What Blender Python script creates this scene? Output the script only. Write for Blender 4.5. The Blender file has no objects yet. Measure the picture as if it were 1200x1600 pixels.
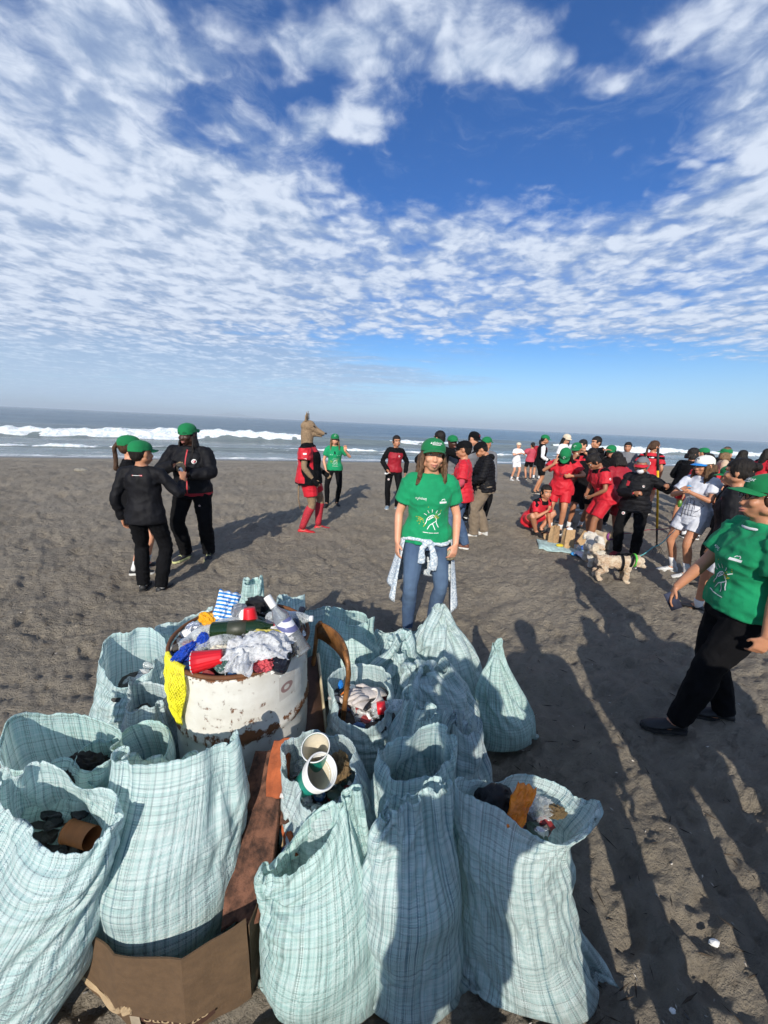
import bpy, bmesh, math, random
import numpy as np
from mathutils import Vector, Matrix, Quaternion
from mathutils.bvhtree import BVHTree
from mathutils import noise as mnoise
PI = math.pi
S = bpy.context.scene
COL = S.collection

# ------------------------------------------------------------------ node helper
class N:
    """tiny wrapper so that shader maths reads like maths"""
    def __init__(s, t, k): s.t = t; s.k = k
    def _m(s, op, *a):
        n = s.t.nodes.new('ShaderNodeMath'); n.operation = op
        for i, x in enumerate((s,) + a): put(s.t, n.inputs[i], x)
        return N(s.t, n.outputs[0])
    def __add__(s, o): return s._m('ADD', o)
    __radd__ = __add__
    def __sub__(s, o): return s._m('SUBTRACT', o)
    def __rsub__(s, o): return s._m('MULTIPLY', -1.0)._m('ADD', o)
    def __mul__(s, o): return s._m('MULTIPLY', o)
    __rmul__ = __mul__
    def __truediv__(s, o): return s._m('DIVIDE', o)
    def __pow__(s, o): return s._m('POWER', o)
    def floor(s): return s._m('FLOOR')
    def fract(s): return s._m('FRACT')
    def abs(s): return s._m('ABSOLUTE')
    def sin(s): return s._m('SINE')
    def sqrt(s): return s._m('SQRT')
    def max(s, o): return s._m('MAXIMUM', o)
    def min(s, o): return s._m('MINIMUM', o)
    def lt(s, o): return s._m('LESS_THAN', o)
    def gt(s, o): return s._m('GREATER_THAN', o)
    def mod(s, o): return s._m('FLOORED_MODULO', o)
    def ss(s, a, b, lo=0.0, hi=1.0):
        n = s.t.nodes.new('ShaderNodeMapRange'); n.interpolation_type = 'SMOOTHSTEP'
        put(s.t, n.inputs[0], s); n.inputs[1].default_value = a; n.inputs[2].default_value = b
        n.inputs[3].default_value = lo; n.inputs[4].default_value = hi
        return N(s.t, n.outputs[0])

def put(t, inp, x):
    if isinstance(x, N): t.links.new(x.k, inp)
    elif isinstance(x, (tuple, list)):
        x = tuple(x)
        if len(x) == 3 and inp.type == 'RGBA': x = x + (1.0,)
        inp.default_value = x
    else: inp.default_value = x
def node(t, kind, out=0, **kw):
    n = t.nodes.new(kind)
    for k, v in kw.items():
        if k.startswith('i_'):
            key = k[2:]
            put(t, n.inputs[int(key)] if key.isdigit() else n.inputs[key.replace('_', ' ')], v)
        else: setattr(n, k, v)
    return N(t, n.outputs[out])
def mix(t, f, a, b, blend='MIX'):
    n = t.nodes.new('ShaderNodeMix'); n.data_type = 'RGBA'; n.blend_type = blend; n.clamp_factor = True
    put(t, n.inputs[0], f); put(t, n.inputs[6], a); put(t, n.inputs[7], b)
    return N(t, n.outputs[2])
def vec(t, x, y, z=0.0):
    n = t.nodes.new('ShaderNodeCombineXYZ')
    for i, q in enumerate((x, y, z)): put(t, n.inputs[i], q)
    return N(t, n.outputs[0])
def sep(t, v):
    n = t.nodes.new('ShaderNodeSeparateXYZ'); put(t, n.inputs[0], v)
    return [N(t, n.outputs[i]) for i in range(3)]
def noi(t, v, scale, detail=4.0, rough=.55, dist=0.0, dim='3D', out=0):
    n = t.nodes.new('ShaderNodeTexNoise'); n.noise_dimensions = dim
    put(t, n.inputs['Vector'], v)
    n.inputs['Scale'].default_value = scale; n.inputs['Detail'].default_value = detail
    n.inputs['Roughness'].default_value = rough; n.inputs['Distortion'].default_value = dist
    return N(t, n.outputs[out])
def vor(t, v, scale, feature='F1', out=0, rand=1.0, smooth=.3):
    n = t.nodes.new('ShaderNodeTexVoronoi'); n.feature = feature
    put(t, n.inputs['Vector'], v); n.inputs['Scale'].default_value = scale
    n.inputs['Randomness'].default_value = rand
    if feature == 'SMOOTH_F1': n.inputs['Smoothness'].default_value = smooth
    return N(t, n.outputs[out])

MATS = {}
def material(name, build, **kw):
    if name in MATS: return MATS[name]
    m = bpy.data.materials.new(name); m.use_nodes = True
    t = m.node_tree; b = t.nodes['Principled BSDF']
    def setp(k, v): put(t, b.inputs[k], v)
    build(t, b, setp)
    MATS[name] = m
    return m
def bump(t, h, strength=.5, dist=.01, normal=None):
    n = t.nodes.new('ShaderNodeBump'); put(t, n.inputs['Height'], h)
    n.inputs['Strength'].default_value = strength; n.inputs['Distance'].default_value = dist
    if normal is not None: put(t, n.inputs['Normal'], normal)
    return N(t, n.outputs[0])
def objco(t): return N(t, t.nodes.new('ShaderNodeTexCoord').outputs['Object'])
def worldpos(t): return N(t, t.nodes.new('ShaderNodeNewGeometry').outputs['Position'])

# ------------------------------------------------------------------ camera
CAMH = 1.80
ROLL, TILT = math.radians(2.672), math.radians(13.37)
cd = bpy.data.cameras.new('camera'); cam = bpy.data.objects.new('camera', cd); COL.objects.link(cam)
cd.sensor_fit = 'VERTICAL'; cd.sensor_height = 36.0; cd.lens = 580.0 / 1600.0 * 36.0
cd.clip_start = 0.02; cd.clip_end = 30000
fwd = Vector((0, math.cos(TILT), -math.sin(TILT))); r0 = Vector((1, 0, 0)); u0 = r0.cross(fwd)
rt = math.cos(ROLL) * r0 + math.sin(ROLL) * u0
up = -math.sin(ROLL) * r0 + math.cos(ROLL) * u0
M = Matrix((rt, up, -fwd)).transposed().to_4x4(); M.translation = Vector((0, 0, CAMH))
cam.matrix_world = M
S.camera = cam
S.view_settings.view_transform = 'Standard'; S.view_settings.look = 'None'
S.view_settings.exposure = 0.58; S.view_settings.gamma = 1.0
S.cycles.max_bounces = 7; S.cycles.transparent_max_bounces = 10
S.cycles.caustics_reflective = False; S.cycles.caustics_refractive = False

# ------------------------------------------------------------------ sun and sky
SUN_EL, SUN_AZ = math.radians(27.0), math.radians(190.5)     # azimuth clockwise from +Y
sd = bpy.data.lights.new('sun', 'SUN'); sd.energy = 3.5; sd.angle = math.radians(.55); sd.color = (1.0, .93, .82)
sun = bpy.data.objects.new('sun', sd); COL.objects.link(sun)
sv = Vector((math.sin(SUN_AZ) * math.cos(SUN_EL), math.cos(SUN_AZ) * math.cos(SUN_EL), math.sin(SUN_EL)))
sun.rotation_euler = sv.to_track_quat('Z', 'Y').to_euler()
sun.location = (-3, -20, 12)

W = bpy.data.worlds.new('World'); S.world = W; W.use_nodes = True
W.cycles.sampling_method = 'MANUAL'; W.cycles.sample_map_resolution = 256
def build_world():
    t = W.node_tree; bg = t.nodes['Background']
    sky = node(t, 'ShaderNodeTexSky', sky_type='NISHITA', sun_disc=False, sun_elevation=SUN_EL,
               sun_rotation=SUN_AZ, altitude=10.0, air_density=1.0, dust_density=.6, ozone_density=2.5)
    d = N(t, t.nodes.new('ShaderNodeTexCoord').outputs['Generated'])
    x, y, z = sep(t, d)
    zz = z.max(0.0) + .06
    px, py = x / zz, y / zz
    p = vec(t, px, py)
    # warp for natural edges
    wn = noi(t, p, 1.1, 5, .55, out=1)
    pw = node(t, 'ShaderNodeVectorMath', operation='MULTIPLY_ADD', i_0=wn, i_1=(.9, .9, 0), i_2=p)
    qx, qy, _ = sep(t, pw); qx = qx - .45; qy = qy - .45
    # coverage: a broad bank crossing the view, ragged streaks higher up
    edge = qy - 1.60 + (0.0 - qx).max(0.0) * .26 - qx.max(0.0).min(.8) * .12 + (qx - .8).max(0.0) * .9
    bank = edge.ss(-.25, .45) * (qy + qx * .05).ss(4.5, 3.0)
    def blob(cx, cy, rx, ry, s):
        a = (qx - cx) / rx; b = (qy - cy) / ry
        return (a * a + b * b).ss(1.0, 0.0) * s
    left = qx.ss(.05, -1.2) * py.ss(.85, 1.25)
    cov = bank * .82 + left * .29 + blob(1.0, 1.12, .58, .40, .95) + blob(1.25, 1.55, .5, .32, .45) + blob(.05, 1.13, .48, .26, .72) \
        + blob(-.14, 1.43, .30, .17, .66) + blob(-.55, 1.10, .55, .24, .50) + blob(-1.05, 1.12, .6, .35, .45) + blob(.2, .75, 1.6, .3, .5) \
        + blob(.38, 1.25, .3, .13, .50) + blob(.8, 1.5, .3, .1, .4) + blob(-.48, 1.42, .26, .14, .40)
    up_ = (qx * qx + qy * qy).sqrt().ss(1.0, .6).max(qy.ss(.5, .0))       # the same broken cloud goes on overhead and behind
    cov = cov.max(up_ * .66)
    low = blob(-3.6, 4.6, 3.8, 1.8, .95) + blob(-.2, 5.6, 2.6, .9, .7) + blob(-4.5, 8.0, 7.0, 4.6, .95) + blob(-1, 4.2, 5, 1.2, .35)
    f0 = noi(t, p, 1.5, 3, .5); f1 = noi(t, pw, 3.0, 8, .60); f2 = noi(t, p, 9.0, 7, .62, .5)
    pv = node(t, 'ShaderNodeVectorMath', operation='MULTIPLY_ADD', i_0=noi(t, p, 5.0, 4, .55, out=1), i_1=(.26, .26, 0), i_2=p)
    v1 = vor(t, pv, 6.5, 'SMOOTH_F1', smooth=.75); v2 = vor(t, pv, 15.0, 'SMOOTH_F1', smooth=.8)
    puff = ((1.0 - v1 * 1.5) * .62 + (1.0 - v2 * 1.5) * .38).max(0.0)
    dens = cov * .62 + f0 * .30 + f1 * .42 + f2 * .34 + puff * .34 - .89
    a = dens.ss(-.04, .36) * .95
    streak = noi(t, vec(t, px * .45, py * 1.8), 1.9, 10, .66, .4)
    alow = (low * .55 + streak + f2 * .25 - .74).ss(.0, .5) * .75
    wisps = (noi(t, vec(t, qx * 1.1 + qy * .5, qy * 1.3 - qx * .3), 2.7, 12, .70, .3) + left * .22 + cov * .10 - .54).ss(0, .34) * .70 * py.ss(3.3, 2.2)
    veil = left * .22 * f1.ss(.3, .7)
    alpha = 1.0 - (1.0 - a) * (1.0 - alow) * (1.0 - wisps) * (1.0 - veil)
    shade = ((dens - .08) * .55 + puff * .75 + (f2 - .5) * 1.3 + (f1 - .5) * .9).ss(-.05, .72)
    ccol = mix(t, shade, (2.45, 3.2, 4.6, 1), (5.2, 5.75, 6.7, 1))
    # richer blue above, as the photograph's processing shows it
    tint = mix(t, z.ss(.0, .36), (.56, .80, .96, 1), (.24, .54, .95, 1))
    blue = mix(t, 1.0, sky, tint, 'MULTIPLY')
    c = mix(t, alpha, blue, ccol)
    haze = z.ss(.19, -.01)
    c = mix(t, haze * .72, c, (3.7, 5.0, 6.8, 1))
    t.links.new(c.k, bg.inputs['Color']); bg.inputs['Strength'].default_value = .098
build_world()

# ------------------------------------------------------------------ generic helpers
def link(o, parent=None):
    COL.objects.link(o)
    if parent is not None: o.parent = parent
    return o
def mesh_obj(name, verts, faces, mat=None, parent=None, smooth=True, uv=None):
    me = bpy.data.meshes.new(name)
    if isinstance(verts, np.ndarray): verts = verts.tolist()
    if isinstance(faces, np.ndarray): faces = faces.tolist()
    me.from_pydata(verts, [], faces); me.update()
    if uv is not None:
        l = me.uv_layers.new(name='uv'); idx = np.zeros(len(me.loops), np.int32); me.loops.foreach_get('vertex_index', idx)
        l.data.foreach_set('uv', np.asarray(uv, np.float32)[idx].ravel())
    if smooth: me.polygons.foreach_set('use_smooth', [True] * len(me.polygons))
    for m in (mat if isinstance(mat, (list, tuple)) else [mat]):
        if m: me.materials.append(m)
    return link(bpy.data.objects.new(name, me), parent)
def tag(o, label, cat, group=None, kind=None):
    if label: o['label'] = label
    if cat: o['category'] = cat
    if group: o['group'] = group
    if kind: o['kind'] = kind
    return o
def empty(name, loc=(0, 0, 0), rz=0.0):
    o = bpy.data.objects.new(name, None); o.location = loc; o.rotation_euler = (0, 0, rz); o.empty_display_size = .1
    return link(o)

class MB:
    """collects simple solids into one mesh"""
    def __init__(s): s.v = []; s.f = []; s.mi = []; s.cur = 0
    def add(s, v, f):
        b = len(s.v); s.v += [tuple(q) for q in v]; s.f += [tuple(i + b for i in q) for q in f]; s.mi += [s.cur] * len(f)
    def grid(s, P, closed=True, cap0=True, cap1=True):
        """P: list of rings (same length)"""
        n = len(P[0]); v = [p for r in P for p in r]; f = []
        for j in range(len(P) - 1):
            for i in range(n if closed else n - 1):
                k = (i + 1) % n
                f.append((j * n + i, j * n + k, (j + 1) * n + k, (j + 1) * n + i))
        if cap0: f.append(tuple(reversed(range(n))))
        if cap1: f.append(tuple((len(P) - 1) * n + i for i in range(n)))
        s.add(v, f)
    def box(s, c, d, R=None, taper=1.0):
        v = []
        for z in (-1, 1):
            k = 1.0 if z < 0 else taper
            for x, y in ((-1, -1), (1, -1), (1, 1), (-1, 1)):
                p = Vector((x * d[0] / 2 * k, y * d[1] / 2 * k, z * d[2] / 2))
                if R is not None: p = R @ p
                v.append(p + Vector(c))
        s.add(v, [(3, 2, 1, 0), (4, 5, 6, 7), (0, 1, 5, 4), (1, 2, 6, 5), (2, 3, 7, 6), (3, 0, 4, 7)])
    def tube(s, pts, rad, n=8, ref=None, cap=True):
        """rad: scalar, list of scalars or of (rx, ry); ref: direction that rx follows"""
        pts = [Vector(p) for p in pts]; m = len(pts)
        if not isinstance(rad, (list, tuple)): rad = [rad] * m
        rings = []; prev = None
        for i, p in enumerate(pts):
            tdir = (pts[min(i + 1, m - 1)] - pts[max(i - 1, 0)])
            if tdir.length < 1e-9: tdir = Vector((0, 0, 1))
            tdir.normalize()
            a = Vector(ref) if ref is not None else (prev if prev is not None else (Vector((1, 0, 0)) if abs(tdir.x) < .8 else Vector((0, 1, 0))))
            a = a - tdir * a.dot(tdir)
            if a.length < 1e-6: a = tdir.orthogonal()
            a.normalize(); prev = a; b = tdir.cross(a)
            r = rad[i]; rx, ry = (r if isinstance(r, (tuple, list)) else (r, r))
            rings.append([p + a * (rx * math.cos(q)) + b * (ry * math.sin(q)) for q in [2 * PI * k / n for k in range(n)]])
        s.grid(rings, cap0=cap, cap1=cap)
    def ell(s, c, r, R=None, n=12, m=8):
        rings = []
        for j in range(1, m):
            th = PI * j / m - PI / 2
            ring = []
            for i in range(n):
                a = 2 * PI * i / n
                p = Vector((r[0] * math.cos(th) * math.cos(a), r[1] * math.cos(th) * math.sin(a), r[2] * math.sin(th)))
                if R is not None: p = R @ p
                ring.append(p + Vector(c))
            rings.append(ring)
        s.grid(rings)
    def build(s, name, mats, parent=None, smooth=True):
        o = mesh_obj(name, s.v, s.f, mats, parent, smooth)
        if any(s.mi): o.data.polygons.foreach_set('material_index', s.mi)
        return o
def recalc(o):
    bm = bmesh.new(); bm.from_mesh(o.data); bmesh.ops.recalc_face_normals(bm, faces=bm.faces); bm.to_mesh(o.data); bm.free()
    return o

def simple(name, col, rough=.6, metal=0.0, nscale=30.0, namp=.15, bmp=.0, bs=60.0, spec=.5, trans=0.0, ior=1.45, alpha=None, coat=0.0):
    def f(t, b, sp):
        o = objco(t)
        n = noi(t, o, nscale, 5, .6)
        dark = tuple(c * (1 - namp) for c in col); light = tuple(min(1, c * (1 + namp)) for c in col)
        sp('Base Color', mix(t, n.ss(.3, .7), dark, light)); sp('Roughness', rough); sp('Metallic', metal)
        sp('Specular IOR Level', spec); sp('Coat Weight', coat)
        if trans: sp('Transmission Weight', trans); sp('IOR', ior)
        if alpha is not None: sp('Alpha', alpha)
        if bmp: sp('Normal', bump(t, noi(t, o, bs, 6, .65), bmp, .01))
    return material(name, f)

# ------------------------------------------------------------------ ground (beach) height field
RNG = np.random.RandomState(7)
def fft_noise(n, cell, lo, hi, ax=1.0, ang=0.0, seed=0, slope=1.0):
    """band-limited noise: wavelengths lo..hi metres, stretched by ax along direction ang"""
    r = np.random.RandomState(seed)
    k = np.fft.fftfreq(n, cell); KX, KY = np.meshgrid(k, k, indexing='ij')
    c, s_ = math.cos(ang), math.sin(ang)
    u = (KX * c + KY * s_) * ax; v = (-KX * s_ + KY * c)
    K = np.sqrt(u * u + v * v) + 1e-9
    amp = np.exp(-(lo * K) ** 2 * .35) * (1 - np.exp(-(hi * K) ** 2)) / K ** slope
    f = np.fft.ifft2(np.fft.fft2(r.randn(n, n)) * amp).real
    return f / f.std()
GN, GC = 1536, .016
GX0, GY0 = -11.0, -6.0
def build_height():
    h = fft_noise(GN, GC, .05, .6, 2.0, .5, 1, 1.1) * .011
    g = fft_noise(GN, GC, .03, .25, 2.4, .2, 2, .8)
    h += -np.abs(g) * .0085
    g2 = fft_noise(GN, GC, .018, .12, 2.0, .35, 5, .5); h += -np.abs(g2) * .0040
    h += fft_noise(GN, GC, .5, 4.0, 1.0, 0, 3, 1.2) * .018
    # footprints: dents with a pushed-up rim, many half washed out
    r = np.random.RandomState(11)
    for i in range(9000):
        x = r.uniform(GX0 + .5, GX0 + GN * GC - .5); y = r.uniform(GY0 + .5, GY0 + GN * GC - .5)
        a = r.uniform(0, PI); L = r.uniform(.05, .15); w = L * r.uniform(.3, .6); d = r.uniform(.005, .026) * (.5 + L * 5)
        ci, cj = int((x - GX0) / GC), int((y - GY0) / GC); m = 16
        if ci < m or cj < m or ci > GN - m - 1 or cj > GN - m - 1: continue
        I, J = np.meshgrid(np.arange(-m, m), np.arange(-m, m), indexing='ij')
        X = (I * math.cos(a) + J * math.sin(a)) * GC / L; Y = (-I * math.sin(a) + J * math.cos(a)) * GC / w
        q = X * X + Y * Y
        h[ci - m:ci + m, cj - m:cj + m] += -d * np.exp(-q ** 2 * .8) + d * .45 * np.exp(-(np.sqrt(q) - 1.35) ** 2 * 9) * (1 + .6 * X)
    return h
HF = build_height()
SHX, SHY = -23.6, 22.6        # the water line runs through here ...
SDX, SDY = 35.1, 11.6         # ... in this direction
_sl = math.hypot(SDX, SDY); SDX /= _sl; SDY /= _sl
def shore_dist(x, y):
    "metres toward the sea from the water line"
    return (x - SHX) * -SDY + (y - SHY) * SDX
SEA = -1.2
def smoothstep(a, b, x):
    q = np.clip((x - a) / (b - a), 0, 1); return q * q * (3 - 2 * q)
def ground_z(x, y, detail=True):
    x = np.asarray(x, float); y = np.asarray(y, float)
    sd_ = shore_dist(x, y)
    base = -1.2 * smoothstep(-17.0, 2.0, sd_) - .06 * np.maximum(sd_ - 0, 0)
    if not detail: return base
    i = (x - GX0) / GC; j = (y - GY0) / GC
    inside = smoothstep(0, 60, np.minimum(np.minimum(i, GN - 2 - i), np.minimum(j, GN - 2 - j)))
    i = np.mod(i, GN - 1); j = np.mod(j, GN - 1)
    i0 = i.astype(int); j0 = j.astype(int); a = i - i0; b = j - j0
    i1 = np.minimum(i0 + 1, GN - 1); j1 = np.minimum(j0 + 1, GN - 1)
    hh = HF[i0, j0] * (1 - a) * (1 - b) + HF[i1, j0] * a * (1 - b) + HF[i0, j1] * (1 - a) * b + HF[i1, j1] * a * b
    wet = smoothstep(-5.5, -2.0, sd_)
    return base + hh * (1 - wet * .93)

def sand_mat():
    def f(t, b, sp):
        p = worldpos(t); x, y, z = sep(t, p)
        sdist = (x - SHX) * -SDY + (y - SHY) * SDX
        n1 = noi(t, p, .9, 6, .6); n2 = noi(t, p, 9.0, 8, .7); n3 = noi(t, p, 220.0, 3, .7)
        c = mix(t, n1.ss(.3, .7), (.25, .215, .168), (.345, .298, .235))
        c = mix(t, n2.ss(.38, .68) * .55, c, (.36, .31, .235))
        c = mix(t, n3.ss(.55, .8) * .35, c, (.44, .40, .33))
        c = mix(t, noi(t, p, 340.0, 2, .5).ss(.62, .78) * .5, c, (.045, .038, .03))
        stk = noi(t, vec(t, x * 5 + y * 2.4, y * 11 - x * 3, 0), 1.0, 8, .72, .8)
        c = mix(t, stk.ss(.46, .30) * .6, c, (.12, .10, .077)); c = mix(t, stk.ss(.56, .74) * .5, c, (.42, .365, .28))
        dry = (sdist + (n1 - .5) * 3).ss(-9.0, -5.0) * (sdist + (n1 - .5) * 2).ss(-1.8, -3.4)
        c = mix(t, dry * .6, c, (.36, .31, .235))
        wet = (sdist + (n1 - .5) * 1.6).ss(-2.6, -1.0)
        c = mix(t, wet, c, (.12, .105, .085))
        sp('Base Color', c)
        r = 1.0 - wet * .72
        sp('Roughness', r * .95); sp('Specular IOR Level', .25)
        h = (noi(t, p, 17.0, 9, .70, .6) - .5).abs() * -1.1 + noi(t, p, 48.0, 6, .72) * .4 + noi(t, vec(t, x * 1.0 + y * .6, y * 2.2 - x * .8, z), 9.0, 6, .62) + n3 * .12
        bn = t.nodes.new('ShaderNodeBump'); put(t, bn.inputs['Height'], h * (1.0 - wet * .93)); bn.inputs['Strength'].default_value = 1.0; bn.inputs['Distance'].default_value = .06
        sp('Normal', N(t, bn.outputs[0]))
    return material('beach_sand', f)
def polar_sheet(name, mat, r0_, r1_, nr, angs, zf, smooth=True):
    rs = r0_ * (r1_ / r0_) ** (np.arange(nr) / (nr - 1))
    A, R = np.meshgrid(angs, rs, indexing='ij')
    X = R * np.sin(A); Y = R * np.cos(A) ; Z = zf(X, Y)
    V = np.stack([X, Y, Z], -1).reshape(-1, 3)
    na = len(angs); idx = np.arange(na * nr).reshape(na, nr)
    i1 = np.roll(idx, -1, 0)
    F = np.stack([idx[:, :-1], idx[:, 1:], i1[:, 1:], i1[:, :-1]], -1).reshape(-1, 4)
    return V, F
def build_ground():
    front = np.radians(np.linspace(-62, 62, 620)); back = np.radians(np.linspace(62, 298, 150))[1:-1]
    V, F = polar_sheet('g', None, .12, 60.0, 470, np.concatenate([front, back]), ground_z)
    # centre disc and far skirt
    na = 620 + 148; c = len(V)
    V2, F2 = polar_sheet('g', None, 60.0, 9000.0, 24, np.concatenate([front, back]), lambda x, y: ground_z(x, y, False).clip(-60, 5))
    F2 = F2 + c
    Vall = np.concatenate([V, V2, [[0, 0, float(ground_z(0, 0))]]])
    idx = np.arange(na) * 470
    fan = [(int(idx[i]), int(idx[(i + 1) % na]), len(Vall) - 1) for i in range(na)]
    stitch = [(int(idx[i] + 469), int(c + i * 24), int(c + ((i + 1) % na) * 24), int(idx[(i + 1) % na] + 469)) for i in range(na)]
    o = mesh_obj('beach_ground', Vall, F.tolist() + F2.tolist() + stitch + fan, sand_mat())
    tag(o, 'trampled dark grey-brown beach sand full of footprints', None, kind='structure')
build_ground()

# ------------------------------------------------------------------ sea
def sea_mat():
    def f(t, b, sp):
        p = worldpos(t); x, y, z = sep(t, p)
        sdist = (x - SHX) * -SDY + (y - SHY) * SDX
        along = (x - SHX) * SDX + (y - SHY) * SDY
        deep = sdist.ss(4.0, 90.0)
        c = mix(t, deep, (.17, .205, .20), (.075, .125, .165))
        n = noi(t, vec(t, along * .12, sdist * .5, 0), 1.0, 6, .6)
        c = mix(t, n.ss(.35, .7) * .55, c, (.19, .235, .25))
        # thin foam lace between the breaker and the sand
        lace = (noi(t, vec(t, along * .35, sdist * .9, 0), 1.0, 10, .72, .6)).ss(.56, .66)
        near = sdist.ss(20.0, 8.0)
        near = near * sdist.ss(-3, -1)
        c = mix(t, lace * near * .8, c, (.72, .76, .76))
        edge = sdist.ss(2.3, .3) * noi(t, p, 2.2, 6, .65).ss(.3, .55)
        c = mix(t, edge * .9, c, (.74, .77, .77))
        sp('Base Color', c); sp('Roughness', (lace * near).max(edge) * .4 + .17 + deep * .1); sp('IOR', 1.33); sp('Specular IOR Level', .5)
        h = noi(t, vec(t, along * .35, sdist * 1.1, 0), 1.0, 9, .65, .3) + noi(t, vec(t, along * .05, sdist * .12, 0), 1.0, 6, .6) * 2.0
        sp('Normal', bump(t, h, .9, .5))
    return material('sea_water', f)
def wave_h(s, a):
    """surface height over the still level; s metres out from the line, a metres along"""
    h = .10 * np.sin(s * .55 + .8 * np.sin(a * .03)) + .06 * np.sin(s * 1.3 + a * .07)
    c = 23.0 + 1.6 * np.sin(a * .045 + .6) + .8 * np.sin(a * .13)            # breaker crest
    d = s - c
    crest = .85 * np.where(d < 0, np.exp(-(d / 1.1) ** 2), np.exp(-(d / 3.2) ** 2)) * (.75 + .25 * np.sin(a * .09 + 1.0))
    c2 = 47.0 + 2.0 * np.sin(a * .03 + 2); d2 = s - c2
    crest2 = .55 * np.where(d2 < 0, np.exp(-(d2 / 2.2) ** 2), np.exp(-(d2 / 5.) ** 2)) * (.6 + .4 * np.sin(a * .05 + 4))
    c3 = 9.0 + .7 * np.sin(a * .11); d3 = s - c3
    crest3 = .14 * np.where(d3 < 0, np.exp(-(d3 / .5) ** 2), np.exp(-(d3 / 1.6) ** 2))
    roll = .35 * np.sin(s * .16 + .3 * np.sin(a * .02)) * smoothstep(50, 90, s)
    return (h + crest + crest2 + crest3 + roll) * smoothstep(0, 6, s)
def sa(s, a):
    return SHX + SDX * a - SDY * s, SHY + SDY * a + SDX * s
def build_sea():
    s1 = np.concatenate([np.linspace(-2.5, 62, 330), 62 * (7000 / 62.) ** (np.arange(1, 90) / 89.)])
    a1 = np.concatenate([-8000 * (60 / 8000.) ** (np.arange(0, 30) / 29.), np.linspace(-60, 160, 420)[1:-1], 160 * (12000 / 160.) ** (np.arange(0, 30) / 29.)])
    Sg, Ag = np.meshgrid(s1, a1, indexing='ij')
    X, Y = sa(Sg, Ag); fade = smoothstep(900, 300, np.abs(Ag))
    swash = .05 * np.sin(Ag * .35) + .04 * np.sin(Ag * .9 + 1)
    Z = SEA + wave_h(Sg, Ag) * fade + np.where(Sg < 3, .0, 0) + .0 * swash
    n1, n2 = Sg.shape; idx = np.arange(n1 * n2).reshape(n1, n2)
    F = np.stack([idx[:-1, :-1], idx[:-1, 1:], idx[1:, 1:], idx[1:, :-1]], -1).reshape(-1, 4)
    o = mesh_obj('sea_water', np.stack([X, Y, Z], -1).reshape(-1, 3), F, sea_mat())
    tag(o, 'grey-blue sea with low swell rolling to the beach', None, kind='structure')
def foam_mat():
    def f(t, b, sp):
        p = worldpos(t)
        n = noi(t, p, 2.2, 9, .75, .5)
        sp('Base Color', mix(t, n.ss(.35, .6), (.48, .56, .60), (.84, .86, .86))); sp('Roughness', .8)
        sp('Normal', bump(t, noi(t, p, 9.0, 8, .75), .8, .12)); sp('Subsurface Weight', .1)
    return material('white_foam', f)
def foam_roll(name, a0, a1, sc, amp, width, seed, label, hmul=1.0):
    """tumbling white water lying on the face of a wave; holes where the noise is low"""
    na, ns = int((a1 - a0) * 4.5), 26
    A = np.linspace(a0, a1, na); U = np.linspace(0, 1, ns)
    V = []; keep = np.zeros((na, ns), bool)
    for i, a in enumerate(A):
        env = min(1, (a - a0) / 6, (a1 - a) / 6)
        w = width * (.55 + .45 * mnoise.noise((a * .12, seed, 0))) * (.35 + .65 * env)
        for j, u in enumerate(U):
            s = sc(a) + (u - .62) * w + .35 * mnoise.noise((a * .5, u * 3, seed))
            x, y = sa(s, a)
            prof = math.sin(PI * min(1, max(0, u))) ** .7
            n = mnoise.fractal((a * .7, s * .9, seed * 3.1), 1.0, 2.0, 5)
            z = SEA + float(wave_h(np.array(s), np.array(a))) + (prof * amp * (.55 + .5 * n) + .10 * n * prof - .03 - .10 * (1 - prof)) * hmul * (.4 + .6 * env)
            V.append((x, y, z)); keep[i, j] = True
    idx = np.arange(na * ns).reshape(na, ns)
    F = np.stack([idx[:-1, :-1], idx[:-1, 1:], idx[1:, 1:], idx[1:, :-1]], -1).reshape(-1, 4)
    o = mesh_obj(name, V, F, foam_mat())
    tag(o, label, None, kind='stuff')
crest = lambda a: 23.0 + 1.6 * math.sin(a * .045 + .6) + .8 * math.sin(a * .13)
build_sea()
foam_roll('breaking_foam', -45, 22, crest, .42, 5.0, 1, 'long white foam of the breaking wave on the left')
foam_roll('breaking_foam', 33, 44, crest, .4, 3.6, 2, 'white foam patch of the breaking wave in the middle')
foam_roll('breaking_foam', 62, 130, crest, .4, 4.2, 3, 'white foam of the breaking wave at the right')
foam_roll('breaking_foam', -40, 8, lambda a: 9.2 + .7 * math.sin(a * .11), .16, 1.6, 5, 'thin foam line near the beach at the left')
foam_roll('breaking_foam', 16, 60, lambda a: 9.2 + .7 * math.sin(a * .11), .16, 1.4, 7, 'thin foam line near the beach in the middle')
foam_roll('shore_foam', -60, 120, lambda a: .9 + .5 * math.sin(a * .11) + .3 * math.sin(a * .37), .05, 1.0, 9, 'narrow strip of foam along the water line')
def build_island():
    m = 120; V = []; F = []
    for i in range(m):
        u = i / (m - 1); a = -3100 + 1150 * u
        env = math.sin(PI * u) ** .6
        h = (.25 + .75 * math.exp(-((u - .62) / .22) ** 2)) * 62 * env + 14 * env * mnoise.fractal((u * 7, 2, 0), 1, 2, 5)
        for k, (dy, hz) in enumerate(((0, -3), (120, .55 * h), (320, h), (700, -3))):
            V.append((a, 5600 + dy, hz))
    for i in range(m - 1):
        for k in range(3): F.append((i * 4 + k, i * 4 + k + 1, (i + 1) * 4 + k + 1, (i + 1) * 4 + k))
    o = mesh_obj('island', V, F, simple('island_rock', (.12, .12, .10), .9, nscale=.01))
    tag(o, 'faint low island on the hazy horizon at the left', None, kind='structure')
build_island()
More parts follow.
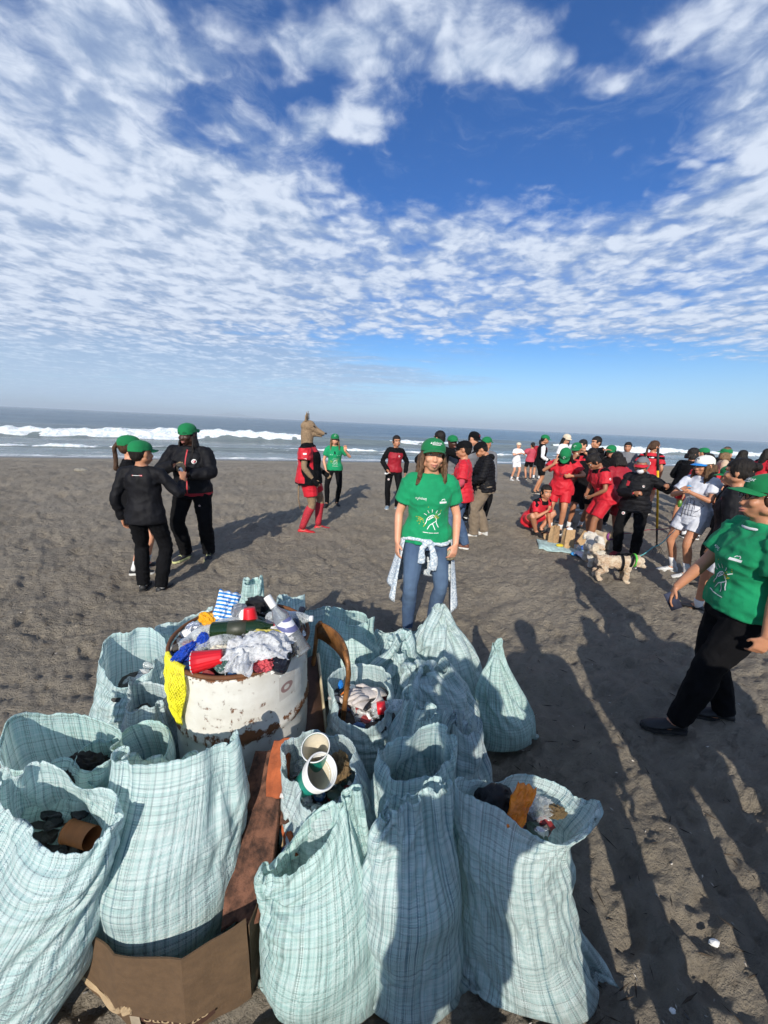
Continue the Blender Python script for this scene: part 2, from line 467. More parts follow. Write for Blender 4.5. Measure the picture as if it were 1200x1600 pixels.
# ------------------------------------------------------------------ woven sacks
def sack_mat(name='sack_weave', base=(.42, .64, .63), pale=(.80, .89, .88), dark=(.03, .10, .135), blue=(.012, .12, .20), dens=.72, seed=0.0):
    def f(t, b, sp):
        uv = N(t, t.nodes.new('ShaderNodeUVMap').outputs[0]); u, v, _ = sep(t, uv)
        T = .0031
        iu = (u / T).floor(); iv = (v / T).floor()
        def wn(a): return node(t, 'ShaderNodeTexWhiteNoise', noise_dimensions='1D', i_W=a)
        # repeat of the stripe pattern: groups of dark tapes about every 3 cm
        gu = iu.mod(9.0); gv = iv.mod(7.0)
        ru, rv = wn(iu + seed), wn(iv + 77.7 + seed)
        gru = wn((iu / 9.0).floor() + 5.5 + seed)
        grv = wn((iv / 7.0).floor() + 9.5 + seed)
        su = ((gu.lt(1.5) * gru.gt(.25)).max(((gu - 3.0).abs().lt(.6)) * gru.gt(.62))).max(ru.gt(.93))
        sv_ = (gv.lt(.9) * grv.gt(.35)).max(rv.gt(.95))
        cu = mix(t, ru, base, pale); cu = mix(t, su * dens * (ru * .6 + .55), cu, dark)
        cu = mix(t, gru.gt(.88) * gu.lt(1.5) * .9, cu, blue)
        cv = mix(t, rv, base, pale); cv = mix(t, sv_ * dens * (rv * .5 + .45), cv, dark)
        par = (iu + iv).mod(2.0)
        big = noi(t, vec(t, u * 14.0, v * 6.0), 1.0, 3, .6)
        pf = (par * .7 + big.ss(.35, .65) * .3)
        c = mix(t, pf, cu, cv)
        # woven-in wear: pale creases and a little dirt
        o = objco(t)
        c = mix(t, noi(t, o, 26.0, 7, .7).ss(.56, .72) * .45, c, (.70, .78, .77))
        c = mix(t, noi(t, o, 5.0, 6, .65).ss(.5, .8) * .35, c, (.20, .22, .19))
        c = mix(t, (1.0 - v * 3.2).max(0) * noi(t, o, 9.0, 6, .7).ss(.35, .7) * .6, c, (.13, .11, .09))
        sp('Base Color', c); sp('Roughness', .34); sp('Specular IOR Level', .45)
        crink = noi(t, o, 38.0, 8, .68, .4); cr2 = noi(t, o, 13.0, 5, .6, .6)
        ridge = (crink - .5).abs(); rid2 = (cr2 - .5).abs()
        lc = noi(t, vec(t, u * 9.0 + v * 2.2, v * 2.4 - u * 1.5), 1.0, 5, .6, .9); lc2 = noi(t, vec(t, u * 5.0 - v * 2.6, v * 3.0), 1.0, 4, .6, 1.2)
        long_ = ((lc - .5).abs().min(.09) + (lc2 - .5).abs().min(.07)) * 1.0
        bn = bump(t, long_ * 1.0, .5, .045, bump(t, ridge * -.7 + rid2 * -1.5, .42, .010))
        fu, fv = (u / T).fract(), (v / T).fract()
        wv = ((fu - .5).abs() * par + (fv - .5).abs() * (1.0 - par)) * -1.0
        sp('Normal', bump(t, wv, .5, .0012, bn))
        tr = node(t, 'ShaderNodeBsdfTranslucent', i_Color=c)
        ms = t.nodes.new('ShaderNodeMixShader'); ms.inputs[0].default_value = .32
        t.links.new(b.outputs[0], ms.inputs[1]); t.links.new(tr.k, ms.inputs[2])
        t.links.new(ms.outputs[0], t.nodes['Material Output'].inputs[0])
    return material(name, f)
SACK = sack_mat()
SACK_GREY = sack_mat('sack_weave_grey', (.42, .57, .58), (.74, .82, .82), (.035, .05, .095), (.015, .10, .22), .72, 13.0)
SACK_PALE = sack_mat('sack_weave_pale', (.44, .63, .62), (.79, .88, .87), (.035, .085, .10), (.015, .16, .24), .66, 31.0)
SACK_GREEN = sack_mat('sack_weave_green', (.39, .64, .61), (.75, .88, .85), (.022, .09, .085), (.012, .12, .17), .72, 57.0)

def ring(u, a, b, ang, pt, cx, cy, z, tx, ty):
    c, s_ = np.cos(u), np.sin(u)
    x = a * c; y = b * s_ * np.abs(s_) ** pt
    ca, sn = math.cos(ang), math.sin(ang)
    return np.stack([cx + x * ca - y * sn, cy + x * sn + y * ca, z + tx * c + ty * s_], -1)
def cr(vs, ks, v):
    """smooth interpolation through station values"""
    return np.interp(v, vs, ks) if len(vs) < 3 else _pchip(np.asarray(vs, float), np.asarray(ks, float), v)
def _pchip(x, y, q):
    h = np.diff(x); d = np.diff(y) / h; m = np.zeros_like(y)
    for i in range(1, len(x) - 1):
        m[i] = 0 if d[i - 1] * d[i] <= 0 else 2 * d[i - 1] * d[i] / (d[i - 1] + d[i])
    m[0], m[-1] = d[0], d[-1]
    i = np.clip(np.searchsorted(x, q) - 1, 0, len(x) - 2); t = (q - x[i]) / h[i]
    return (y[i] * (1 + 2 * t) * (1 - t) ** 2 + m[i] * h[i] * t * (1 - t) ** 2 + y[i + 1] * t * t * (3 - 2 * t) + m[i + 1] * h[i] * t * t * (t - 1))
def sim_sack(st, C, nu, nv, seed, lump=.015, fold=.018, rimw=.016, iters=(130, 70), slack=1.02, hold=.05, grav=0.0, gather=.35, peak=.055, dent=.05):
    """st: stations (v, z, cx, cy, a, b, angle deg, pointiness, tilt x, tilt y) from the bottom seam to the rim.
    The cloth keeps its real circumference C, so where the shape is tighter the surplus buckles into folds."""
    st = np.array(st, float); r = np.random.RandomState(seed)
    def target(nu, nv):
        u = np.arange(nu) / nu * 2 * PI; v = np.linspace(0, 1, nv)
        k = [cr(st[:, 0], st[:, i], v) for i in range(1, 10)]
        T = np.stack([ring(u, k[3][j], k[4][j], math.radians(k[5][j]), k[6][j], k[1][j], k[2][j], k[0][j], k[7][j], k[8][j]) for j in range(nv)])
        return T
    def solve(X, T, n, C, rv, w):
        nv, nu = X.shape[:2]
        per = np.sqrt(((np.roll(T, -1, 1) - T) ** 2).sum(-1)).sum(1) * 1.025
        tvv = np.linspace(0, 1, nv); k_ = (1 - gather) * smoothstep(.35, .8, tvv)
        du = ((C * (1 - k_) + per * k_) / nu).reshape(-1, 1, 1)
        dg = np.sqrt(du[:-1, 0] ** 2 + rv[:-1].reshape(-1, 1) ** 2)
        L2 = (rv[:-1] + np.append(rv[1:-1], rv[-2])).reshape(-1, 1)
        for it in range(n):
            acc = np.zeros_like(X); cnt = np.full(X.shape[:2] + (1,), 1e-9)
            def con(A, B, sa_, sb, rest, k):
                d = B - A; l = np.sqrt((d * d).sum(-1, keepdims=True)) + 1e-9
                q = d * ((l - rest) / l * .5 * k)
                acc[sa_] += q; acc[sb] -= q; cnt[sa_] += abs(k) ** .5; cnt[sb] += abs(k) ** .5
            R = lambda a, s_: np.roll(a, -s_, 1)
            # around
            d = R(X, 1) - X; l = np.sqrt((d * d).sum(-1, keepdims=True)) + 1e-9
            q = d * ((l - du) / l * .5); acc += q - np.roll(q, 1, 1); cnt += 2
            # two apart keeps folds rounded
            d = R(X, 2) - X; l = np.sqrt((d * d).sum(-1, keepdims=True)) + 1e-9
            q = d * ((l - 2 * du) / l * .5 * .35); acc += q - np.roll(q, 2, 1); cnt += .7
            d = R(X, 4) - X; l = np.sqrt((d * d).sum(-1, keepdims=True)) + 1e-9
            q = d * (np.minimum(l - 4 * du, 0) / l * .5 * .22); acc += q - np.roll(q, 4, 1); cnt += .35
            con(X[:-1], X[1:], np.s_[:-1], np.s_[1:], rv[:-1].reshape(-1, 1, 1), 1.0)
            con(X[:-2], X[2:], np.s_[:-2], np.s_[2:], L2[:-1].reshape(-1, 1, 1), .35)
            for s_ in (1, -1):
                d = R(X, s_)[1:] - X[:-1]; l = np.sqrt((d * d).sum(-1, keepdims=True)) + 1e-9
                q = d * ((l - dg.reshape(-1, 1, 1)) / l * .5 * .5)
                acc[:-1] += q; acc[1:] -= np.roll(q, s_, 1); cnt[:-1] += .5; cnt[1:] += .5
            X = X + acc / cnt * 1.35
            X = X + (T - X) * w
            X[..., 2] -= grav
            X[..., 2] = np.maximum(X[..., 2], .004)
        return X
    nu1, nv1 = nu // 2, nv // 2
    T = target(nu1, nv1)
    seg = np.sqrt(((T[1:] - T[:-1]) ** 2).sum(-1)).mean(1) * slack
    rv = np.append(seg, seg[-1])
    nrm = np.stack([np.cos(np.arange(nu1) / nu1 * 2 * PI), np.sin(np.arange(nu1) / nu1 * 2 * PI), 0 * np.arange(nu1)], -1)
    # lumps of the contents + seeds of the vertical and slanting folds
    def smooth_noise(nv, nu, fv, fu, rr):
        k1 = np.fft.fftfreq(nv) * nv; k2 = np.fft.fftfreq(nu) * nu
        A = np.exp(-(k1[:, None] / fv) ** 2 - (k2[None] / fu) ** 2)
        f = np.fft.ifft2(np.fft.fft2(rr.randn(nv, nu)) * A).real; return f / f.std()
    L = smooth_noise(nv1, nu1, 4, 4, r); Fo = smooth_noise(nv1, nu1, 3, 16, r)
    # slanted folds: shear the fold field with height
    Fo = Fo * .35 + smooth_noise(nv1, nu1, 2, 6, r) * 1.25
    sh = r.uniform(.2, .6) * (1 if r.rand() < .5 else -1)
    RW = smooth_noise(nv1, nu1, 2, 3, r)
    Fo = np.stack([np.roll(Fo[j], int(sh * j)) for j in range(nv1)])
    tv = np.linspace(0, 1, nv1)[:, None, None]
    T2 = T + nrm * (L[..., None] * lump * (1 - tv * .75) + RW[..., None] * rimw * tv ** 3)
    T2[..., 2] += (smooth_noise(nv1, nu1, 2, 2.5, r) * rimw * .7 * tv[..., 0] ** 4)
    # corners of the side seams stand up, the walls between them sag and fold in
    ua = np.arange(nu1) / nu1 * 2 * PI; pk = [r.uniform(.1, 1), r.uniform(.1, 1)]; r.shuffle(pk)
    lift = pk[0] * np.exp(-(np.minimum(ua, 2 * PI - ua) / .34) ** 2) + pk[1] * np.exp(-((ua - PI) / .34) ** 2)
    T2[..., 2] += lift[None] * peak * tv[..., 0] ** 5 - peak * .35 * (np.sin(ua) ** 2)[None] * tv[..., 0] ** 5
    for _ in range(2):
        u0 = r.uniform(0, 2 * PI); du_ = (ua - u0 + PI) % (2 * PI) - PI
        T2 += nrm * (-dent * r.uniform(.4, 1) * np.exp(-(du_ / .5) ** 2)[None] * tv[..., 0] ** 3)[..., None]
    X = T2 + nrm * (Fo[..., None] * fold * (.35 + tv * (1 - .75 * tv ** 4))) + r.randn(*T.shape) * .002
    X = solve(X, T2, iters[0], C, rv, hold * (1.0 - .75 * tv))
    # refine
    X = np.stack([X, (X + np.roll(X, -1, 1)) / 2], 2).reshape(nv1, nu1 * 2, 3)
    q = np.linspace(0, nv1 - 1, nv); i0 = np.clip(q.astype(int), 0, nv1 - 2); f = (q - i0)[:, None, None]
    X = X[i0] * (1 - f) + X[i0 + 1] * f
    T3 = np.stack([T2, (T2 + np.roll(T2, -1, 1)) / 2], 2).reshape(nv1, nu1 * 2, 3); T3 = T3[i0] * (1 - f) + T3[i0 + 1] * f
    rv2 = np.interp(np.linspace(0, 1, nv), np.linspace(0, 1, nv1), rv) * (nv1 - 1) / (nv - 1)
    X = X + r.randn(*X.shape) * .0012
    X = solve(X, T3, iters[1], C, rv2, hold * .25 * np.ones((nv, 1, 1)))
    # light smoothing
    for _ in range(1):
        X[1:-1] = X[1:-1] * .6 + (X[2:] + X[:-2]) * .2
        X = X * .6 + (np.roll(X, 1, 1) + np.roll(X, -1, 1)) * .2
    vv = np.concatenate([[0], np.cumsum(rv2[:-1])])
    return X, vv
def sack(st, C, label, mat=SACK, seed=1, nu=96, nv=64, frayed=.002, exc=1.08, **kw):
    per = 0
    for q in np.linspace(.12, .75, 12):
        a_, b_ = (float(cr([r_[0] for r_ in st], [r_[i] for r_ in st], np.array([q]))[0]) for i in (4, 5))
        per = max(per, PI * (3 * (a_ + b_) - math.sqrt((3 * a_ + b_) * (a_ + 3 * b_))))
    C = per * exc
    X, vv = sim_sack(st, C, nu, nv, seed, **kw)
    nv, nu = X.shape[:2]
    r = np.random.RandomState(seed + 5)
    X[-1, :, 2] += r.randn(nu) * frayed
    # origin at the foot of the sack
    c = X[:6].reshape(-1, 3).mean(0); c[2] = 0
    X = X - c
    # turned hem: the rim folds over a few millimetres thick
    dirn = X[-1] - X[-2]
    inner = X[-1] + (X[-1].mean(0) - X[-1]) / (np.linalg.norm(X[-1].mean(0) - X[-1], axis=1, keepdims=True) + 1e-6) * .003
    inner2 = inner - dirn * 1.5
    P = np.concatenate([X, inner[None], inner2[None]]); nvv = nv + 2
    vv = np.concatenate([vv, [vv[-1] + .003, vv[-1] + .015]])
    # uv needs a seam: duplicate the first column
    P = np.concatenate([P, P[:, :1]], 1); nc = nu + 1
    uu = np.arange(nc) / nu * C
    UV = np.stack(np.broadcast_arrays(uu[None], vv[:, None]), -1).reshape(-1, 2)
    idx = np.arange(nvv * nc).reshape(nvv, nc)
    F = np.stack([idx[:-1, :-1], idx[:-1, 1:], idx[1:, 1:], idx[1:, :-1]], -1).reshape(-1, 4)
    bot = [int(i) for i in idx[0, :-1]]
    F = F.tolist()
    h = nu // 2
    for i in range(h // 1 - 1):   # close the bottom seam
        a, b_, c_, d_ = bot[i + 1], bot[i], bot[(nu - i) % nu], bot[(nu - i - 1) % nu]
        F.append((a, b_, c_, d_) if len({a, b_, c_, d_}) == 4 else tuple(dict.fromkeys((a, b_, c_, d_))))
    o = mesh_obj('woven_sack', P.reshape(-1, 3), F, mat, uv=UV)
    o.location = c
    tag(o, label, 'sack', 'woven plastic sacks of beach litter')
    return o
# columns: v, z, cx, cy, half width, half depth, angle, pointiness, tilt x, tilt y
def sack_shape(base, top, h, wb, wm, wt, db=.02, dm=None, dt=None, ang=0, angt=None, pt=.0, tx=0, ty=0, mid=.45, bow=(0, 0), z0=.012):
    angt = ang if angt is None else angt
    dm = wm * .8 if dm is None else dm; dt = wt * .7 if dt is None else dt
    bx, by = base; qx, qy = top
    def L(f): return bx + (qx - bx) * f + bow[0] * math.sin(PI * f), by + (qy - by) * f + bow[1] * math.sin(PI * f)
    rows = []
    for v, zf, w, d, p, af, tf in ((0, 0, wb, db, .6, 0, 0), (.07, .012, wb * .97, dm * .62, .25, 0, 0), (.16, .10, wm * .97, dm * .95, 0, 0, 0), (.3, .27, wm * 1.03, dm * 1.03, 0, .2, 0), (.3 + mid * .55, .27 + mid * .62, wm, dm, 0, .5, .15),
                                   (.82, .80, (wm + wt * 2) / 3, (dm + dt * 2) / 3, pt * .4, .8, .5), (1, 1, wt, dt, pt, 1, 1)):
        x, y = L(zf)
        rows.append((v, z0 + zf * h, x, y, w, d, ang + (angt - ang) * af, p, tx * tf, ty * tf))
    return rows

# front row
sack([(0, .012, .585, .84, .25, .015, 3, .5, 0, 0), (.07, .02, .58, .87, .245, .10, 3, .3, 0, 0), (.18, .10, .55, .91, .205, .145, 2, .1, 0, 0), (.42, .32, .50, .93, .178, .145, 0, 0, 0, 0),
      (.7, .50, .475, .94, .18, .13, -4, .1, 0, 0), (1, .655, .50, .95, .205, .095, -8, .4, -.012, .0)], .98, 'big pale sack at the front right corner with an orange wrapper in its mouth', SACK_PALE, 3, 128, 84, lump=.014, fold=.012)
sack(sack_shape((.155, .85), (.115, .89), .70, .185, .155, .095, dm=.14, dt=.028, ang=-4, angt=10, pt=.3, tx=.045),
     .94, 'tall narrow sack with pinched top in the middle of the front row', SACK, 4, 128, 84, gather=.8, lump=.012, fold=.022)
sack(sack_shape((-.115, .83), (-.155, .87), .585, .20, .18, .155, dm=.15, dt=.05, ang=4, angt=24, pt=.5, tx=.085, ty=.02),
     .96, 'front-row sack with slanting mouth standing right of the cardboard box', SACK_GREEN, 5, 128, 84, lump=.012, fold=.022, gather=.6)
sack(sack_shape((-.66, .92), (-.65, 1.0), .66, .15, .225, .195, dm=.19, dt=.05, ang=5, angt=8, pt=.3, tx=.02, ty=-.03, z0=.07),
     .98, 'bulging sack standing in the torn cardboard box', SACK, 6, 128, 84, lump=.014, fold=.024, gather=.7)
sack(sack_shape((-1.10, .74), (-.92, .84), .69, .2, .215, .19, dm=.19, dt=.09, ang=-28, angt=-14, pt=.45, tx=-.03, ty=.03, bow=(.02, 0), db=.03),
     1.0, 'large slumped sack cut off by the left edge of the picture, mouth open', SACK, 7, 128, 84, lump=.016, fold=.020, gather=.5)
sack(sack_shape((-1.15, 1.05), (-1.05, 1.04), .68, .2, .19, .17, dm=.17, dt=.10, ang=-20, angt=-8, pt=.2, tx=-.03, ty=.02),
     .92, 'open sack behind the large slumped one at the left edge, dark rubbish inside', SACK_GREEN, 8, 96, 64)
sack(sack_shape((-.92, 1.14), (-.89, 1.08), .62, .17, .15, .14, dm=.15, dt=.12, ang=20, angt=30, pt=.1, tx=.0, ty=.02),
     .86, 'narrow open sack between the slumped left sacks and the rusty drum', SACK_GREEN, 9, 96, 64)
sack(sack_shape((-1.32, 1.66), (-1.16, 1.56), .66, .19, .18, .165, dm=.17, dt=.12, ang=-15, angt=-20, pt=.1, tx=-.02, ty=.06),
     .92, 'open sack farthest left behind the drum, clear plastic inside', SACK, 10, 96, 64)
sack(sack_shape((-1.02, 1.38), (-.98, 1.36), .60, .15, .14, .12, dm=.13, dt=.08, ang=-25, angt=-15, pt=.1),
     .76, 'smaller open sack tucked in front of the far left sack beside the yellow net', SACK_GREY, 11, 96, 64)
# middle
sack(sack_shape((-.10, 1.13), (-.19, 1.06), .62, .19, .20, .135, dm=.19, dt=.115, ang=-20, angt=-10, pt=.1, tx=.0, ty=.05),
     .96, 'open sack holding the crushed green and white paper cups', SACK_GREY, 12, 112, 72, lump=.008)
sack(sack_shape((.0, 1.53), (-.06, 1.44), .62, .19, .195, .155, dm=.19, dt=.14, ang=0, angt=5, pt=.0, tx=.01, ty=.02),
     .98, 'round open sack of gloves and bottles behind the folding chair', SACK_PALE, 13, 112, 72, lump=.008)
sack(sack_shape((.19, 1.14), (.165, 1.08), .68, .18, .165, .135, dm=.16, dt=.085, ang=5, angt=8, pt=.15, tx=.03, ty=.03),
     .88, 'empty-mouthed sack behind the tall narrow one, shaded and half open', SACK, 14, 112, 72)
sack(sack_shape((.20, 1.36), (.18, 1.30), .68, .17, .15, .06, dm=.14, dt=.03, ang=-30, angt=-25, pt=.3, tx=-.05),
     .84, 'folded-over sack in the middle of the heap, behind the half open one', SACK, 15, 96, 64, gather=.8)
sack(sack_shape((.46, 1.30), (.33, 1.24), .66, .17, .145, .05, dm=.14, dt=.03, ang=-30, angt=-20, pt=.2, ty=.0, bow=(-.02, 0)),
     .84, 'closed grey-violet sack with ribbed folds behind the front right corner sack', SACK_GREY, 16, 96, 64, gather=.8, fold=.016)
sack([(0, .01, .74, 1.83, .225, .03, 10, .6, 0, 0), (.15, .06, .76, 1.82, .19, .12, 8, .2, 0, 0), (.35, .2, .74, 1.80, .165, .115, 5, .2, 0, 0), (.6, .36, .70, 1.80, .115, .08, 0, .3, 0, 0), (.85, .56, .665, 1.81, .045, .03, 0, 0, 0, 0), (1, .66, .66, 1.82, .012, .012, 0, 0, 0, 0)],
     .60, 'cone-shaped sack with a slit standing alone at the right of the heap', SACK_GREEN, 17, 96, 64, fold=.006, lump=.006)
sack([(0, .01, .44, 2.05, .23, .04, 0, .6, 0, 0), (.15, .07, .44, 2.03, .23, .19, 0, .2, 0, 0), (.4, .26, .42, 2.03, .25, .19, 0, .1, 0, 0), (.62, .45, .385, 2.02, .19, .13, 0, .2, 0, 0), (.85, .65, .36, 2.0, .09, .055, 10, 0, 0, 0), (1, .76, .355, 2.0, .022, .015, 10, 0, 0, 0)],
     .92, 'tall pale sack rising to a point at the back of the heap', SACK_PALE, 18, 112, 72, gather=.8, fold=.01)
sack([(0, .01, .34, 1.66, .2, .03, 10, .6, 0, 0), (.15, .08, .34, 1.66, .23, .20, 10, .1, 0, 0), (.4, .30, .33, 1.65, .235, .20, 0, .1, 0, 0), (.65, .47, .32, 1.66, .19, .16, -10, .1, 0, 0), (.85, .58, .28, 1.66, .13, .09, -10, 0, 0, 0), (1, .62, .26, 1.64, .08, .035, -20, 0, .04, 0)],
     .94, 'crumpled full sack in the middle of the heap, leaning on the pointed one', SACK_PALE, 19, 112, 72, gather=.8, lump=.026)
sack([(0, .01, .13, 1.93, .2, .03, -10, .6, 0, 0), (.15, .08, .12, 1.92, .2, .17, -10, .1, 0, 0), (.4, .28, .11, 1.9, .19, .17, 0, .1, 0, 0), (.65, .45, .11, 1.88, .13, .11, 10, .1, 0, 0), (.83, .55, .12, 1.86, .055, .05, 10, 0, 0, 0), (1, .62, .10, 1.86, .06, .05, 20, 0, 0, .02)],
     .94, 'twisted and tied sack near the back of the heap, behind the sack of gloves', SACK, 20, 112, 72, gather=.8, lump=.018, fold=.016)
sack(sack_shape((.12, 2.32), (.14, 2.26), .42, .2, .18, .17, dm=.17, dt=.06, ang=5, angt=0, pt=.3, tx=.03),
     .92, 'low sack at the very back of the heap at the feet of the woman', SACK, 21, 80, 52)
sack(sack_shape((-.20, 2.2), (-.18, 2.1), .60, .2, .20, .15, dm=.19, dt=.06, ang=20, angt=-10, pt=.2, tx=-.03),
     .92, 'crumpled sack behind the chair back, its mouth gathered in folds', SACK_GREEN, 22, 96, 64, fold=.018)
sack(sack_shape((-.43, 2.35), (-.42, 2.27), .55, .18, .16, .12, dm=.15, dt=.06, ang=-20, angt=10, pt=.2, tx=.02),
     .88, 'crumpled sack behind the right side of the drum', SACK, 23, 80, 52, fold=.018)
sack(sack_shape((-.61, 2.1), (-.59, 2.07), .72, .17, .15, .11, dm=.15, dt=.05, ang=-25, angt=-15, pt=.2, tx=.04),
     .82, 'sack with wavy rim behind the clear bottle on the drum', SACK, 24, 80, 52, fold=.018)
sack(sack_shape((-.84, 2.12), (-.80, 2.12), .82, .16, .13, .062, dm=.13, dt=.03, ang=0, angt=5, pt=.1),
     .78, 'sack standing tallest behind the drum with an upright flap', SACK_GREEN, 25, 80, 52)
sack(sack_shape((-1.14, 1.95), (-1.06, 1.88), .66, .16, .15, .12, dm=.14, dt=.07, ang=20, angt=35, pt=.2, tx=.03),
     .82, 'sack mostly hidden behind the left rim of the drum', SACK, 26, 80, 52)
# ------------------------------------------------------------------ rusty oil drum
def lathe(prof, n=32, M=None, squash=None):
    rings = []
    for r, z in prof:
        ringp = []
        for i in range(n):
            a = 2 * PI * i / n; p = Vector((r * math.cos(a), r * math.sin(a), z))
            if squash: p = squash(p)
            ringp.append(M @ p if M is not None else p)
        rings.append(ringp)
    return rings
def TRS(loc, direction=(0, 0, 1), roll=0.0, s=1.0):
    q = Vector(direction).normalized().to_track_quat('Z', 'Y')
    return Matrix.Translation(Vector(loc)) @ q.to_matrix().to_4x4() @ Matrix.Rotation(roll, 4, 'Z') @ Matrix.Scale(s, 4)
DX, DY, DR, DH = -.60, 1.46, .280, .88
def drum_mat():
    def f(t, b, sp):
        o = objco(t); x, y, z = sep(t, o)
        n1 = noi(t, o, 5.0, 8, .68); n2 = noi(t, o, 26.0, 8, .72); n3 = noi(t, vec(t, x * 9, y * 9, z * 1.1), 1.6, 8, .75)
        rim = z.ss(DH - .05, DH + .0); bead = ((z - .575).abs()).ss(.045, .008).max(((z - .30).abs()).ss(.045, .008)); foot = z.ss(.12, .0)
        rust = (n2 * .62 + n1 * .38 + rim * .26 + bead * .125 + foot * .2 + (n3 - .5).max(0) * .45).ss(.572, .625)
        paint = mix(t, n1.ss(.35, .7), (.70, .69, .64), (.58, .56, .50))
        stain = (n3 * .75 + rim * .35 + bead * .2).ss(.42, .72)
        paint = mix(t, stain * .55, paint, (.48, .34, .20))
        paint = mix(t, noi(t, o, 45.0, 6, .75).ss(.66, .70), paint, (.05, .045, .04))
        # a few dark flakes and one green fleck
        a = (x + .04).abs().ss(.012, .006) * (z - .52).abs().ss(.035, .025) * y.lt(0) * noi(t, o, 40., 4, .6).ss(.4, .5)
        paint = mix(t, a, paint, (.02, .09, .05))
        # faded square sticker
        sx = (x - .235).abs().lt(.022) * (z - .74).abs().lt(.055) * y.lt(0)
        ring_ = (((x - .235) * 1.3) ** 2.0 + (z - .735) ** 2.0).sqrt()
        paint = mix(t, sx * .45, paint, (.40, .36, .33)); paint = mix(t, sx * (ring_ - .016).abs().lt(.006) * .8, paint, (.20, .08, .08))
        rc = mix(t, n2, (.045, .018, .008), (.23, .085, .025))
        c = mix(t, rust, paint, rc)
        sp('Base Color', c); sp('Roughness', rust * .4 + .38); sp('Normal', bump(t, rust * -.7 + n2 * .25, .6, .004))
    return material('drum_paint', f)
rusty = simple('rusty_steel', (.17, .075, .03), .75, nscale=25, namp=.6, bmp=.5, bs=120)
def build_drum():
    root = empty('oil_drum', (DX, DY, 0)); tag(root, 'white rusty oil drum heaped with bottles and cups', 'drum')
    prof = [(0.0, .012), (DR - .02, .01), (DR, .0)]
    z = .0
    for k in range(60):
        z = .02 + (DH - .05) * k / 59; r = DR
        for b0 in (.30, .575): r += .011 * math.exp(-((z - b0) / .011) ** 2)
        r += .0006 * math.sin(k * 1.7)
        prof.append((r, z))
    inner = [(DR - .006, DH - .03), (DR - .008, .5), (DR - .01, .03)]
    def dent(p):
        a = math.atan2(p.y, p.x); d = -.012 * math.exp(-((a + 1.2) / .25) ** 2 - ((p.z - .45) / .1) ** 2) - .008 * math.exp(-((a + 2.3) / .2) ** 2 - ((p.z - .7) / .1) ** 2)
        k = 1 + d / DR + .004 * math.sin(3 * a); return Vector((p.x * k, p.y * k, p.z))
    m = MB(); m.grid(lathe(prof[1:] + inner, 72, None, dent), cap1=False); m.build('barrel', drum_mat(), root)
    m = MB()
    n = 72; rings = []
    for i in range(n):
        a = 2 * PI * i / n; w = .0015 * mnoise.noise((a * 5, 0, 0)); k = 1 + .004 * math.sin(3 * a)
        rings.append([Vector((math.cos(a) * k * (DR + .0045 + (.0085 + w) * math.cos(q)), math.sin(a) * k * (DR + .0045 + (.0085 + w) * math.cos(q)), DH - .012 + (.0085 + w) * math.sin(q) + .003 * math.sin(2 * a))) for q in [2 * PI * j / 8 for j in range(8)]])
    rings.append(rings[0]); m.grid(rings, cap0=False, cap1=False); m.build('rim', drum_mat(), root)
build_drum()

def crumple(name, loc, size, mat, seed=0, sub=4, rot=(0, 0, 0), amp=.35, label=None, cat=None, group=None, parent=None, sharp=1.0):
    bm = bmesh.new(); bmesh.ops.create_icosphere(bm, subdivisions=sub, radius=1.0)
    off = Vector((seed * 7.3, seed * 1.9, seed * 4.1))
    for v in bm.verts:
        p = v.co.normalized()
        n = abs(mnoise.noise(p * 1.6 * sharp + off)) * 1.1 + abs(mnoise.noise(p * 4.1 * sharp + off)) * .7 + abs(mnoise.noise(p * 9 * sharp + off)) * .3
        v.co = p * (1 - amp * n * 1.3 + amp * .5)
    for f in bm.faces: f.smooth = False
    me = bpy.data.meshes.new(name); bm.to_mesh(me); bm.free(); me.materials.append(mat)
    o = link(bpy.data.objects.new(name, me), parent); o.location = loc; o.scale = size; o.rotation_euler = rot
    if label: tag(o, label, cat, group)
    return o
def film(name, base, size, mat, seed, label, cat, peak=.5, group=None, nu=40, nv=30):
    """thin sheet of plastic thrown over something, all creases"""
    V = []; cx, cy, cz = base; sx, sy, sz = size; o = Vector((seed * 3.3, seed, 0))
    for j in range(nv):
        for i in range(nu):
            u = i / (nu - 1) * 2 - 1; v = j / (nv - 1) * 2 - 1
            r = math.hypot(u, v)
            n = abs(mnoise.noise(Vector((u * 1.5, v * 1.5, 0)) + o)) + .5 * abs(mnoise.noise(Vector((u * 4, v * 4, 1)) + o)) + .22 * abs(mnoise.noise(Vector((u * 10, v * 10, 2)) + o))
            m = 1 + .25 * mnoise.noise(Vector((u * 2, v * 2, 5)) + o)
            V.append((cx + sx * u * m + .12 * sx * mnoise.noise(Vector((v * 5, u * 3, 9)) + o), cy + sy * v * m, cz + sz * (math.exp(-r * r * 1.4) * peak * 1.4 - n * .85)))
    F = [(j * nu + i, j * nu + i + 1, (j + 1) * nu + i + 1, (j + 1) * nu + i) for j in range(nv - 1) for i in range(nu - 1)]
    ob = mesh_obj(name, V, F, mat, smooth=True)
    sm = ob.modifiers.new('thick', 'SOLIDIFY'); sm.thickness = .0008
    tag(ob, label, cat, group); return ob

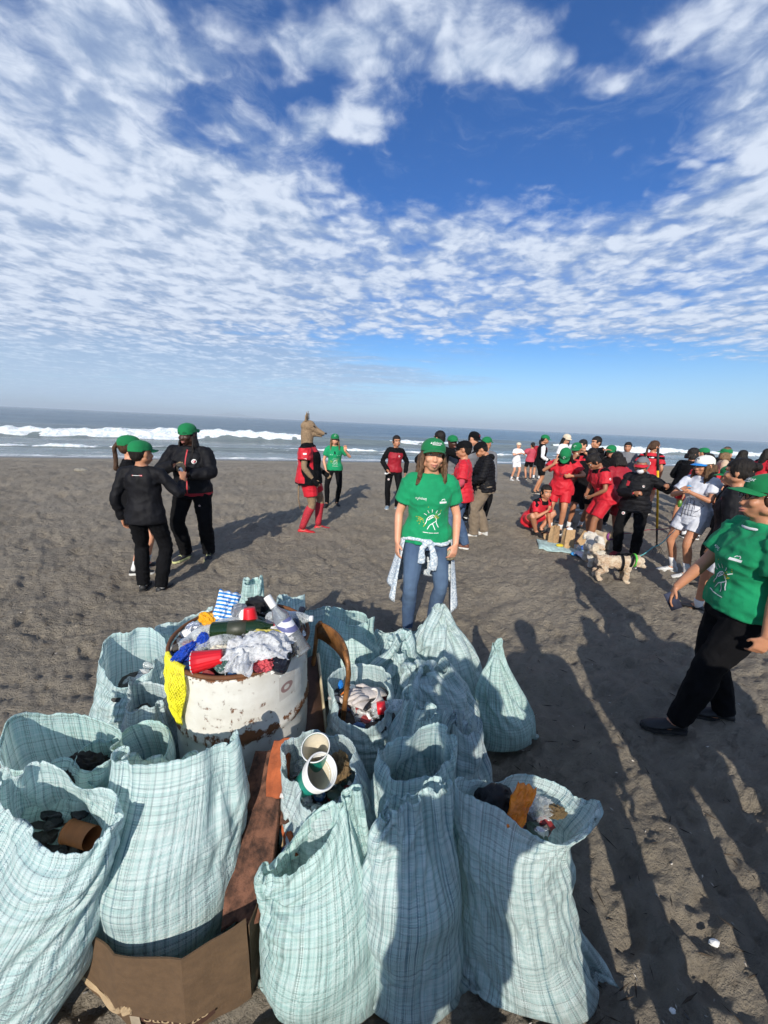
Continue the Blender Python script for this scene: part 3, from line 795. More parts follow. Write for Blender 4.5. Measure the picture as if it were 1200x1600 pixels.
clear_solid = simple('clear_plastic', (.86, .90, .92), .08, nscale=12, namp=.05, trans=.88, ior=1.3, bmp=.4, bs=30)
milky_solid = simple('milky_film', (.78, .80, .82), .3, nscale=12, namp=.1, trans=.45, ior=1.2, bmp=.5, bs=50)
def film_mat(name, col, op, rough):
    def f(t, b, sp):
        o = objco(t); n = noi(t, o, 40, 7, .7, .5); sp('Base Color', col); sp('Roughness', rough); sp('Specular IOR Level', .9)
        sp('Normal', bump(t, (n - .5).abs() * -1.0, .9, .01))
        lw = t.nodes.new('ShaderNodeLayerWeight'); lw.inputs[0].default_value = .35
        a = N(t, lw.outputs['Facing']) * .55 + op + (n - .5).abs().ss(.10, .0) * .25
        sp('Alpha', a.min(1.0))
    return material(name, f)
clear = film_mat('clear_thin_plastic', (.72, .78, .80), .16, .12); milky = film_mat('milky_thin_film', (.80, .82, .84), .28, .3)
green_glass = simple('green_glass', (.012, .035, .010), .05, trans=.25, ior=1.5, nscale=4)
dark_glass = simple('dark_glass', (.012, .014, .024), .06, trans=.15, ior=1.5, nscale=4)
red_pl = simple('red_plastic', (.62, .010, .018), .32, coat=.3, nscale=8, namp=.1)
white_pl = simple('white_plastic', (.74, .74, .72), .4, nscale=10, namp=.06)
blue_pl = simple('blue_film', (.008, .07, .52), .28, nscale=14, namp=.3, bmp=.6, bs=60)
black_pl = simple('black_film', (.012, .012, .014), .25, nscale=14, bmp=.6, bs=50)
yellow_net = simple('yellow_net', (.85, .76, .03), .45, nscale=40, namp=.25)
orange_fl = simple('orange_film', (.80, .20, .01), .22, nscale=20, namp=.4, bmp=.6, bs=60)
teal_cup = simple('teal_card', (.005, .22, .16), .4, nscale=18, namp=.25)
cream_card = simple('cream_card', (.58, .52, .40), .6, nscale=10)
pink_fl = simple('pink_film', (.62, .09, .11), .3, nscale=40, namp=.5, bmp=.5)
foil = simple('crinkled_foil', (.55, .57, .60), .22, metal=.75, nscale=30, namp=.4, bmp=.8, bs=60)
cardboard = simple('cardboard', (.105, .062, .031), .85, nscale=40, namp=.12, bmp=.25, bs=200)  # base colour darkened to stand in for the shade on the box
card_torn = simple('torn_cardboard', (.40, .29, .17), .9, nscale=30, namp=.15, bmp=.4)
darkprint = simple('dark_print', (.055, .022, .012), .8)
def striped(name, a, b, scale, rough=.35, axis=0):
    def f(t, bb, sp):
        o = objco(t); c = sep(t, o)[axis]
        sp('Base Color', mix(t, (c * scale).fract().gt(.5), a, b)); sp('Roughness', rough)
    return material(name, f)

def bottle(loc, d, s, prof, mat, label, parts=(), group=None, cat='bottle', n=20):
    """parts: (name, z0, z1, radius, material)"""
    root = empty('bottle', loc); M_ = TRS((0, 0, 0), d, 0, s)
    m = MB(); m.grid(lathe(prof, n, M_)); m.build('body', mat, root)
    for nm, z0, z1, r, mt in parts:
        mm = MB(); mm.grid(lathe([(r * .96, z0), (r, z0 + .001), (r, z1 - .001), (r * .96, z1)], n, M_)); mm.build(nm, mt, root)
    tag(root, label, cat, group); return root
WINE = [(.0, 0), (.034, .0), (.037, .006), (.037, .19), (.034, .205), (.018, .235), (.0145, .25), (.014, .29), (.0155, .292), (.0155, .30), (.012, .302)]
PET = [(.0, .0), (.022, .0), (.030, .010), (.031, .05), (.028, .075), (.031, .10), (.031, .14), (.024, .17), (.012, .195), (.011, .21)]
lab_w = striped('spirit_label', (.70, .70, .72), (.12, .13, .28), 28.0, axis=2)
bottle((-.69, 1.375, .935), (1, .16, .03), .95, WINE, green_glass, 'dark green wine bottle lying across the top of the drum', (('label', .07, .15, .0376, simple('dark_label', (.03, .035, .02), .5)), ('foil_cap', .262, .303, .0165, simple('foil_red', (.25, .01, .02), .4))))
bottle((-.30, 1.345, .87), (-.62, .30, .72), .92, WINE, simple('clear_glass', (.72, .77, .80), .04, trans=.8, ior=1.45), 'clear spirit bottle with white cap sticking up at the back of the drum', (('label', .10, .17, .0376, lab_w), ('cap', .245, .305, .0175, white_pl)))
bottle((-.385, 1.25, .86), (.10, .9, .30), 1.05, WINE, dark_glass, 'black bottle standing against the right rim of the drum')
g = 'crushed clear plastic bottles in the drum'
for loc, d, lab in (((-.78, 1.40, .885), (1, .35, .3), 'clear plastic bottle with striped label at the left end of the wine bottle'), ((-.81, 1.33, .86), (.3, 1, .1), 'crushed clear bottle against the left inner wall of the drum'),
                    ((-.75, 1.30, .88), (.9, .4, .2), 'crushed clear bottle between the blue bag and the latex glove'), ((-.60, 1.22, .87), (.5, .9, .2), 'crushed clear bottle beside the fallen red cup'), ((-.50, 1.50, .93), (1, -.1, .1), 'clear plastic bottle lying behind the wine bottle')):
    bottle(loc, d, 1.0, PET, clear, lab, (('cap', .197, .212, .0135, white_pl), ('label', .085, .13, .0318, milky)), g)
CUP = [(.0, .002), (.030, .0), (.031, .004), (.046, .115), (.0485, .118), (.0485, .122), (.0455, .120), (.030, .008), (.0, .007)]
def cup(loc, d, s, mat, label, ribs=0, rimm=None, group=None):
    root = empty('cup', loc); M_ = TRS((0, 0, 0), d, 0, s)
    sq = (lambda p: Vector((p.x * (1 + .045 * math.cos(ribs * math.atan2(p.y, p.x))), p.y * (1 + .045 * math.cos(ribs * math.atan2(p.y, p.x))), p.z))) if ribs else None
    prof = CUP[1:-1]
    # finer wall
    prof = [prof[0]] + [(.031 + (.046 - .031) * q, .004 + .111 * q + .0) for q in (0, .2, .4, .6, .8, 1)] + prof[3:]
    m = MB(); m.grid(lathe(prof, 48 if ribs else 28, M_, sq)); m.build('body', mat, root)
    mm = MB(); mm.grid(lathe([(.0295, .009), (.0445, .1185)], 28, M_), cap1=False); mm.build('lining', cream_card if rimm and mat not in (red_pl,) else white_pl, root)
    if rimm:
        rr = [[M_ @ Vector(((.0475 + .0022 * math.cos(q)) * math.cos(a), (.0475 + .0022 * math.cos(q)) * math.sin(a), .120 + .0022 * math.sin(q))) for q in [2 * PI * j / 6 for j in range(6)]] for a in [2 * PI * i / 32 for i in range(33)]]
        mm = MB(); mm.grid(rr, cap0=False, cap1=False); mm.build('rim', rimm, root)
    tag(root, label, 'cup', group); return root
cup((-.585, 1.235, .915), (-1, -.28, -.12), .86, red_pl, 'ribbed red party cup lying on its side at the front of the drum', 16, white_pl)
cup((-.555, 1.44, 1.01), (.12, -.15, -1), .78, red_pl, 'red cup turned upside down behind the wine bottle')
cup((-.51, 1.215, .87), (.15, -.3, 1), .55, white_pl, 'small white cup standing at the front inside the drum rim')
def pillow(name, loc, size, rot, mat, label, seed):
    w, h_, t_ = size; n = 16; m = MB()
    for sg in (1, -1):
        V = []
        for j in range(n):
            for i in range(n):
                u, v = i / (n - 1) * 2 - 1, j / (n - 1) * 2 - 1; k = (max(0, 1 - u ** 4) * max(0, 1 - v ** 4)) ** .5
                q = abs(mnoise.noise((u * 2.2, v * 2.2, seed + sg))) + .5 * abs(mnoise.noise((u * 6, v * 6, seed)))
                V.append((u * w / 2 * (1 - .10 * (1 - abs(v))), v * h_ / 2 + .004 * math.sin(u * 9 + seed), sg * t_ / 2 * k * (1.25 - q) + .010 * mnoise.noise((u * 2, v * 2, seed + 9))))
        f = [(j * n + i, j * n + i + 1, (j + 1) * n + i + 1, (j + 1) * n + i) for j in range(n - 1) for i in range(n - 1)]
        m.add(V, f if sg > 0 else [q[::-1] for q in f])
    o = m.build(name, mat, smooth=False); o.location = loc; o.rotation_euler = rot; tag(o, label, 'wrapper'); return o
pillow('snack_bag', (-.69, 1.52, .965), (.10, .14, .045), (1.0, .35, .35), striped('snack_stripe', (.015, .22, .62), (.75, .78, .80), 60., .25, 1), 'blue and white striped snack bag at the back left of the drum', 3)
crumple('wrapper', (-.745, 1.47, .925), (.05, .025, .03), simple('amber_film', (.85, .40, .01), .25, bmp=.5), 4, label='yellow-orange wrapper below the striped snack bag', cat='wrapper', rot=(0, .6, .2))
crumple('wrapper', (-.62, 1.50, .955), (.035, .03, .04), foil, 5, label='crinkled silver wrapper between snack bag and upturned red cup', cat='wrapper')
crumple('wrapper', (-.595, 1.47, .94), (.018, .012, .045), white_pl, 6, label='small white wrapper standing left of the upturned red cup', cat='wrapper')
crumple('plastic_bag', (-.745, 1.275, .895), (.022, .06, .03), blue_pl, 7, label='knotted blue plastic bag at the left inside the drum', cat='bag', rot=(.2, 0, -.5), amp=.5)
crumple('plastic_bag', (-.705, 1.33, .92), (.022, .025, .03), blue_pl, 8, label='puffed upper end of blue bag beside the clear bottles', cat='bag', amp=.4)
crumple('plastic_bag', (-.575, 1.60, .94), (.06, .04, .04), black_pl, 9, label='black plastic bag at the back of the drum', cat='bag')
crumple('plastic_bag', (-.40, 1.40, .925), (.06, .045, .035), white_pl, 10, label='crumpled white and red carrier bag beside the label of the spirit bottle', cat='bag', amp=.5)
crumple('wrapper', (-.44, 1.245, .885), (.045, .035, .03), pink_fl, 11, label='pink and white crumpled packet at the front right of the drum', cat='wrapper', amp=.5)
crumple('wrapper', (-.45, 1.43, .93), (.05, .018, .015), red_pl, 12, label='red wrapper strip at the neck of the wine bottle', cat='wrapper')
crumple('latex_glove', (-.615, 1.285, .905), (.045, .028, .018), simple('latex', (.66, .60, .46), .5), 13, label='cream latex glove in the middle of the drum', cat='glove', amp=.5)
crumple('leaf_litter', (-.55, 1.33, .91), (.045, .035, .025), simple('brown_paper', (.22, .17, .13), .8, bmp=.6), 14, label='brown crumpled paper under the wine bottle', cat='paper', amp=.5)
crumple('wrapper', (-.585, 1.235, .885), (.035, .03, .025), simple('mixed_film', (.06, .12, .11), .3, nscale=60, namp=.8), 15, label='dark patterned wrapper beside the fallen red cup', cat='wrapper', amp=.5)
film('plastic_bag', (-.45, 1.29, .945), (.12, .08, .055), milky, 2, 'large milky translucent plastic bag spread over the right half of the drum', 'bag', .6)
film('plastic_bag', (-.50, 1.25, .925), (.05, .11, .045), milky, 5, 'thin clear bag twisted across the middle of the drum', 'bag', .6)
film('ribbon', (-.43, 1.36, .955), (.07, .014, .012), simple('yellow_film', (.60, .50, .10), .35), 8, 'dull yellow strip on the milky bag', 'ribbon', .5, nv=8)
# everything lower down that only fills the gaps: nobody could count it
def filler(name, cx, cy, z, R, n, seed, label, mats, size=(.02, .045)):
    r = random.Random(seed); m = MB()
    for i in range(n):
        a = r.uniform(0, 2 * PI); q = R * math.sqrt(r.random()); s = r.uniform(*size)
        M_ = Matrix.Rotation(r.uniform(0, 6), 3, 'X') @ Matrix.Rotation(r.uniform(0, 6), 3, 'Y')
        b0 = len(m.v); m.cur = r.randrange(len(mats))
        m.ell((cx + q * math.cos(a), cy + q * math.sin(a), z + r.uniform(-.02, .015)), (s * r.uniform(.4, 1.3), s * .45, s * .8), M_, 9, 6)
        for k in range(b0, len(m.v)):
            p = Vector(m.v[k]); m.v[k] = tuple(p + mnoise.noise_vector(p * 40) * s * .35)
    m.cur = 0
    nn = 26; m.add([(cx + R * math.cos(2 * PI * k / nn), cy + R * math.sin(2 * PI * k / nn), z - .015) for k in range(nn)], [tuple(range(nn))])
    o = m.build(name, mats, smooth=False); tag(o, label, None, kind='stuff'); return o
mixed = [simple('grime', (.05, .045, .04), .7), clear, foil, white_pl, simple('dull_green', (.06, .10, .07), .5), simple('dull_red', (.25, .03, .03), .5), simple('dull_blue', (.04, .10, .22), .5)]
filler('litter_fill', DX, DY, .85, .262, 190, 3, 'mixed small litter filling the drum between the larger pieces', mixed)
def yellow_bag():
    root = empty('net_bag', (-.84, 1.26, .86)); tag(root, 'yellow plastic net bag hanging over the left side of the drum', 'net bag')
    V = []; nu, nv = 26, 60
    for layer in range(2):
        for j in range(nv):
            v = j / (nv - 1)
            for i in range(nu):
                u = i / (nu - 1) * 2 - 1
                a = math.radians(233 + u * 14 * (1 - .25 * v + .25 * math.sin(v * 5)))
                bulge = .014 + .020 * math.sin(v * PI) * (1 if layer else .5) * (1 - u * u * .7) + .007 * mnoise.noise((u * 4, v * 9, layer * 4))
                rr = DR + bulge; z = DH + .01 - v * .27 + .012 * mnoise.noise((u * 3, v * 2, 3)) * v
                if v < .06: rr = DR + .0 + .014 * (v / .06) ; z = DH + .012
                V.append((DX + rr * math.cos(a) + .84, DY + rr * math.sin(a) - 1.26, z - .86))
    r = random.Random(4)
    def strand(layer, path):
        return [Vector(V[layer * nu * nv + j * nu + i]) for i, j in path]
    m = MB()
    for layer in range(2):
        for k in range(-nv, nu + nv, 2):
            for sgn in (1, -1):
                path = []
                for j in range(0, nv, 2):
                    i = k + sgn * j // 2 if sgn > 0 else k - j // 2
                    i2 = i if sgn > 0 else i + nv // 2
                    if 0 <= i2 < nu: path.append((i2, j))
                if len(path) > 2: m.tube(strand(layer, path), .0017, 4)
        for i in range(nu):
            m.tube(strand(layer, [(min(nu - 1, max(0, i + (1 if (j // 4) % 2 else 0))), j) for j in range(0, nv, 3)]), .0010, 4)
    o = m.build('net', yellow_net, root)
    # crumpled yellow film inside the net
    F = [(j * nu + i, j * nu + i + 1, (j + 1) * nu + i + 1, (j + 1) * nu + i) for j in range(nv - 1) for i in range(nu - 1)]
    W_ = [Vector(p) * 1.0 for p in V[:nu * nv]]
    mesh_obj('inner_film', W_, F, film_mat('yellow_sheet', (.80, .72, .06), .35, .35), root)
yellow_bag()

# ------------------------------------------------------------------ folding chair
def chair():
    A = Vector((-.315, 1.70, 0)); B = Vector((-.12, 1.40, 0)); c = (A + B) / 2
    root = empty('folding_chair', c); tag(root, 'rusty folded metal chair leaning between the drum and the round sack', 'chair')
    A -= c; B -= c; w = (B - A).normalized(); out = Vector((w.y, -w.x, 0))   # toward the left/front
    br = simple('chair_brown', (.20, .085, .025), .38, metal=.25, nscale=14, namp=.6, bmp=.35, bs=60)
    pale = simple('chair_pale', (.50, .42, .27), .5, metal=.1, nscale=9, namp=.5, bmp=.4, bs=50)
    # back frame: legs with bent top corners
    for P_, s_ in ((A, 1), (B, -1)):
        m = MB(); m.tube([P_ + Vector((0, 0, .0)) + out * .10, P_ + Vector((0, 0, .45)) + out * .03, P_ + Vector((0, 0, .74)), P_ + Vector((0, 0, .79)) + w * s_ * .010, P_ + Vector((0, 0, .825)) + w * s_ * .045], .0115, 10); m.build('leg', br, root)
    m = MB()   # curved back panel
    rings = []
    for i in range(17):
        u = i / 16; p = A.lerp(B, u); bow = .035 * math.sin(PI * u); hz = .085 + .012 * math.sin(PI * u)
        lo = .725 - .0; e = min(u, 1 - u); drop = .045 * (1 - min(1, e / .12)) ** 2
        rings.append([p - out * (bow + .004) + Vector((0, 0, lo - drop * .3)), p - out * (bow - .004) + Vector((0, 0, lo - drop * .3)), p - out * (bow - .008) + Vector((0, 0, lo + hz - drop)), p - out * bow + Vector((0, 0, lo + hz + .008 - drop)), p - out * (bow + .008) + Vector((0, 0, lo + hz - drop))])
    m.grid(rings); m.build('back_panel', br, root)
    # seat rails (folded down, pale paint worn off) and seat pan between them
    s0 = A + Vector((.0, 0, .60)) - w * .03 - out * .02; s1 = B + Vector((0, 0, .27)) + w * .0 + out * .08
    m = MB(); m.tube([s0, s1], [(.018, .008)] * 2, 8, ref=(0, 0, 1)); m.build('seat_rail', pale, root)
    off = out * .20 + Vector((0, 0, -.03))
    m = MB(); m.tube([s0 + off, s1 + off], [(.018, .008)] * 2, 8, ref=(0, 0, 1)); m.build('seat_rail', pale, root)
    m = MB(); q = [s0, s0 + off, s1 + off, s1]; m.add([p + Vector((0, 0, .004)) for p in q] + [p + Vector((0, 0, -.006)) for p in q], [(0, 1, 2, 3), (7, 6, 5, 4), (0, 4, 5, 1), (1, 5, 6, 2), (2, 6, 7, 3), (3, 7, 4, 0)]); m.build('seat', simple('chair_seat', (.10, .05, .03), .6, nscale=12, namp=.4), root)
    for h in (.16,):
        m = MB(); m.tube([A + Vector((0, 0, h)) + out * .07, B + Vector((0, 0, h)) + out * .07], .007, 8); m.build('crossbar', br, root)
chair()

# ------------------------------------------------------------------ cardboard box with torn sides
def text_flat(s, size, extr=0.0):
    cu = bpy.data.curves.new('t', 'FONT'); cu.body = s; cu.size = size; cu.align_x = 'CENTER'; cu.align_y = 'CENTER'; cu.extrude = extr
    o = bpy.data.objects.new('t', cu); COL.objects.link(o)
    dg = bpy.context.evaluated_depsgraph_get(); me = bpy.data.meshes.new_from_object(o.evaluated_get(dg)); COL.objects.unlink(o); bpy.data.objects.remove(o)
    return me
def text_on(s, size, origin, ux, uy, mat, parent, name='printed_word', off=.0015, bend=None):
    me = text_flat(s, size); n = Vector(ux).cross(Vector(uy)).normalized()
    for v in me.vertices:
        p = Vector(origin) + Vector(ux) * v.co.x + Vector(uy) * v.co.y
        if bend: p = bend(v.co.x, v.co.y)
        v.co = p + n * off
    me.materials.clear(); me.materials.append(mat)
    return link(bpy.data.objects.new(name, me), parent)
def sheet(m, P, th):
    """thick quad sheet from a list of polyline rings bottom->top"""
    n = len(P[0]); rows = len(P)
    nv = []
    for j in range(rows):
        row = []
        for i in range(n):
            a = Vector(P[j][min(i + 1, n - 1)]) - Vector(P[j][max(i - 1, 0)]); b = Vector(P[min(j + 1, rows - 1)][i]) - Vector(P[max(j - 1, 0)][i])
            k = a.cross(b); k.normalize(); row.append(k)
        nv.append(row)
    v = [Vector(P[j][i]) + nv[j][i] * s_ * th / 2 for s_ in (1, -1) for j in range(rows) for i in range(n)]
    N_ = rows * n; f = []
    for j in range(rows - 1):
        for i in range(n - 1):
            a = j * n + i; q = (a, a + 1, a + n + 1, a + n)
            f.append(q); f.append(tuple(N_ + k for k in reversed(q)))
    edge = [i for i in range(n)] + [j * n + n - 1 for j in range(1, rows)] + [(rows - 1) * n + i for i in range(n - 2, -1, -1)] + [j * n for j in range(rows - 2, 0, -1)]
    for k in range(len(edge)):
        a, b = edge[k], edge[(k + 1) % len(edge)]; f.append((a, N_ + a, N_ + b, b))
    m.add(v, f)
def box():
    root = empty('cardboard_box', (-.57, .88, 0)); tag(root, 'torn brown cardboard box holding the bulging sack', 'box')
    o = Vector((-.57, .88, 0))
    # footprint corners (bulged open front)
    FL, F1, F2, FR, BR, BL = (Vector(p) - Vector((o.x, o.y, 0)) for p in ((-.86, .79, 0), (-.70, .725, 0), (-.50, .715, 0), (-.35, .79, 0), (-.315, 1.06, 0), (-.86, 1.10, 0)))
    def wall(name, pts, z0, z1, tear=0.0, lean=.0, mt=cardboard, seed=0, top=None):
        n = 14; path = []
        for k in range(len(pts) - 1):
            for i in range(n): path.append(pts[k].lerp(pts[k + 1], i / n))
        path.append(pts[-1]); P = []
        for j in range(9):
            v = j / 8; row = []
            for i, p in enumerate(path):
                q = i / (len(path) - 1); zt = (top(q) if top else z1) - tear * abs(mnoise.noise((i * .35, seed, 0)))
                d = (p - Vector((.05, .1, 0))).normalized(); w = .006 * mnoise.noise((q * 6, v * 3, seed))
                row.append(p + d * (lean * v + w) + Vector((0, 0, z0 + (zt - z0) * v)))
            P.append(row)
        m = MB(); sheet(m, P, .004); return m.build(name, mt, root, smooth=False)
    wall('front_panel', [FL, F1, F2, FR], .005, .22, 0, .0, seed=1)
    wall('side_panel', [FR, BR], .005, .34, .02, .01, seed=2)
    wall('side_panel', [BL, FL], .005, .33, .02, .02, seed=3)
    wall('back_panel', [BR, BL], .005, .33, .02, .0, seed=4)
    # outer flap folded down over the front, its lower edge torn pale
    sh = Vector((0, -.022, 0))
    wall('flap', [FL + sh, F1 + sh, F2 + sh, FR + sh + Vector((.01, 0, 0))], .098, .335, 0, -.012, seed=5, top=lambda q: .345 - .03 * math.sin(PI * q) + .03 * q)
    t = wall('torn_edge', [FL + sh * 1.15, F1 + sh * 1.15, F1.lerp(F2, .2) + sh * 1.15], .112, .138, .03, -.004, card_torn, 6)
    m = MB(); m.add([FL + Vector((0, 0, .006)), F1 + Vector((0, 0, .006)), F2 + Vector((0, 0, .006)), FR + Vector((0, 0, .006)), BR + Vector((0, 0, .006)), BL + Vector((0, 0, .006))], [(0, 1, 2, 3, 4, 5)]); m.build('bottom_panel', cardboard, root)
    # printed word, partly covered by the flap, and the three bars at the right
    ux = (FR - F2).normalized(); nrm = Vector((ux.y, -ux.x, 0))
    # dark oval behind the word, follows the two front faces
    def face(a, z):
        L1 = (F2 - F1).length
        p = F2 + (F1 - F2).normalized() * (-a) if a < 0 else F2 + ux * a
        nn = Vector((0, -1, 0)) if a < 0 else nrm
        return p + nn * .010 + Vector((0, 0, z))
    m = MB(); k = 40; vs = []
    for j in range(2):
        for i in range(k):
            a = -.17 + .235 * i / (k - 1); e = math.sqrt(max(0, 1 - ((a + .04) / .125) ** 2)); vs.append(face(a, .075 + (.052 * e if j else -.045 * e)))
    m.add(vs, [(i, i + 1, k + i + 1, k + i) for i in range(k - 1)]); m.build('printed_oval', darkprint, root)
    me = text_flat('Sabritas', .060)
    for v in me.vertices:
        a = v.co.x - .045; p = face(a, .078 + v.co.y + .05 * (a + .05)); nn = Vector((0, -1, 0)) if a < 0 else nrm
        v.co = p + nn * .002
    me.materials.clear(); me.materials.append(card_torn); link(bpy.data.objects.new('printed_word', me), root)
    for i in range(3):
        m = MB(); vs = [face(.105 + u * .028, .105 + i * .018 + u * .006 + w) + nrm * .0 for u, w in ((0, 0), (1, 0), (1, .010), (0, .010))]; m.add(vs, [(0, 1, 2, 3)]); m.build('printed_bar', darkprint, root)
    m = MB(); vs = [face(a, z) + Vector((0, -.003, 0)) for a, z in ((-.175, .01), (-.145, .01), (-.150, .11), (-.18, .11))]; m.add(vs, [(0, 1, 2, 3)]); m.build('packing_tape', simple('tape', (.36, .30, .22), .35), root)
box()

# ------------------------------------------------------------------ broken clay roof tiles, stacked on edge
def tiles():
    clay = simple('fired_clay', (.33, .08, .025), .85, nscale=16, namp=.35, bmp=.5, bs=60)
    old = simple('weathered_clay', (.105, .045, .026), .9, nscale=26, namp=.75, bmp=.8, bs=60)
    r = random.Random(3)
    def slab(loc, size, rot, mt, label, seed):
        rr = random.Random(seed); R = Matrix.Rotation(rot[2], 3, 'Z') @ Matrix.Rotation(rot[1], 3, 'Y') @ Matrix.Rotation(rot[0], 3, 'X')
        m = MB(); n = 14; out = []
        # jagged outline, thin slab
        for i in range(n):
            a = 2 * PI * i / n; c, s_ = math.cos(a), math.sin(a); k = 1 / max(abs(c), abs(s_)); k = min(k, 1.3)
            jj = 1 - rr.random() * .12; out.append((c * k * jj * size[0] / 2, s_ * k * jj * size[1] / 2))
        rings = [[R @ Vector((x * q, y * q, z)) for x, y in out] for q, z in ((.97, -size[2] / 2), (1, -size[2] * .3), (1, size[2] * .3), (.97, size[2] / 2))]
        m.grid(rings); o = m.build('clay_tile', mt, smooth=False); o.location = loc; tag(o, label, 'tile', 'broken clay tiles beside the box'); return o
    slab((-.385, .99, .42), (.15, .48, .03), (math.radians(38), -.12, -.05), old, 'long weathered brown clay slab leaning beside the bulging sack', 1)
    slab((-.345, 1.12, .54), (.085, .19, .025), (math.radians(40), -.2, -.1), clay, 'bright orange broken tile at the top of the tile pile', 2)
    slab((-.315, 1.06, .47), (.07, .16, .02), (math.radians(42), -.6, -.15), old, 'small grey-brown tile fragment right of the bright orange one', 3)
    slab((-.29, 1.01, .42), (.05, .20, .02), (math.radians(45), -.9, -.1), clay, 'narrow orange tile fragment standing on edge', 4)
    slab((-.37, .93, .33), (.10, .16, .02), (math.radians(40), .1, .1), old, 'dark clay fragment at the lower end of the long slab', 5)
    slab((-.27, 1.02, .42), (.03, .16, .03), (math.radians(50), -.2, -.5), simple('wood_offcut', (.40, .27, .14), .8, nscale=30, namp=.2), 'pale wooden offcut behind the narrow orange fragment', 6)
    slab((-.42, 1.05, .36), (.17, .30, .03), (math.radians(50), 0, .0), simple('dark_board', (.06, .035, .02), .9, bmp=.4), 'dark brown board behind the tiles against the drum', 7)
    crumple('wrapper', (-.265, .96, .36), (.03, .02, .05), striped('blue_white', (.04, .06, .30), (.65, .66, .68), 1.5, .3, 2), 21, label='blue and white wrapper wedged beside the tiles', cat='wrapper', rot=(0, .4, 0))
tiles()

# ------------------------------------------------------------------ rubbish showing in the open sacks
def cup_art(t, b, sp):
    o = objco(t); n = vor(t, o, 9.0, 'F1'); sp('Base Color', mix(t, n.lt(.32), (.004, .19, .14), (.50, .47, .36))); sp('Roughness', .4)
cup_a = material('cup_print', cup_art)
cup((-.195, 1.11, .575), (-.05, -.35, 1.0), 1.02, cup_a, 'large green printed paper cup leaning in its sack', 0, white_pl)
tc = cup((-.245, 1.06, .53), (.55, -.35, .9), 1.12, teal_cup, 'teal paper cup with a stack of white lid rings', 0, white_pl)
dd_ = Vector((.55, -.35, .9)).normalized()
for i in range(4):
    c_ = Vector((-.245, 1.06, .53)) + dd_ * (.118 + .0115 * i); M_ = TRS(c_, dd_); R_ = .051 + .0013 * i
    m = MB(); m.grid([[M_ @ Vector(((R_ + .0035 * math.cos(q)) * math.cos(a), (R_ + .0035 * math.cos(q)) * math.sin(a), .0062 * math.sin(q))) for q in [2 * PI * j / 8 for j in range(8)]] for a in [2 * PI * k / 36 for k in range(37)]], cap0=False, cap1=False)
    m.v = [tuple(Vector(q) - tc.location) for q in m.v]; m.build('lid_ring', white_pl, tc)
crumple('litter_clump', (-.13, 1.12, .55), (.05, .05, .05), simple('brown_litter', (.20, .13, .06), .8, nscale=60, namp=.7, bmp=.7), 31, label='brown crumpled packet behind the green printed cup', cat='litter', amp=.5)
filler('litter_fill', -.19, 1.09, .50, .10, 50, 8, 'mixed litter in the sack of cups', mixed)
# gloves sack
filler('litter_fill', -.06, 1.45, .53, .125, 70, 9, 'mixed litter in the sack of gloves', mixed)
grey_knit = simple('glove_knit', (.55, .50, .47), .9, nscale=60, namp=.15, bmp=.5, bs=300)
def glove(loc, rz, tilt, label, seed):
    root = empty('work_glove', loc, rz); tag(root, label, 'glove')
    m = MB(); r = random.Random(seed)
    m.tube([(0, -.07, 0), (0, -.03, .006), (0, .02, .010), (0, .05, .004)], [(.036, .010), (.040, .014), (.045, .015), (.040, .010)], 12, ref=(1, 0, 0))
    for k in range(4):
        x = -.033 + .022 * k; L_ = (.055, .07, .068, .05)[k]
        m.tube([(x, .035, .005), (x * 1.1, .06 + L_ * .3, .014), (x * 1.25, .06 + L_, -.004 + .01 * r.random())], [.011, .0105, .008], 8)
    m.tube([(.03, -.01, .005), (.065, .015, .012), (.075, .045, .006)], [.012, .011, .009], 8)
    m.build('glove_hand', grey_knit, root)
    m = MB(); m.tube([(0, -.075, 0), (0, -.062, .002)], [(.038, .012)] * 2, 12, ref=(1, 0, 0)); m.build('cuff', black_pl, root)
    root.rotation_euler = (tilt, 0.15, rz)
glove((-.02, 1.47, .585), 2.1, .15, 'grey knitted work glove with black cuff on top of the gloves sack', 1)
glove((-.09, 1.43, .575), 1.1, -.1, 'second grey glove lying under the first in the round sack', 2)
bottle((-.015, 1.40, .565), (1, .1, .15), .85, PET, clear, 'small clear bottle with red label in the sack of gloves', (('label', .03, .075, .0325, red_pl),))
cup((.035, 1.46, .53), (-.6, -.2, .8), .75, white_pl, 'white cup at the right edge of the sack of gloves')
crumple('plastic_bag', (-.15, 1.47, .57), (.045, .05, .03), black_pl, 33, label='black bag at the left inside the sack of gloves', cat='bag')
m = MB(); m.tube([(-.155, 1.44, .60), (-.14, 1.43, .625), (-.125, 1.45, .635), (-.12, 1.48, .62)], .0035, 8); tag(m.build('plastic_straw', simple('orange_pl', (.75, .20, .03), .4)), 'bent orange straw on the black bag in the sack of gloves', 'straw')
crumple('wrapper', (-.165, 1.50, .60), (.012, .02, .025), simple('bright_blue', (.02, .20, .60), .3), 34, label='bright blue scrap at the left rim of the sack of gloves', cat='wrapper')
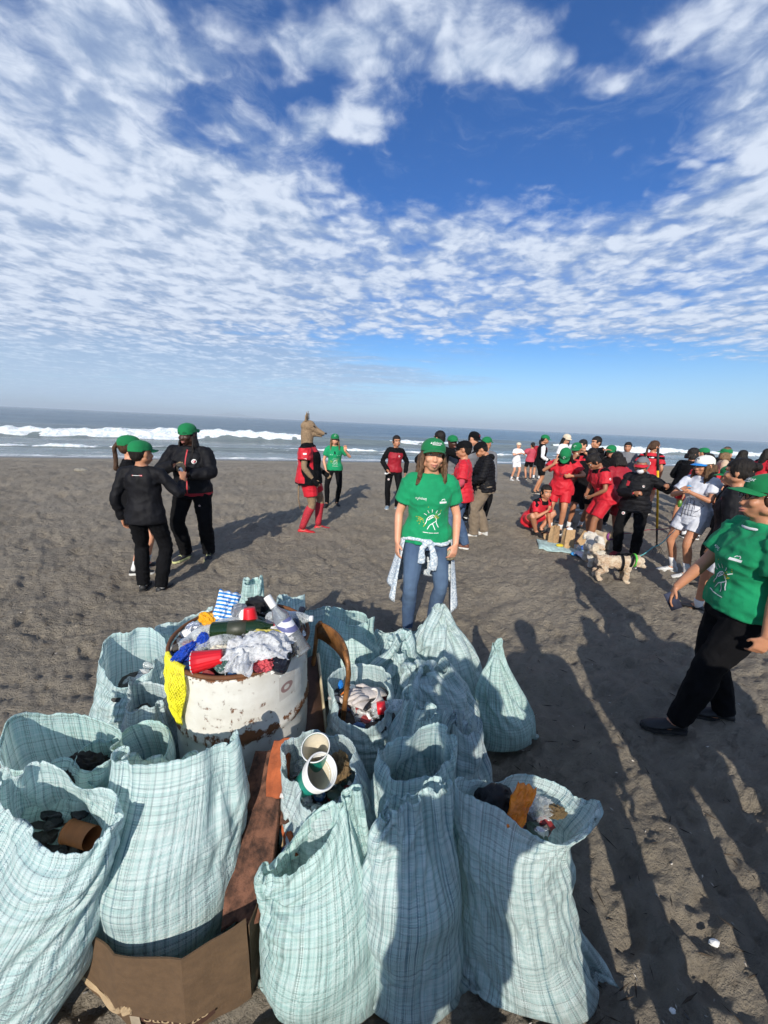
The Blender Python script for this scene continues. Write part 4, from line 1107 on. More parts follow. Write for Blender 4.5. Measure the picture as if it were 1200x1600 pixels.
# front right sack
crumple('plastic_bag', (.41, .975, .585), (.07, .055, .08), black_pl, 35, label='shiny black rubbish bag in the front right sack', cat='bag', amp=.22)
pillow('wrapper', (.468, .925, .64), (.075, .15, .03), (1.25, .45, .15), orange_fl, 'orange and yellow snack wrapper standing in the front right sack', 5)
crumple('plastic_bag', (.545, .965, .60), (.055, .035, .035), clear, 37, label='crinkled clear plastic beside the orange wrapper', cat='bag', amp=.5)
crumple('wrapper', (.60, .955, .60), (.035, .02, .018), simple('brown_olive', (.16, .11, .05), .6, bmp=.6), 38, label='brown packet at the right end of the front right sack', cat='wrapper', amp=.5)
filler('litter_fill', .50, .965, .565, .075, 50, 10, 'mixed litter in the front right sack', mixed)
# left sacks
filler('litter_fill', -.97, .88, .44, .15, 40, 11, 'dark litter deep in the slumped left sack', [mixed[0], black_pl])
m = MB(); m.tube([(-.95, .90, .50), (-.85, .87, .52)], [.03, .03], 16, cap=False); m.tube([(-.955, .90, .50), (-.945, .899, .50)], [.032, .032], 16); tag(m.build('rusty_can', simple('can_rust', (.30, .10, .03), .6)), 'orange-rimmed rusty can in the slumped left sack', 'can')
crumple('litter_clump', (-1.0, 1.03, .58), (.08, .06, .06), simple('black_weed', (.02, .016, .012), .9, bmp=.8), 40, label='black clump of dried weed in the open sack at the left', cat='litter', amp=.4)
filler('litter_fill', -1.05, 1.04, .50, .13, 40, 12, 'dark litter in the open sack behind the slumped one', [mixed[0], black_pl])
filler('litter_fill', -1.15, 1.57, .50, .12, 50, 13, 'clear plastic litter in the far left sack', [mixed[0], clear, foil, milky])
filler('litter_fill', -.99, 1.37, .49, .075, 30, 14, 'dark litter in the small left sack', [mixed[0], black_pl, foil])
# debris on the sand
r_ = random.Random(5)
for i, (x, y, s_, lab) in enumerate(((1.28, .97, .02, 'small white scrap on the shaded sand at the lower right'), (1.0, .80, .012, 'frayed corner scrap beside the front right sack'))):
    crumple('litter_scrap', (x, y, .01), (s_, s_ * .6, s_ * .5), white_pl, 50 + i, 2, label=lab, cat='scrap')
for i, (x, y, s_) in enumerate(((-9.6, 11.6, .22), (-7.9, 13.4, .20))):
    o = crumple('beach_stone', (x, y, float(ground_z(x, y)) + .03), (s_, s_ * .6, s_ * .3), simple('stone', (.24, .22, .18), .9, bmp=.5), 60 + i, 3, amp=.2, label=('flat pale stone on the sand at the far left, nearer one', 'flat pale stone on the sand at the far left, nearer the water')[i], cat='stone')

# twigs, shell grit and dried weed strewn over the sand: nobody could count it
def strewn():
    r = random.Random(12); m = MB()
    for i in range(1500):
        a = math.radians(r.uniform(-58, 58)); d = .9 * (11 / .9) ** r.random(); x, y = d * math.sin(a), d * math.cos(a)
        z = float(ground_z(x, y)); k = r.random(); m.cur = 0 if k < .6 else (1 if k < .85 else 2)
        L = r.uniform(.008, .05) if m.cur == 0 else r.uniform(.004, .012); t_ = r.uniform(0, 2 * PI); v = Vector((math.cos(t_), math.sin(t_), r.uniform(-.1, .25))) * L
        c = Vector((x, y, z + .003)); w = Vector((-v.y, v.x, 0)).normalized() * (L * r.uniform(.08, .2) if m.cur == 0 else L * .7) + Vector((0, 0, .001))
        u_ = Vector((0, 0, .004 if m.cur == 0 else L * .5)); m.add([c - v, c + w * .5, c + v, c - w * .5, c + u_], [(0, 1, 4), (1, 2, 4), (2, 3, 4), (3, 0, 4)])
    m.cur = 0; o = m.build('beach_debris', [simple('dry_weed', (.05, .035, .022), .9), simple('shell_grit', (.50, .46, .40), .7), simple('pebble', (.14, .13, .12), .8)], smooth=False); tag(o, 'twigs, shell bits and pebbles strewn over the sand', None, kind='stuff')
strewn()
# ------------------------------------------------------------------ people
TMP = bpy.data.collections.new('tmp'); S.collection.children.link(TMP)
def skinned(mb, voxel, it=3, name='tmp'):
    """one continuous surface grown from overlapping solids"""
    me = bpy.data.meshes.new(name); me.from_pydata([tuple(v) for v in mb.v], [], mb.f); me.update()
    o = bpy.data.objects.new(name, me); TMP.objects.link(o)
    r = o.modifiers.new('r', 'REMESH'); r.mode = 'VOXEL'; r.voxel_size = voxel; r.use_smooth_shade = True
    if it:
        s = o.modifiers.new('s', 'SMOOTH'); s.factor = .5; s.iterations = it
    dg = bpy.context.evaluated_depsgraph_get(); dg.update()
    out = bpy.data.meshes.new_from_object(o.evaluated_get(dg))
    TMP.objects.unlink(o); bpy.data.objects.remove(o); bpy.data.meshes.remove(me)
    out.polygons.foreach_set('use_smooth', [True] * len(out.polygons))
    return out
def getv(me):
    a = np.zeros(len(me.vertices) * 3, np.float32); me.vertices.foreach_get('co', a); return a.reshape(-1, 3).astype(float)
def getn(me):
    a = np.zeros(len(me.vertices) * 3, np.float32); me.vertices.foreach_get('normal', a); return a.reshape(-1, 3).astype(float)
def setv(me, V): me.vertices.foreach_set('co', V.astype(np.float32).ravel()); me.update()
# cheap smooth 3-D noise on arrays: sum of random plane waves with ridges
def wnoise(V, freq, seed, octs=2, stretch=(1, 1, 1), ridge=True):
    r = np.random.RandomState(seed); out = np.zeros(len(V)); amp = 1; tot = 0
    for o in range(octs):
        acc = np.zeros(len(V))
        for k in range(5):
            d = r.randn(3); d /= np.linalg.norm(d); d *= np.array(stretch)
            acc += np.sin(V @ d * freq * (2 ** o) * r.uniform(.7, 1.4) + r.uniform(0, 6.3) + 1.3 * np.sin(V @ r.randn(3) * freq * .5))
        acc /= 2.3
        out += amp * ((1 - np.abs(acc) * 1.2) if ridge else acc); tot += amp; amp *= .5
    return out / tot
def ik(a, b, l1, l2, pole):
    a, b = Vector(a), Vector(b); d = b - a; L = min(d.length, (l1 + l2) * .999); d.normalize(); b = a + d * L
    x = (l1 * l1 - l2 * l2 + L * L) / (2 * L); h = math.sqrt(max(0, l1 * l1 - x * x))
    p = Vector(pole); p = p - d * p.dot(d)
    if p.length < 1e-6: p = d.orthogonal()
    return a + d * x + p.normalized() * h, b

SKINS = {}
def skin_mat(name, c):
    def f(t, b, sp):
        o = objco(t); n = noi(t, o, 9, 5, .6); n2 = noi(t, o, 120, 4, .6)
        hi = tuple(min(1, q * k) for q, k in zip(c, (1.12, 1.02, .98))); lo = tuple(q * k for q, k in zip(c, (.92, .82, .78)))
        sp('Base Color', mix(t, n.ss(.3, .7), lo, hi)); sp('Roughness', .48); sp('Specular IOR Level', .4)
        sp('Subsurface Weight', .12); sp('Subsurface Radius', (.02, .008, .004)); sp('Subsurface Scale', .5)
        sp('Normal', bump(t, n2, .12, .002))
    return material('skin_' + name, f)
SK = dict(light=skin_mat('light', (.62, .34, .22)), tan=skin_mat('tan', (.47, .24, .14)), brown=skin_mat('brown', (.30, .145, .08)), dark=skin_mat('dark', (.055, .026, .017)))
def cloth(name, c, rough=.85, weave=500, sheen=.05, var=.12, spec=.3):
    def f(t, b, sp):
        o = objco(t); n = noi(t, o, 6, 5, .6)
        sp('Base Color', mix(t, n.ss(.3, .7), tuple(q * (1 - var) for q in c), tuple(min(1, q * (1 + var)) for q in c)))
        sp('Roughness', rough); sp('Sheen Weight', sheen); sp('Specular IOR Level', spec)
        sp('Normal', bump(t, noi(t, o, 26, 6, .62, .5) * .8 + noi(t, o, weave, 2, .5) * .15, .45, .012))
    return material('cloth_' + name, f)
def denim_f(t, b, sp):
    o = objco(t); x, y, z = sep(t, o)
    n = noi(t, o, 5, 6, .65); tw = ((x + z * 1.0) * 420).sin() * .5 + .5
    c = mix(t, n.ss(.3, .75), (.018, .048, .12), (.065, .12, .21)); c = mix(t, tw * .3, c, (.13, .18, .26))
    front = (y * -9.0 + .3).ss(0, 1) * ((z - .55).abs()).ss(.32, .05); c = mix(t, front * .25, c, (.13, .20, .29))
    sp('Base Color', c); sp('Roughness', .85); sp('Normal', bump(t, noi(t, o, 30, 6, .6, .5) + tw * .1, .5, .01))
denim = material('denim', denim_f)
def denimjac_f(t, b, sp):
    o = objco(t); n = noi(t, o, 60, 6, .75); sp('Base Color', mix(t, n.ss(.42, .6), (.32, .40, .48), (.76, .80, .82))); sp('Roughness', .85); sp('Normal', bump(t, noi(t, o, 40, 6, .6, .5), .6, .01))
denimjac = material('acid_denim', denimjac_f)
GREEN = cloth('green', (.006, .25, .10)); CAPG = cloth('cap_green', (.005, .17, .055), weave=800)
BLACK = cloth('black', (.006, .006, .007), .9, sheen=.0, var=.25, spec=.1); BLACK2 = cloth('black_shiny', (.006, .006, .008), .65, sheen=0, var=.25, spec=.18)
RED = cloth('red', (.52, .012, .026), .6); DRED = cloth('dark_red', (.30, .010, .022), .6); PINK = cloth('pink_red', (.45, .06, .09), .8)
WHITE = cloth('white', (.74, .74, .76)); WGREY = cloth('white_grey', (.60, .62, .68)); GREY = cloth('grey', (.16, .165, .18)); KHAKI = cloth('khaki', (.20, .155, .11))
BEIGE = cloth('beige', (.48, .36, .26)); NAVY = cloth('navy', (.015, .03, .085)); CREAM = cloth('cream', (.66, .56, .42)); CAPW = cloth('cap_white', (.74, .73, .66)); BLUEB = cloth('cap_blue', (.01, .18, .52))
def hair_mat(name, a, b_):
    def f(t, b, sp):
        o = objco(t); x, y, z = sep(t, o)
        n = noi(t, vec(t, x * 90, y * 90, z * 9), 1.0, 5, .7)
        sp('Base Color', mix(t, n.ss(.3, .7), a, b_)); sp('Roughness', .55); sp('Specular IOR Level', .22); sp('Normal', bump(t, n, .9, .012))
    return material('hair_' + name, f)
HBLACK = hair_mat('black', (.006, .005, .005), (.022, .017, .014)); HBROWN = hair_mat('brown', (.028, .014, .008), (.10, .052, .028)); HLIGHT = hair_mat('light_brown', (.07, .04, .02), (.27, .165, .085))
EYEW = simple('eye_white', (.62, .60, .57), .2); EYED = simple('eye_dark', (.02, .011, .007), .15); LIP = simple('lips', (.42, .15, .12), .45); TEETH = simple('teeth', (.70, .67, .60), .3)
SOLEW = simple('sole_white', (.66, .66, .63), .6); SOLEB = simple('sole_black', (.018, .018, .018), .7); LENS = simple('dark_lens', (.01, .01, .012), .08)
PRINTW = simple('white_print', (.78, .79, .77), .6); PRINTY = simple('olive_print', (.33, .34, .03), .6); PRINTR = simple('red_print', (.42, .02, .03), .6); PRINTB = simple('dark_print_line', (.05, .05, .09), .6)

class Person:
    def __init__(s, x, y, H, yaw, **k):
        g = lambda n, d: k.get(n, d)
        s.k = k; s.H = H; sc = s.s = H / 1.72; s.hs = sc * g('hs', 1.09)
        s.w = g('w', 1.0); s.female = g('female', False); s.det = g('det', 0)
        s.vox = (.016, .010, .0065)[s.det]
        z = float(ground_z(x, y)) if abs(x) < 12 and -5 < y < 16 else float(ground_z(x, y, False))
        s.root = empty('person', (x, y, z - .012), math.radians(yaw))
        drop = g('drop', 0.0); lean = math.radians(g('lean', 2)); sl = math.radians(g('side', 0)); tw = math.radians(g('twist', 0))
        s.hip = Vector((g('hx', 0) * sc, g('hy', 0) * sc, (.93 - drop) * sc))
        s.R = Matrix.Rotation(tw, 3, 'Z') @ Matrix.Rotation(sl, 3, 'Y') @ Matrix.Rotation(lean, 3, 'X')
        s.Rp = Matrix.Rotation(lean * .5, 3, 'X')
        s.sw = (.148 if s.female else .178) * (1 + (s.w - 1) * .30)
        hy, hp = math.radians(g('hyaw', 0)), math.radians(g('hpitch', 0))
        s.Rh = Matrix.Rotation(tw * .7 + hy, 3, 'Z') @ Matrix.Rotation(lean * .5 + hp, 3, 'X') @ Matrix.Rotation(math.radians(g('hroll', 0)), 3, 'Y')
        s.neck = s.T((0, .005, .50)); s.head = s.neck + s.Rh @ Vector((0, -.012, .120)) * s.hs
        feet = g('feet', ((-.11, .0, -12), (.11, .0, 12)))
        s.ank = []; s.fyaw = []; s.knee = []; s.hj = []
        for i, sx in enumerate((-1, 1)):
            f = feet[i]; fz = f[3] if len(f) > 3 else 0
            a = Vector((f[0], f[1], .085 + fz)) * sc; h = s.hip + Matrix.Rotation(tw * .5, 3, 'Z') @ Vector((sx * .088 * (1 + (s.w - 1) * .5), 0, -.03)) * sc
            fy = math.radians(f[2]); pole = Matrix.Rotation(fy, 3, 'Z') @ Vector((0, -1, 0)) + Vector((sx * g('knee_out', .1), 0, 0))
            kn, a = ik(h, a, .43 * sc, .425 * sc, pole)
            s.hj.append(h); s.knee.append(kn); s.ank.append(a); s.fyaw.append(fy)
        hands = g('hands', ((-.25, -.04, -.10), (.25, -.04, -.10))); poles = g('elbow', ((-.6, .7, -.6), (.6, .7, -.6)))
        s.sh = []; s.el = []; s.wr = []
        for i, sx in enumerate((-1, 1)):
            sh = s.T((sx * s.sw, .01, .415)); e, w_ = ik(sh, s.T(hands[i]), .285 * sc, .245 * sc, s.R @ Vector(poles[i]))
            s.sh.append(sh); s.el.append(e); s.wr.append(w_)
        s.body()
    def T(s, p): return s.hip + s.R @ (Vector(p) * s.s)
    def HT(s, p): return s.head + s.Rh @ (Vector(p) * s.hs)
    def torso_rings(s, mb, off=0.0, z0=-.10, z1=.56, hem=None, flare=0.0, n=20):
        w = s.w; sc = s.s; f = s.female
        prof = [(-.10, .135 * w, .105 * w, 0), (-.03, .172 * w, .118 * w, .005), (.03, .168 * w, .118 * w, .0), (.10, (.132 if f else .145) * w, .100 * w ** 1.3, -.003), (.18, (.130 if f else .147) * w, .102 * w ** 1.3, -.006), (.27, (.145 if f else .16) * (1 + (w - 1) * .8), (.122 if f else .115) * w, -.012),
                (.34, .160 * (1 + (w - 1) * .6), .112 * (1 + (w - 1) * .7), -.004), (.40, .158 * (1 + (w - 1) * .5), .090 * (1 + (w - 1) * .6), .004), (.44, .125 * (1 + (w - 1) * .4), .068 * (1 + (w - 1) * .5), .008), (.47, .078, .056, .008), (.50, .056 * (1 + (w - 1) * .5), .056 * (1 + (w - 1) * .5), .004), (.56, .052 * (1 + (w - 1) * .5), .055 * (1 + (w - 1) * .5), .0)]
        zs = [p[0] for p in prof]
        def at_(z): return [float(np.interp(z, zs, [p[i] for p in prof])) for i in (1, 2, 3)]
        lo = z0; zz = [lo + (z1 - lo) * i / 15 for i in range(16)]; rings = []
        for z in zz:
            rx, ry, yo = at_(max(z, -.03) if off else z)
            fl = off + flare * max(0, (.2 - z) / .3)
            if off: rx, ry = max(rx, .0), max(ry, .0)
            u = smoothstep(-.02, .12, z); u = float(u)
            c = (s.hip + s.Rp @ (Vector((0, yo, z)) * sc)) * (1 - u) + s.T((0, yo, z)) * u
            ex = (s.R @ Vector((1, 0, 0))); ey = s.R @ Vector((0, 1, 0))
            rings.append([c + ex * ((rx + fl) * sc * math.cos(q)) + ey * ((ry + fl) * sc * math.sin(q)) for q in [2 * PI * i / n for i in range(n)]])
        mb.grid(rings)
    def limb(s, mb, pts, rad, off=0.0, n=12, sub=4):
        # smooth polyline through joints
        P = []; Rr = []
        for i in range(len(pts) - 1):
            for k in range(sub):
                t = k / sub; P.append(Vector(pts[i]).lerp(Vector(pts[i + 1]), t)); Rr.append(rad[i] + (rad[i + 1] - rad[i]) * t)
        P.append(Vector(pts[-1])); Rr.append(rad[-1])
        Q = [P[0]] + [P[i] * .5 + (P[i - 1] + P[i + 1]) * .25 for i in range(1, len(P) - 1)] + [P[-1]]
        mb.tube(Q, [(r + off) * s.s for r in Rr], n)
    def leg_pts(s, i):
        h, k, a = s.hj[i], s.knee[i], s.ank[i]; calf = k.lerp(a, .33); back = Matrix.Rotation(s.fyaw[i], 3, 'Z') @ Vector((0, 1, 0))
        d = (a - k).normalized(); back = (back - d * back.dot(d)).normalized() * .014 * s.s
        return [h, h.lerp(k, .45), k, calf + back, a], [.088 * (s.w * .7 + .3), .074 * (s.w * .7 + .3), .052 * (s.w * .5 + .5), .054 * (s.w * .5 + .5), .034 * (s.w * .3 + .7)]
    def arm_pts(s, i):
        w = s.w * .55 + .45; m = .9 if s.female else 1.0
        return [s.sh[i], s.sh[i].lerp(s.el[i], .4), s.el[i], s.el[i].lerp(s.wr[i], .3), s.wr[i]], [.050 * w * m, .045 * w * m, .037 * w * m, .037 * w * m, .026 * m * (w * .4 + .6)]
    def hand(s, mb, i):
        sx = (-1, 1)[i]; w = s.wr[i]; d = (w - s.el[i]).normalized()
        spec = s.k.get('hand_pose', (None, None))[i] or {}
        bend = spec.get('dir')
        if bend is not None: d = (s.R @ Vector(bend)).normalized()
        palm = Vector(spec.get('palm', (-sx, 0, 0))); palm = s.R @ palm; palm = (palm - d * palm.dot(d))
        if palm.length < 1e-3: palm = d.orthogonal()
        palm.normalize(); side = d.cross(palm).normalized()
        # thumb side: forward
        th = Vector(spec.get('thumb', (0, -1, .1))); th = s.R @ th
        if side.dot(th) < 0: side = -side
        sc = s.s * (.92 if s.female else 1.0); curl = spec.get('curl', .45); spread = spec.get('spread', .1)
        c = w + d * .045 * sc
        mb.tube([w - d * .01 * sc, w + d * .02 * sc, w + d * .055 * sc, w + d * .088 * sc], [(.024 * sc, .018 * sc), (.033 * sc, .017 * sc), (.040 * sc, .015 * sc), (.038 * sc, .011 * sc)], 12, ref=side)
        tips = []
        for k in range(4):
            o = (1.5 - k) * .0195 * sc; L_ = (.072, .080, .075, .060)[k] * sc; base = w + d * .080 * sc + side * o
            a = curl * (1 + .12 * k); dd = (d + side * (1.5 - k) * spread * .35).normalized()
            p1 = base + (dd * math.cos(a * .8) + palm * math.sin(a * .8)) * L_ * .45
            p2 = p1 + (dd * math.cos(a * 1.9) + palm * math.sin(a * 1.9)) * L_ * .32
            p3 = p2 + (dd * math.cos(a * 2.7) + palm * math.sin(a * 2.7)) * L_ * .25
            mb.tube([base - dd * .02 * sc, base, p1, p2, p3], [.0085 * sc, .0092 * sc, .0087 * sc, .0080 * sc, .0065 * sc], 8); tips.append(p3)
        t0 = w + d * .025 * sc + side * .026 * sc; t1 = t0 + (d * .55 + side * .7 + palm * .35).normalized() * .034 * sc; t2 = t1 + (d * .85 + side * .15 + palm * .5 * (.5 + curl)).normalized() * .030 * sc
        mb.tube([t0 - d * .012 * sc, t0, t1, t2], [.013 * sc, .013 * sc, .0105 * sc, .008 * sc], 8)
        return w + d * .09 * sc + palm * .03 * sc
    def body(s):
        mb = MB(); sc = s.s
        s.torso_rings(mb)
        for i in (0, 1):
            mb.ell(s.sh[i] - Vector((0, 0, .004)), (.054 * sc * (s.w * .5 + .5),) * 3)
            p, r = s.leg_pts(i); s.limb(mb, p, r)
            p, r = s.arm_pts(i); s.limb(mb, p, r)
        s.grip = [s.hand(mb, 0), s.hand(mb, 1)]
        for i in (0, 1):   # feet inside the shoes keep the ankle joined
            a = s.ank[i]; f = Matrix.Rotation(s.fyaw[i], 3, 'Z'); up_ = -a.z + .085 * sc
            mb.tube([a, a + f @ Vector((0, -.05, -.045)) * sc, a + f @ Vector((0, -.14, -.06)) * sc], [.034 * sc, .035 * sc, .022 * sc], 10)
        def E(c, r, n=16, m=12): mb.ell(s.HT(c), tuple(q * s.hs for q in r), s.Rh, n, m)
        if s.k.get('mask_head') is None:
            E((0, .014, .022), (.074, .094, .094), 24, 16); E((0, -.022, -.030), (.060, .066, .080), 20, 14); E((0, -.040, -.085), (.034, .036, .028))
            E((0, -.050, -.035), (.046, .036, .062)); E((0, -.062, .030), (.052, .030, .022)); E((0, -.084, -.026), (.011, .014, .026)); E((0, -.092, -.038), (.0155, .013, .0105))
            E((0, -.078, -.066), (.024, .016, .0085)); E((0, -.076, -.078), (.020, .014, .008))
            for sx in (-1, 1): E((sx * .036, -.062, -.032), (.022, .022, .022)); E((sx * .077, .008, -.012), (.010, .020, .030)); E((sx * .052, -.0, -.062), (.020 * s.w, .04, .026))
        mb.tube([s.T((0, .008, .46)), s.neck, s.HT((0, .012, -.04))], [(.060 * sc * (1 + (s.w - 1) * .5), .058 * sc), (.053 * sc * (1 + (s.w - 1) * .5), .054 * sc), (.052 * sc, .056 * sc)], 14)
        me = skinned(mb, s.vox, 2)
        V = getv(me)
        # eye sockets, mouth line
        C = np.array(s.head); Rh = np.array(s.Rh); L = (V - C) @ Rh / s.hs
        near = np.linalg.norm(L, axis=1) < .16
        dp = np.zeros(len(V))
        for ex in (-.031, .031): dp += .010 * np.exp(-((L[:, 0] - ex) / .015) ** 2 - ((L[:, 2] - .004) / .011) ** 2) * (L[:, 1] < -.03)
        dp += .004 * np.exp(-(L[:, 0] / .02) ** 2 - ((L[:, 2] + .072) / .003) ** 2) * (L[:, 1] < -.05)
        V[near] += (np.array([0, 1.0, 0]) @ Rh.T)[None] * (dp[near] * sc)[:, None]
        setv(me, V)
        me.materials.clear(); me.materials.append(SK[s.k.get('skin', 'tan')])
        o = link(bpy.data.objects.new('body', me), s.root); s.bodyo = o
        if s.k.get('mask_head') is None and s.k.get('face', True): s.face()
    def face(s):
        sc = s.hs; m = MB(); iris = MB()
        for sx in (-1, 1):
            m = MB(); m.ell(s.HT((sx * .031, -.066, .003)), (.0125 * sc, .010 * sc, .0072 * sc), s.Rh, 12, 8); e = m.build('eye', EYEW, s.root)
            m = MB(); m.ell(s.HT((sx * .031, -.0735, .003)), (.0052 * sc, .0035 * sc, .0055 * sc), s.Rh, 10, 6); m.build('iris', EYED, e)
            m = MB(); m.tube([s.HT((sx * .013, -.0885, .019)), s.HT((sx * .030, -.088, .0255)), s.HT((sx * .050, -.074, .019))], [(.0042 * sc, .003 * sc), (.0042 * sc, .003 * sc), (.0015 * sc, .002 * sc)], 6); m.build('eyebrow', s.k.get('hairmat', HBLACK), s.root)
        if s.k.get('mouth', True):
            smile = s.k.get('smile', 0)
            m = MB(); z = .003 * smile
            m.tube([s.HT((-.024, -.078, -.068 + z * 2)), s.HT((-.008, -.0925, -.0665)), s.HT((0, -.0930, -.0680)), s.HT((.008, -.0925, -.0665)), s.HT((.024, -.078, -.068 + z * 2))], [.0015 * sc, .0045 * sc, .0042 * sc, .0045 * sc, .0015 * sc], 6); lp = m.build('lips', LIP, s.root)
            m = MB(); m.tube([s.HT((-.020, -.080, -.076 + z * 2)), s.HT((0, -.0925, -.080 - z)), s.HT((.020, -.080, -.076 + z * 2))], [.0015 * sc, .0055 * sc, .0015 * sc], 6); m.build('lips', LIP, s.root)
            if smile and s.det == 1:
                m = MB(); m.tube([s.HT((-.018, -.084, -.071 + z)), s.HT((0, -.0935, -.0740)), s.HT((.018, -.084, -.071 + z))], [(.0022 * sc, .0028 * sc)] * 3, 6); m.build('teeth', TEETH, s.root)
    def wrinkle(s, me, amp, freq, seed, stretch=(1, 1, .45)):
        V = getv(me); n = getn(me)
        V += n * ((wnoise(V, freq, seed, 3, stretch, False) * .5 + (wnoise(V, freq * .8, seed + 50, 1, (1, 1, 1.6)) - .3) * .5) * amp * .6)[:, None]
        setv(me, V)
    def top(s, mat, sleeve=.55, hem=-.10, off=.014, loose=.010, paint=None, mats=None, name='shirt', fold=.010, collar=0, seed=1, quilt=0, untilz=.488, voxel=None, arm_off=None):
        mb = MB(); sc = s.s
        s.torso_rings(mb, off, z0=hem, z1=untilz, flare=loose, n=24)
        ao = off if arm_off is None else arm_off
        for i in (0, 1):
            mb.ell(s.sh[i], tuple((.056 + ao * .6) * sc * (s.w * .5 + .5) for _ in range(3)))
            mb.tube([s.T(((-1, 1)[i] * .07, .008, .45)), s.T(((-1, 1)[i] * s.sw * .9, .008, .425))], [(.045 * sc, .05 * sc), ((.045 + ao) * sc, (.045 + ao) * sc)], 12)
            if sleeve > 0:
                p, r = s.arm_pts(i)
                if sleeve < 1:
                    e = p[0].lerp(p[2], sleeve * 1.25 if sleeve < .8 else 1.0); s.limb(mb, [p[0], p[0].lerp(e, .5), e], [r[0], r[1], r[1] * .98], ao + loose * .9 + .004)
                else: s.limb(mb, p, r[:-1] + [r[-1] * 1.08], ao)
        if collar: mb.tube([s.T((0, .006, .465)), s.T((0, .006, .465 + collar))], [(.068 * sc * (s.w * .3 + .7), .068 * sc)] * 2, 16)
        me = skinned(mb, voxel or max(s.vox * .9, .0085), 2)
        if quilt:
            V = getv(me); n = getn(me); L = (V - np.array(s.hip)) @ np.array(s.R); V += n * (np.abs(np.sin(L[:, 2] * quilt)) ** .5 * .012 - .006)[:, None]; setv(me, V)
        s.wrinkle(me, fold * 1.25, 42 / sc, seed)
        me.materials.clear()
        for m_ in (mats or [mat]): me.materials.append(m_)
        o = link(bpy.data.objects.new(name, me), s.root)
        if paint:
            k = np.zeros(len(me.polygons) * 3, np.float32); me.polygons.foreach_get('center', k); k = k.reshape(-1, 3); nn = np.zeros_like(k); me.polygons.foreach_get('normal', nn.ravel())
            nn = np.zeros(len(me.polygons) * 3, np.float32); me.polygons.foreach_get('normal', nn); nn = nn.reshape(-1, 3)
            L = (k - np.array(s.hip)) @ np.array(s.R) / sc; Nn = nn @ np.array(s.R)
            # distance down each arm
            arm = np.zeros(len(k)); armd = np.full(len(k), 9.)
            for i in (0, 1):
                a, b_ = np.array(s.sh[i]), np.array(s.el[i]); c_ = np.array(s.wr[i])
                for (p, q, base) in ((a, b_, 0), (b_, c_, 1)):
                    d = q - p; t = np.clip(((k - p) @ d) / (d @ d), 0 if base else -.2, 1.1); dist = np.linalg.norm(k - (p + t[:, None] * d), axis=1)
                    better = dist < armd; armd[better] = dist[better]; arm[better] = (base + t)[better]
            isarm = (armd < .075 * sc * (s.w * .5 + .5)) & ((np.abs(L[:, 0]) > s.sw * .80) | (arm > .45))
            me.polygons.foreach_set('material_index', paint(L, Nn, isarm, arm).astype(np.int32))
        s.shirt = o; return o
    def bottom(s, mat, length=1.0, off=.010, flare=.0, fold=.008, name='trousers', paint=None, mats=None, seed=2, ztop=.05):
        mb = MB(); sc = s.s
        off = off + .004 * (s.w > 1.1) * 1.5; s.torso_rings(mb, off, z0=-.125, z1=ztop, n=24)
        for i in (0, 1):
            p, r = s.leg_pts(i)
            if length >= 1: pts = p[:-1] + [p[-1] + Vector((0, 0, -.015 * sc))]; rr = [r[0], r[1], r[2] + flare * .4, r[3] + flare * .7, r[4] + .006 + flare]; s.limb(mb, pts, rr, off)
            else:
                e = p[0].lerp(p[2], length * 2) if length <= .5 else p[2].lerp(p[4], (length - .5) * 2)
                if length <= .5: s.limb(mb, [p[0], p[0].lerp(e, .5), e], [r[0], (r[0] + r[1]) / 2, r[1] * .96], off + flare)
                else: s.limb(mb, [p[0], p[1], p[2], e], [r[0], r[1], r[2], r[3]], off + flare)
        me = skinned(mb, max(s.vox * .9, .0085), 2)
        s.wrinkle(me, fold * 1.1, 38 / sc, seed, (1, 1, .9)); me.materials.clear()
        for m_ in (mats or [mat]): me.materials.append(m_)
        o = link(bpy.data.objects.new(name, me), s.root); s.pants = o
        return o
    def shoes(s, mat, sole=SOLEW, sock=None, socklen=.10, style='shoe'):
        sc = s.s
        for i in (0, 1):
            a = s.ank[i]; f = Matrix.Rotation(s.fyaw[i], 3, 'Z'); fl = a.z - .085 * sc
            tip = s.k.get('toe_pitch', (0, 0))[i]
            RX = Matrix.Rotation(math.radians(tip), 3, 'X')
            def P(x, y, z): return Vector((a.x, a.y, fl)) + f @ (RX @ (Vector((x, y, z - .085)) * sc) + Vector((0, 0, .085 * sc)))
            ys = (.062, .05, .01, -.05, -.10, -.15, -.19, -.205); ws = (.020, .033, .037, .037, .046, .045, .030, .012); hs = (.055, .078, .088, .078, .060, .048, .038, .026)
            m = MB(); n = 14
            m.grid([[P(w_ * math.cos(q), y, .012 + (h - .012) * (.5 + .5 * math.sin(q)) if math.sin(q) > 0 else .018 + (h - .012) * .5 * (1 + math.sin(q)) * .9) for q in [2 * PI * k / n for k in range(n)]] for y, w_, h in zip(ys, ws, hs)])
            sh = m.build('shoe', mat, s.root)
            m = MB(); m.grid([[P(w_ * 1.07 * math.cos(q), y * 1.02, z) for q in [2 * PI * k / n for k in range(n)]] if False else [P(-w_ * 1.08, y * 1.03, .0), P(w_ * 1.08, y * 1.03, .0), P(w_ * 1.10, y * 1.03, .022), P(-w_ * 1.10, y * 1.03, .022)] for y, w_ in zip(ys, ws)])
            m.build('sole', sole, sh, smooth=False)
            if style == 'sneaker':
                for q in range(3): m = MB(); m.tube([P(-.026, -.045 - .026 * q, .079 - .010 * q), P(0, -.045 - .026 * q, .090 - .011 * q), P(.026, -.045 - .026 * q, .079 - .010 * q)], .0035 * sc, 5); m.build('lace', sole, sh)
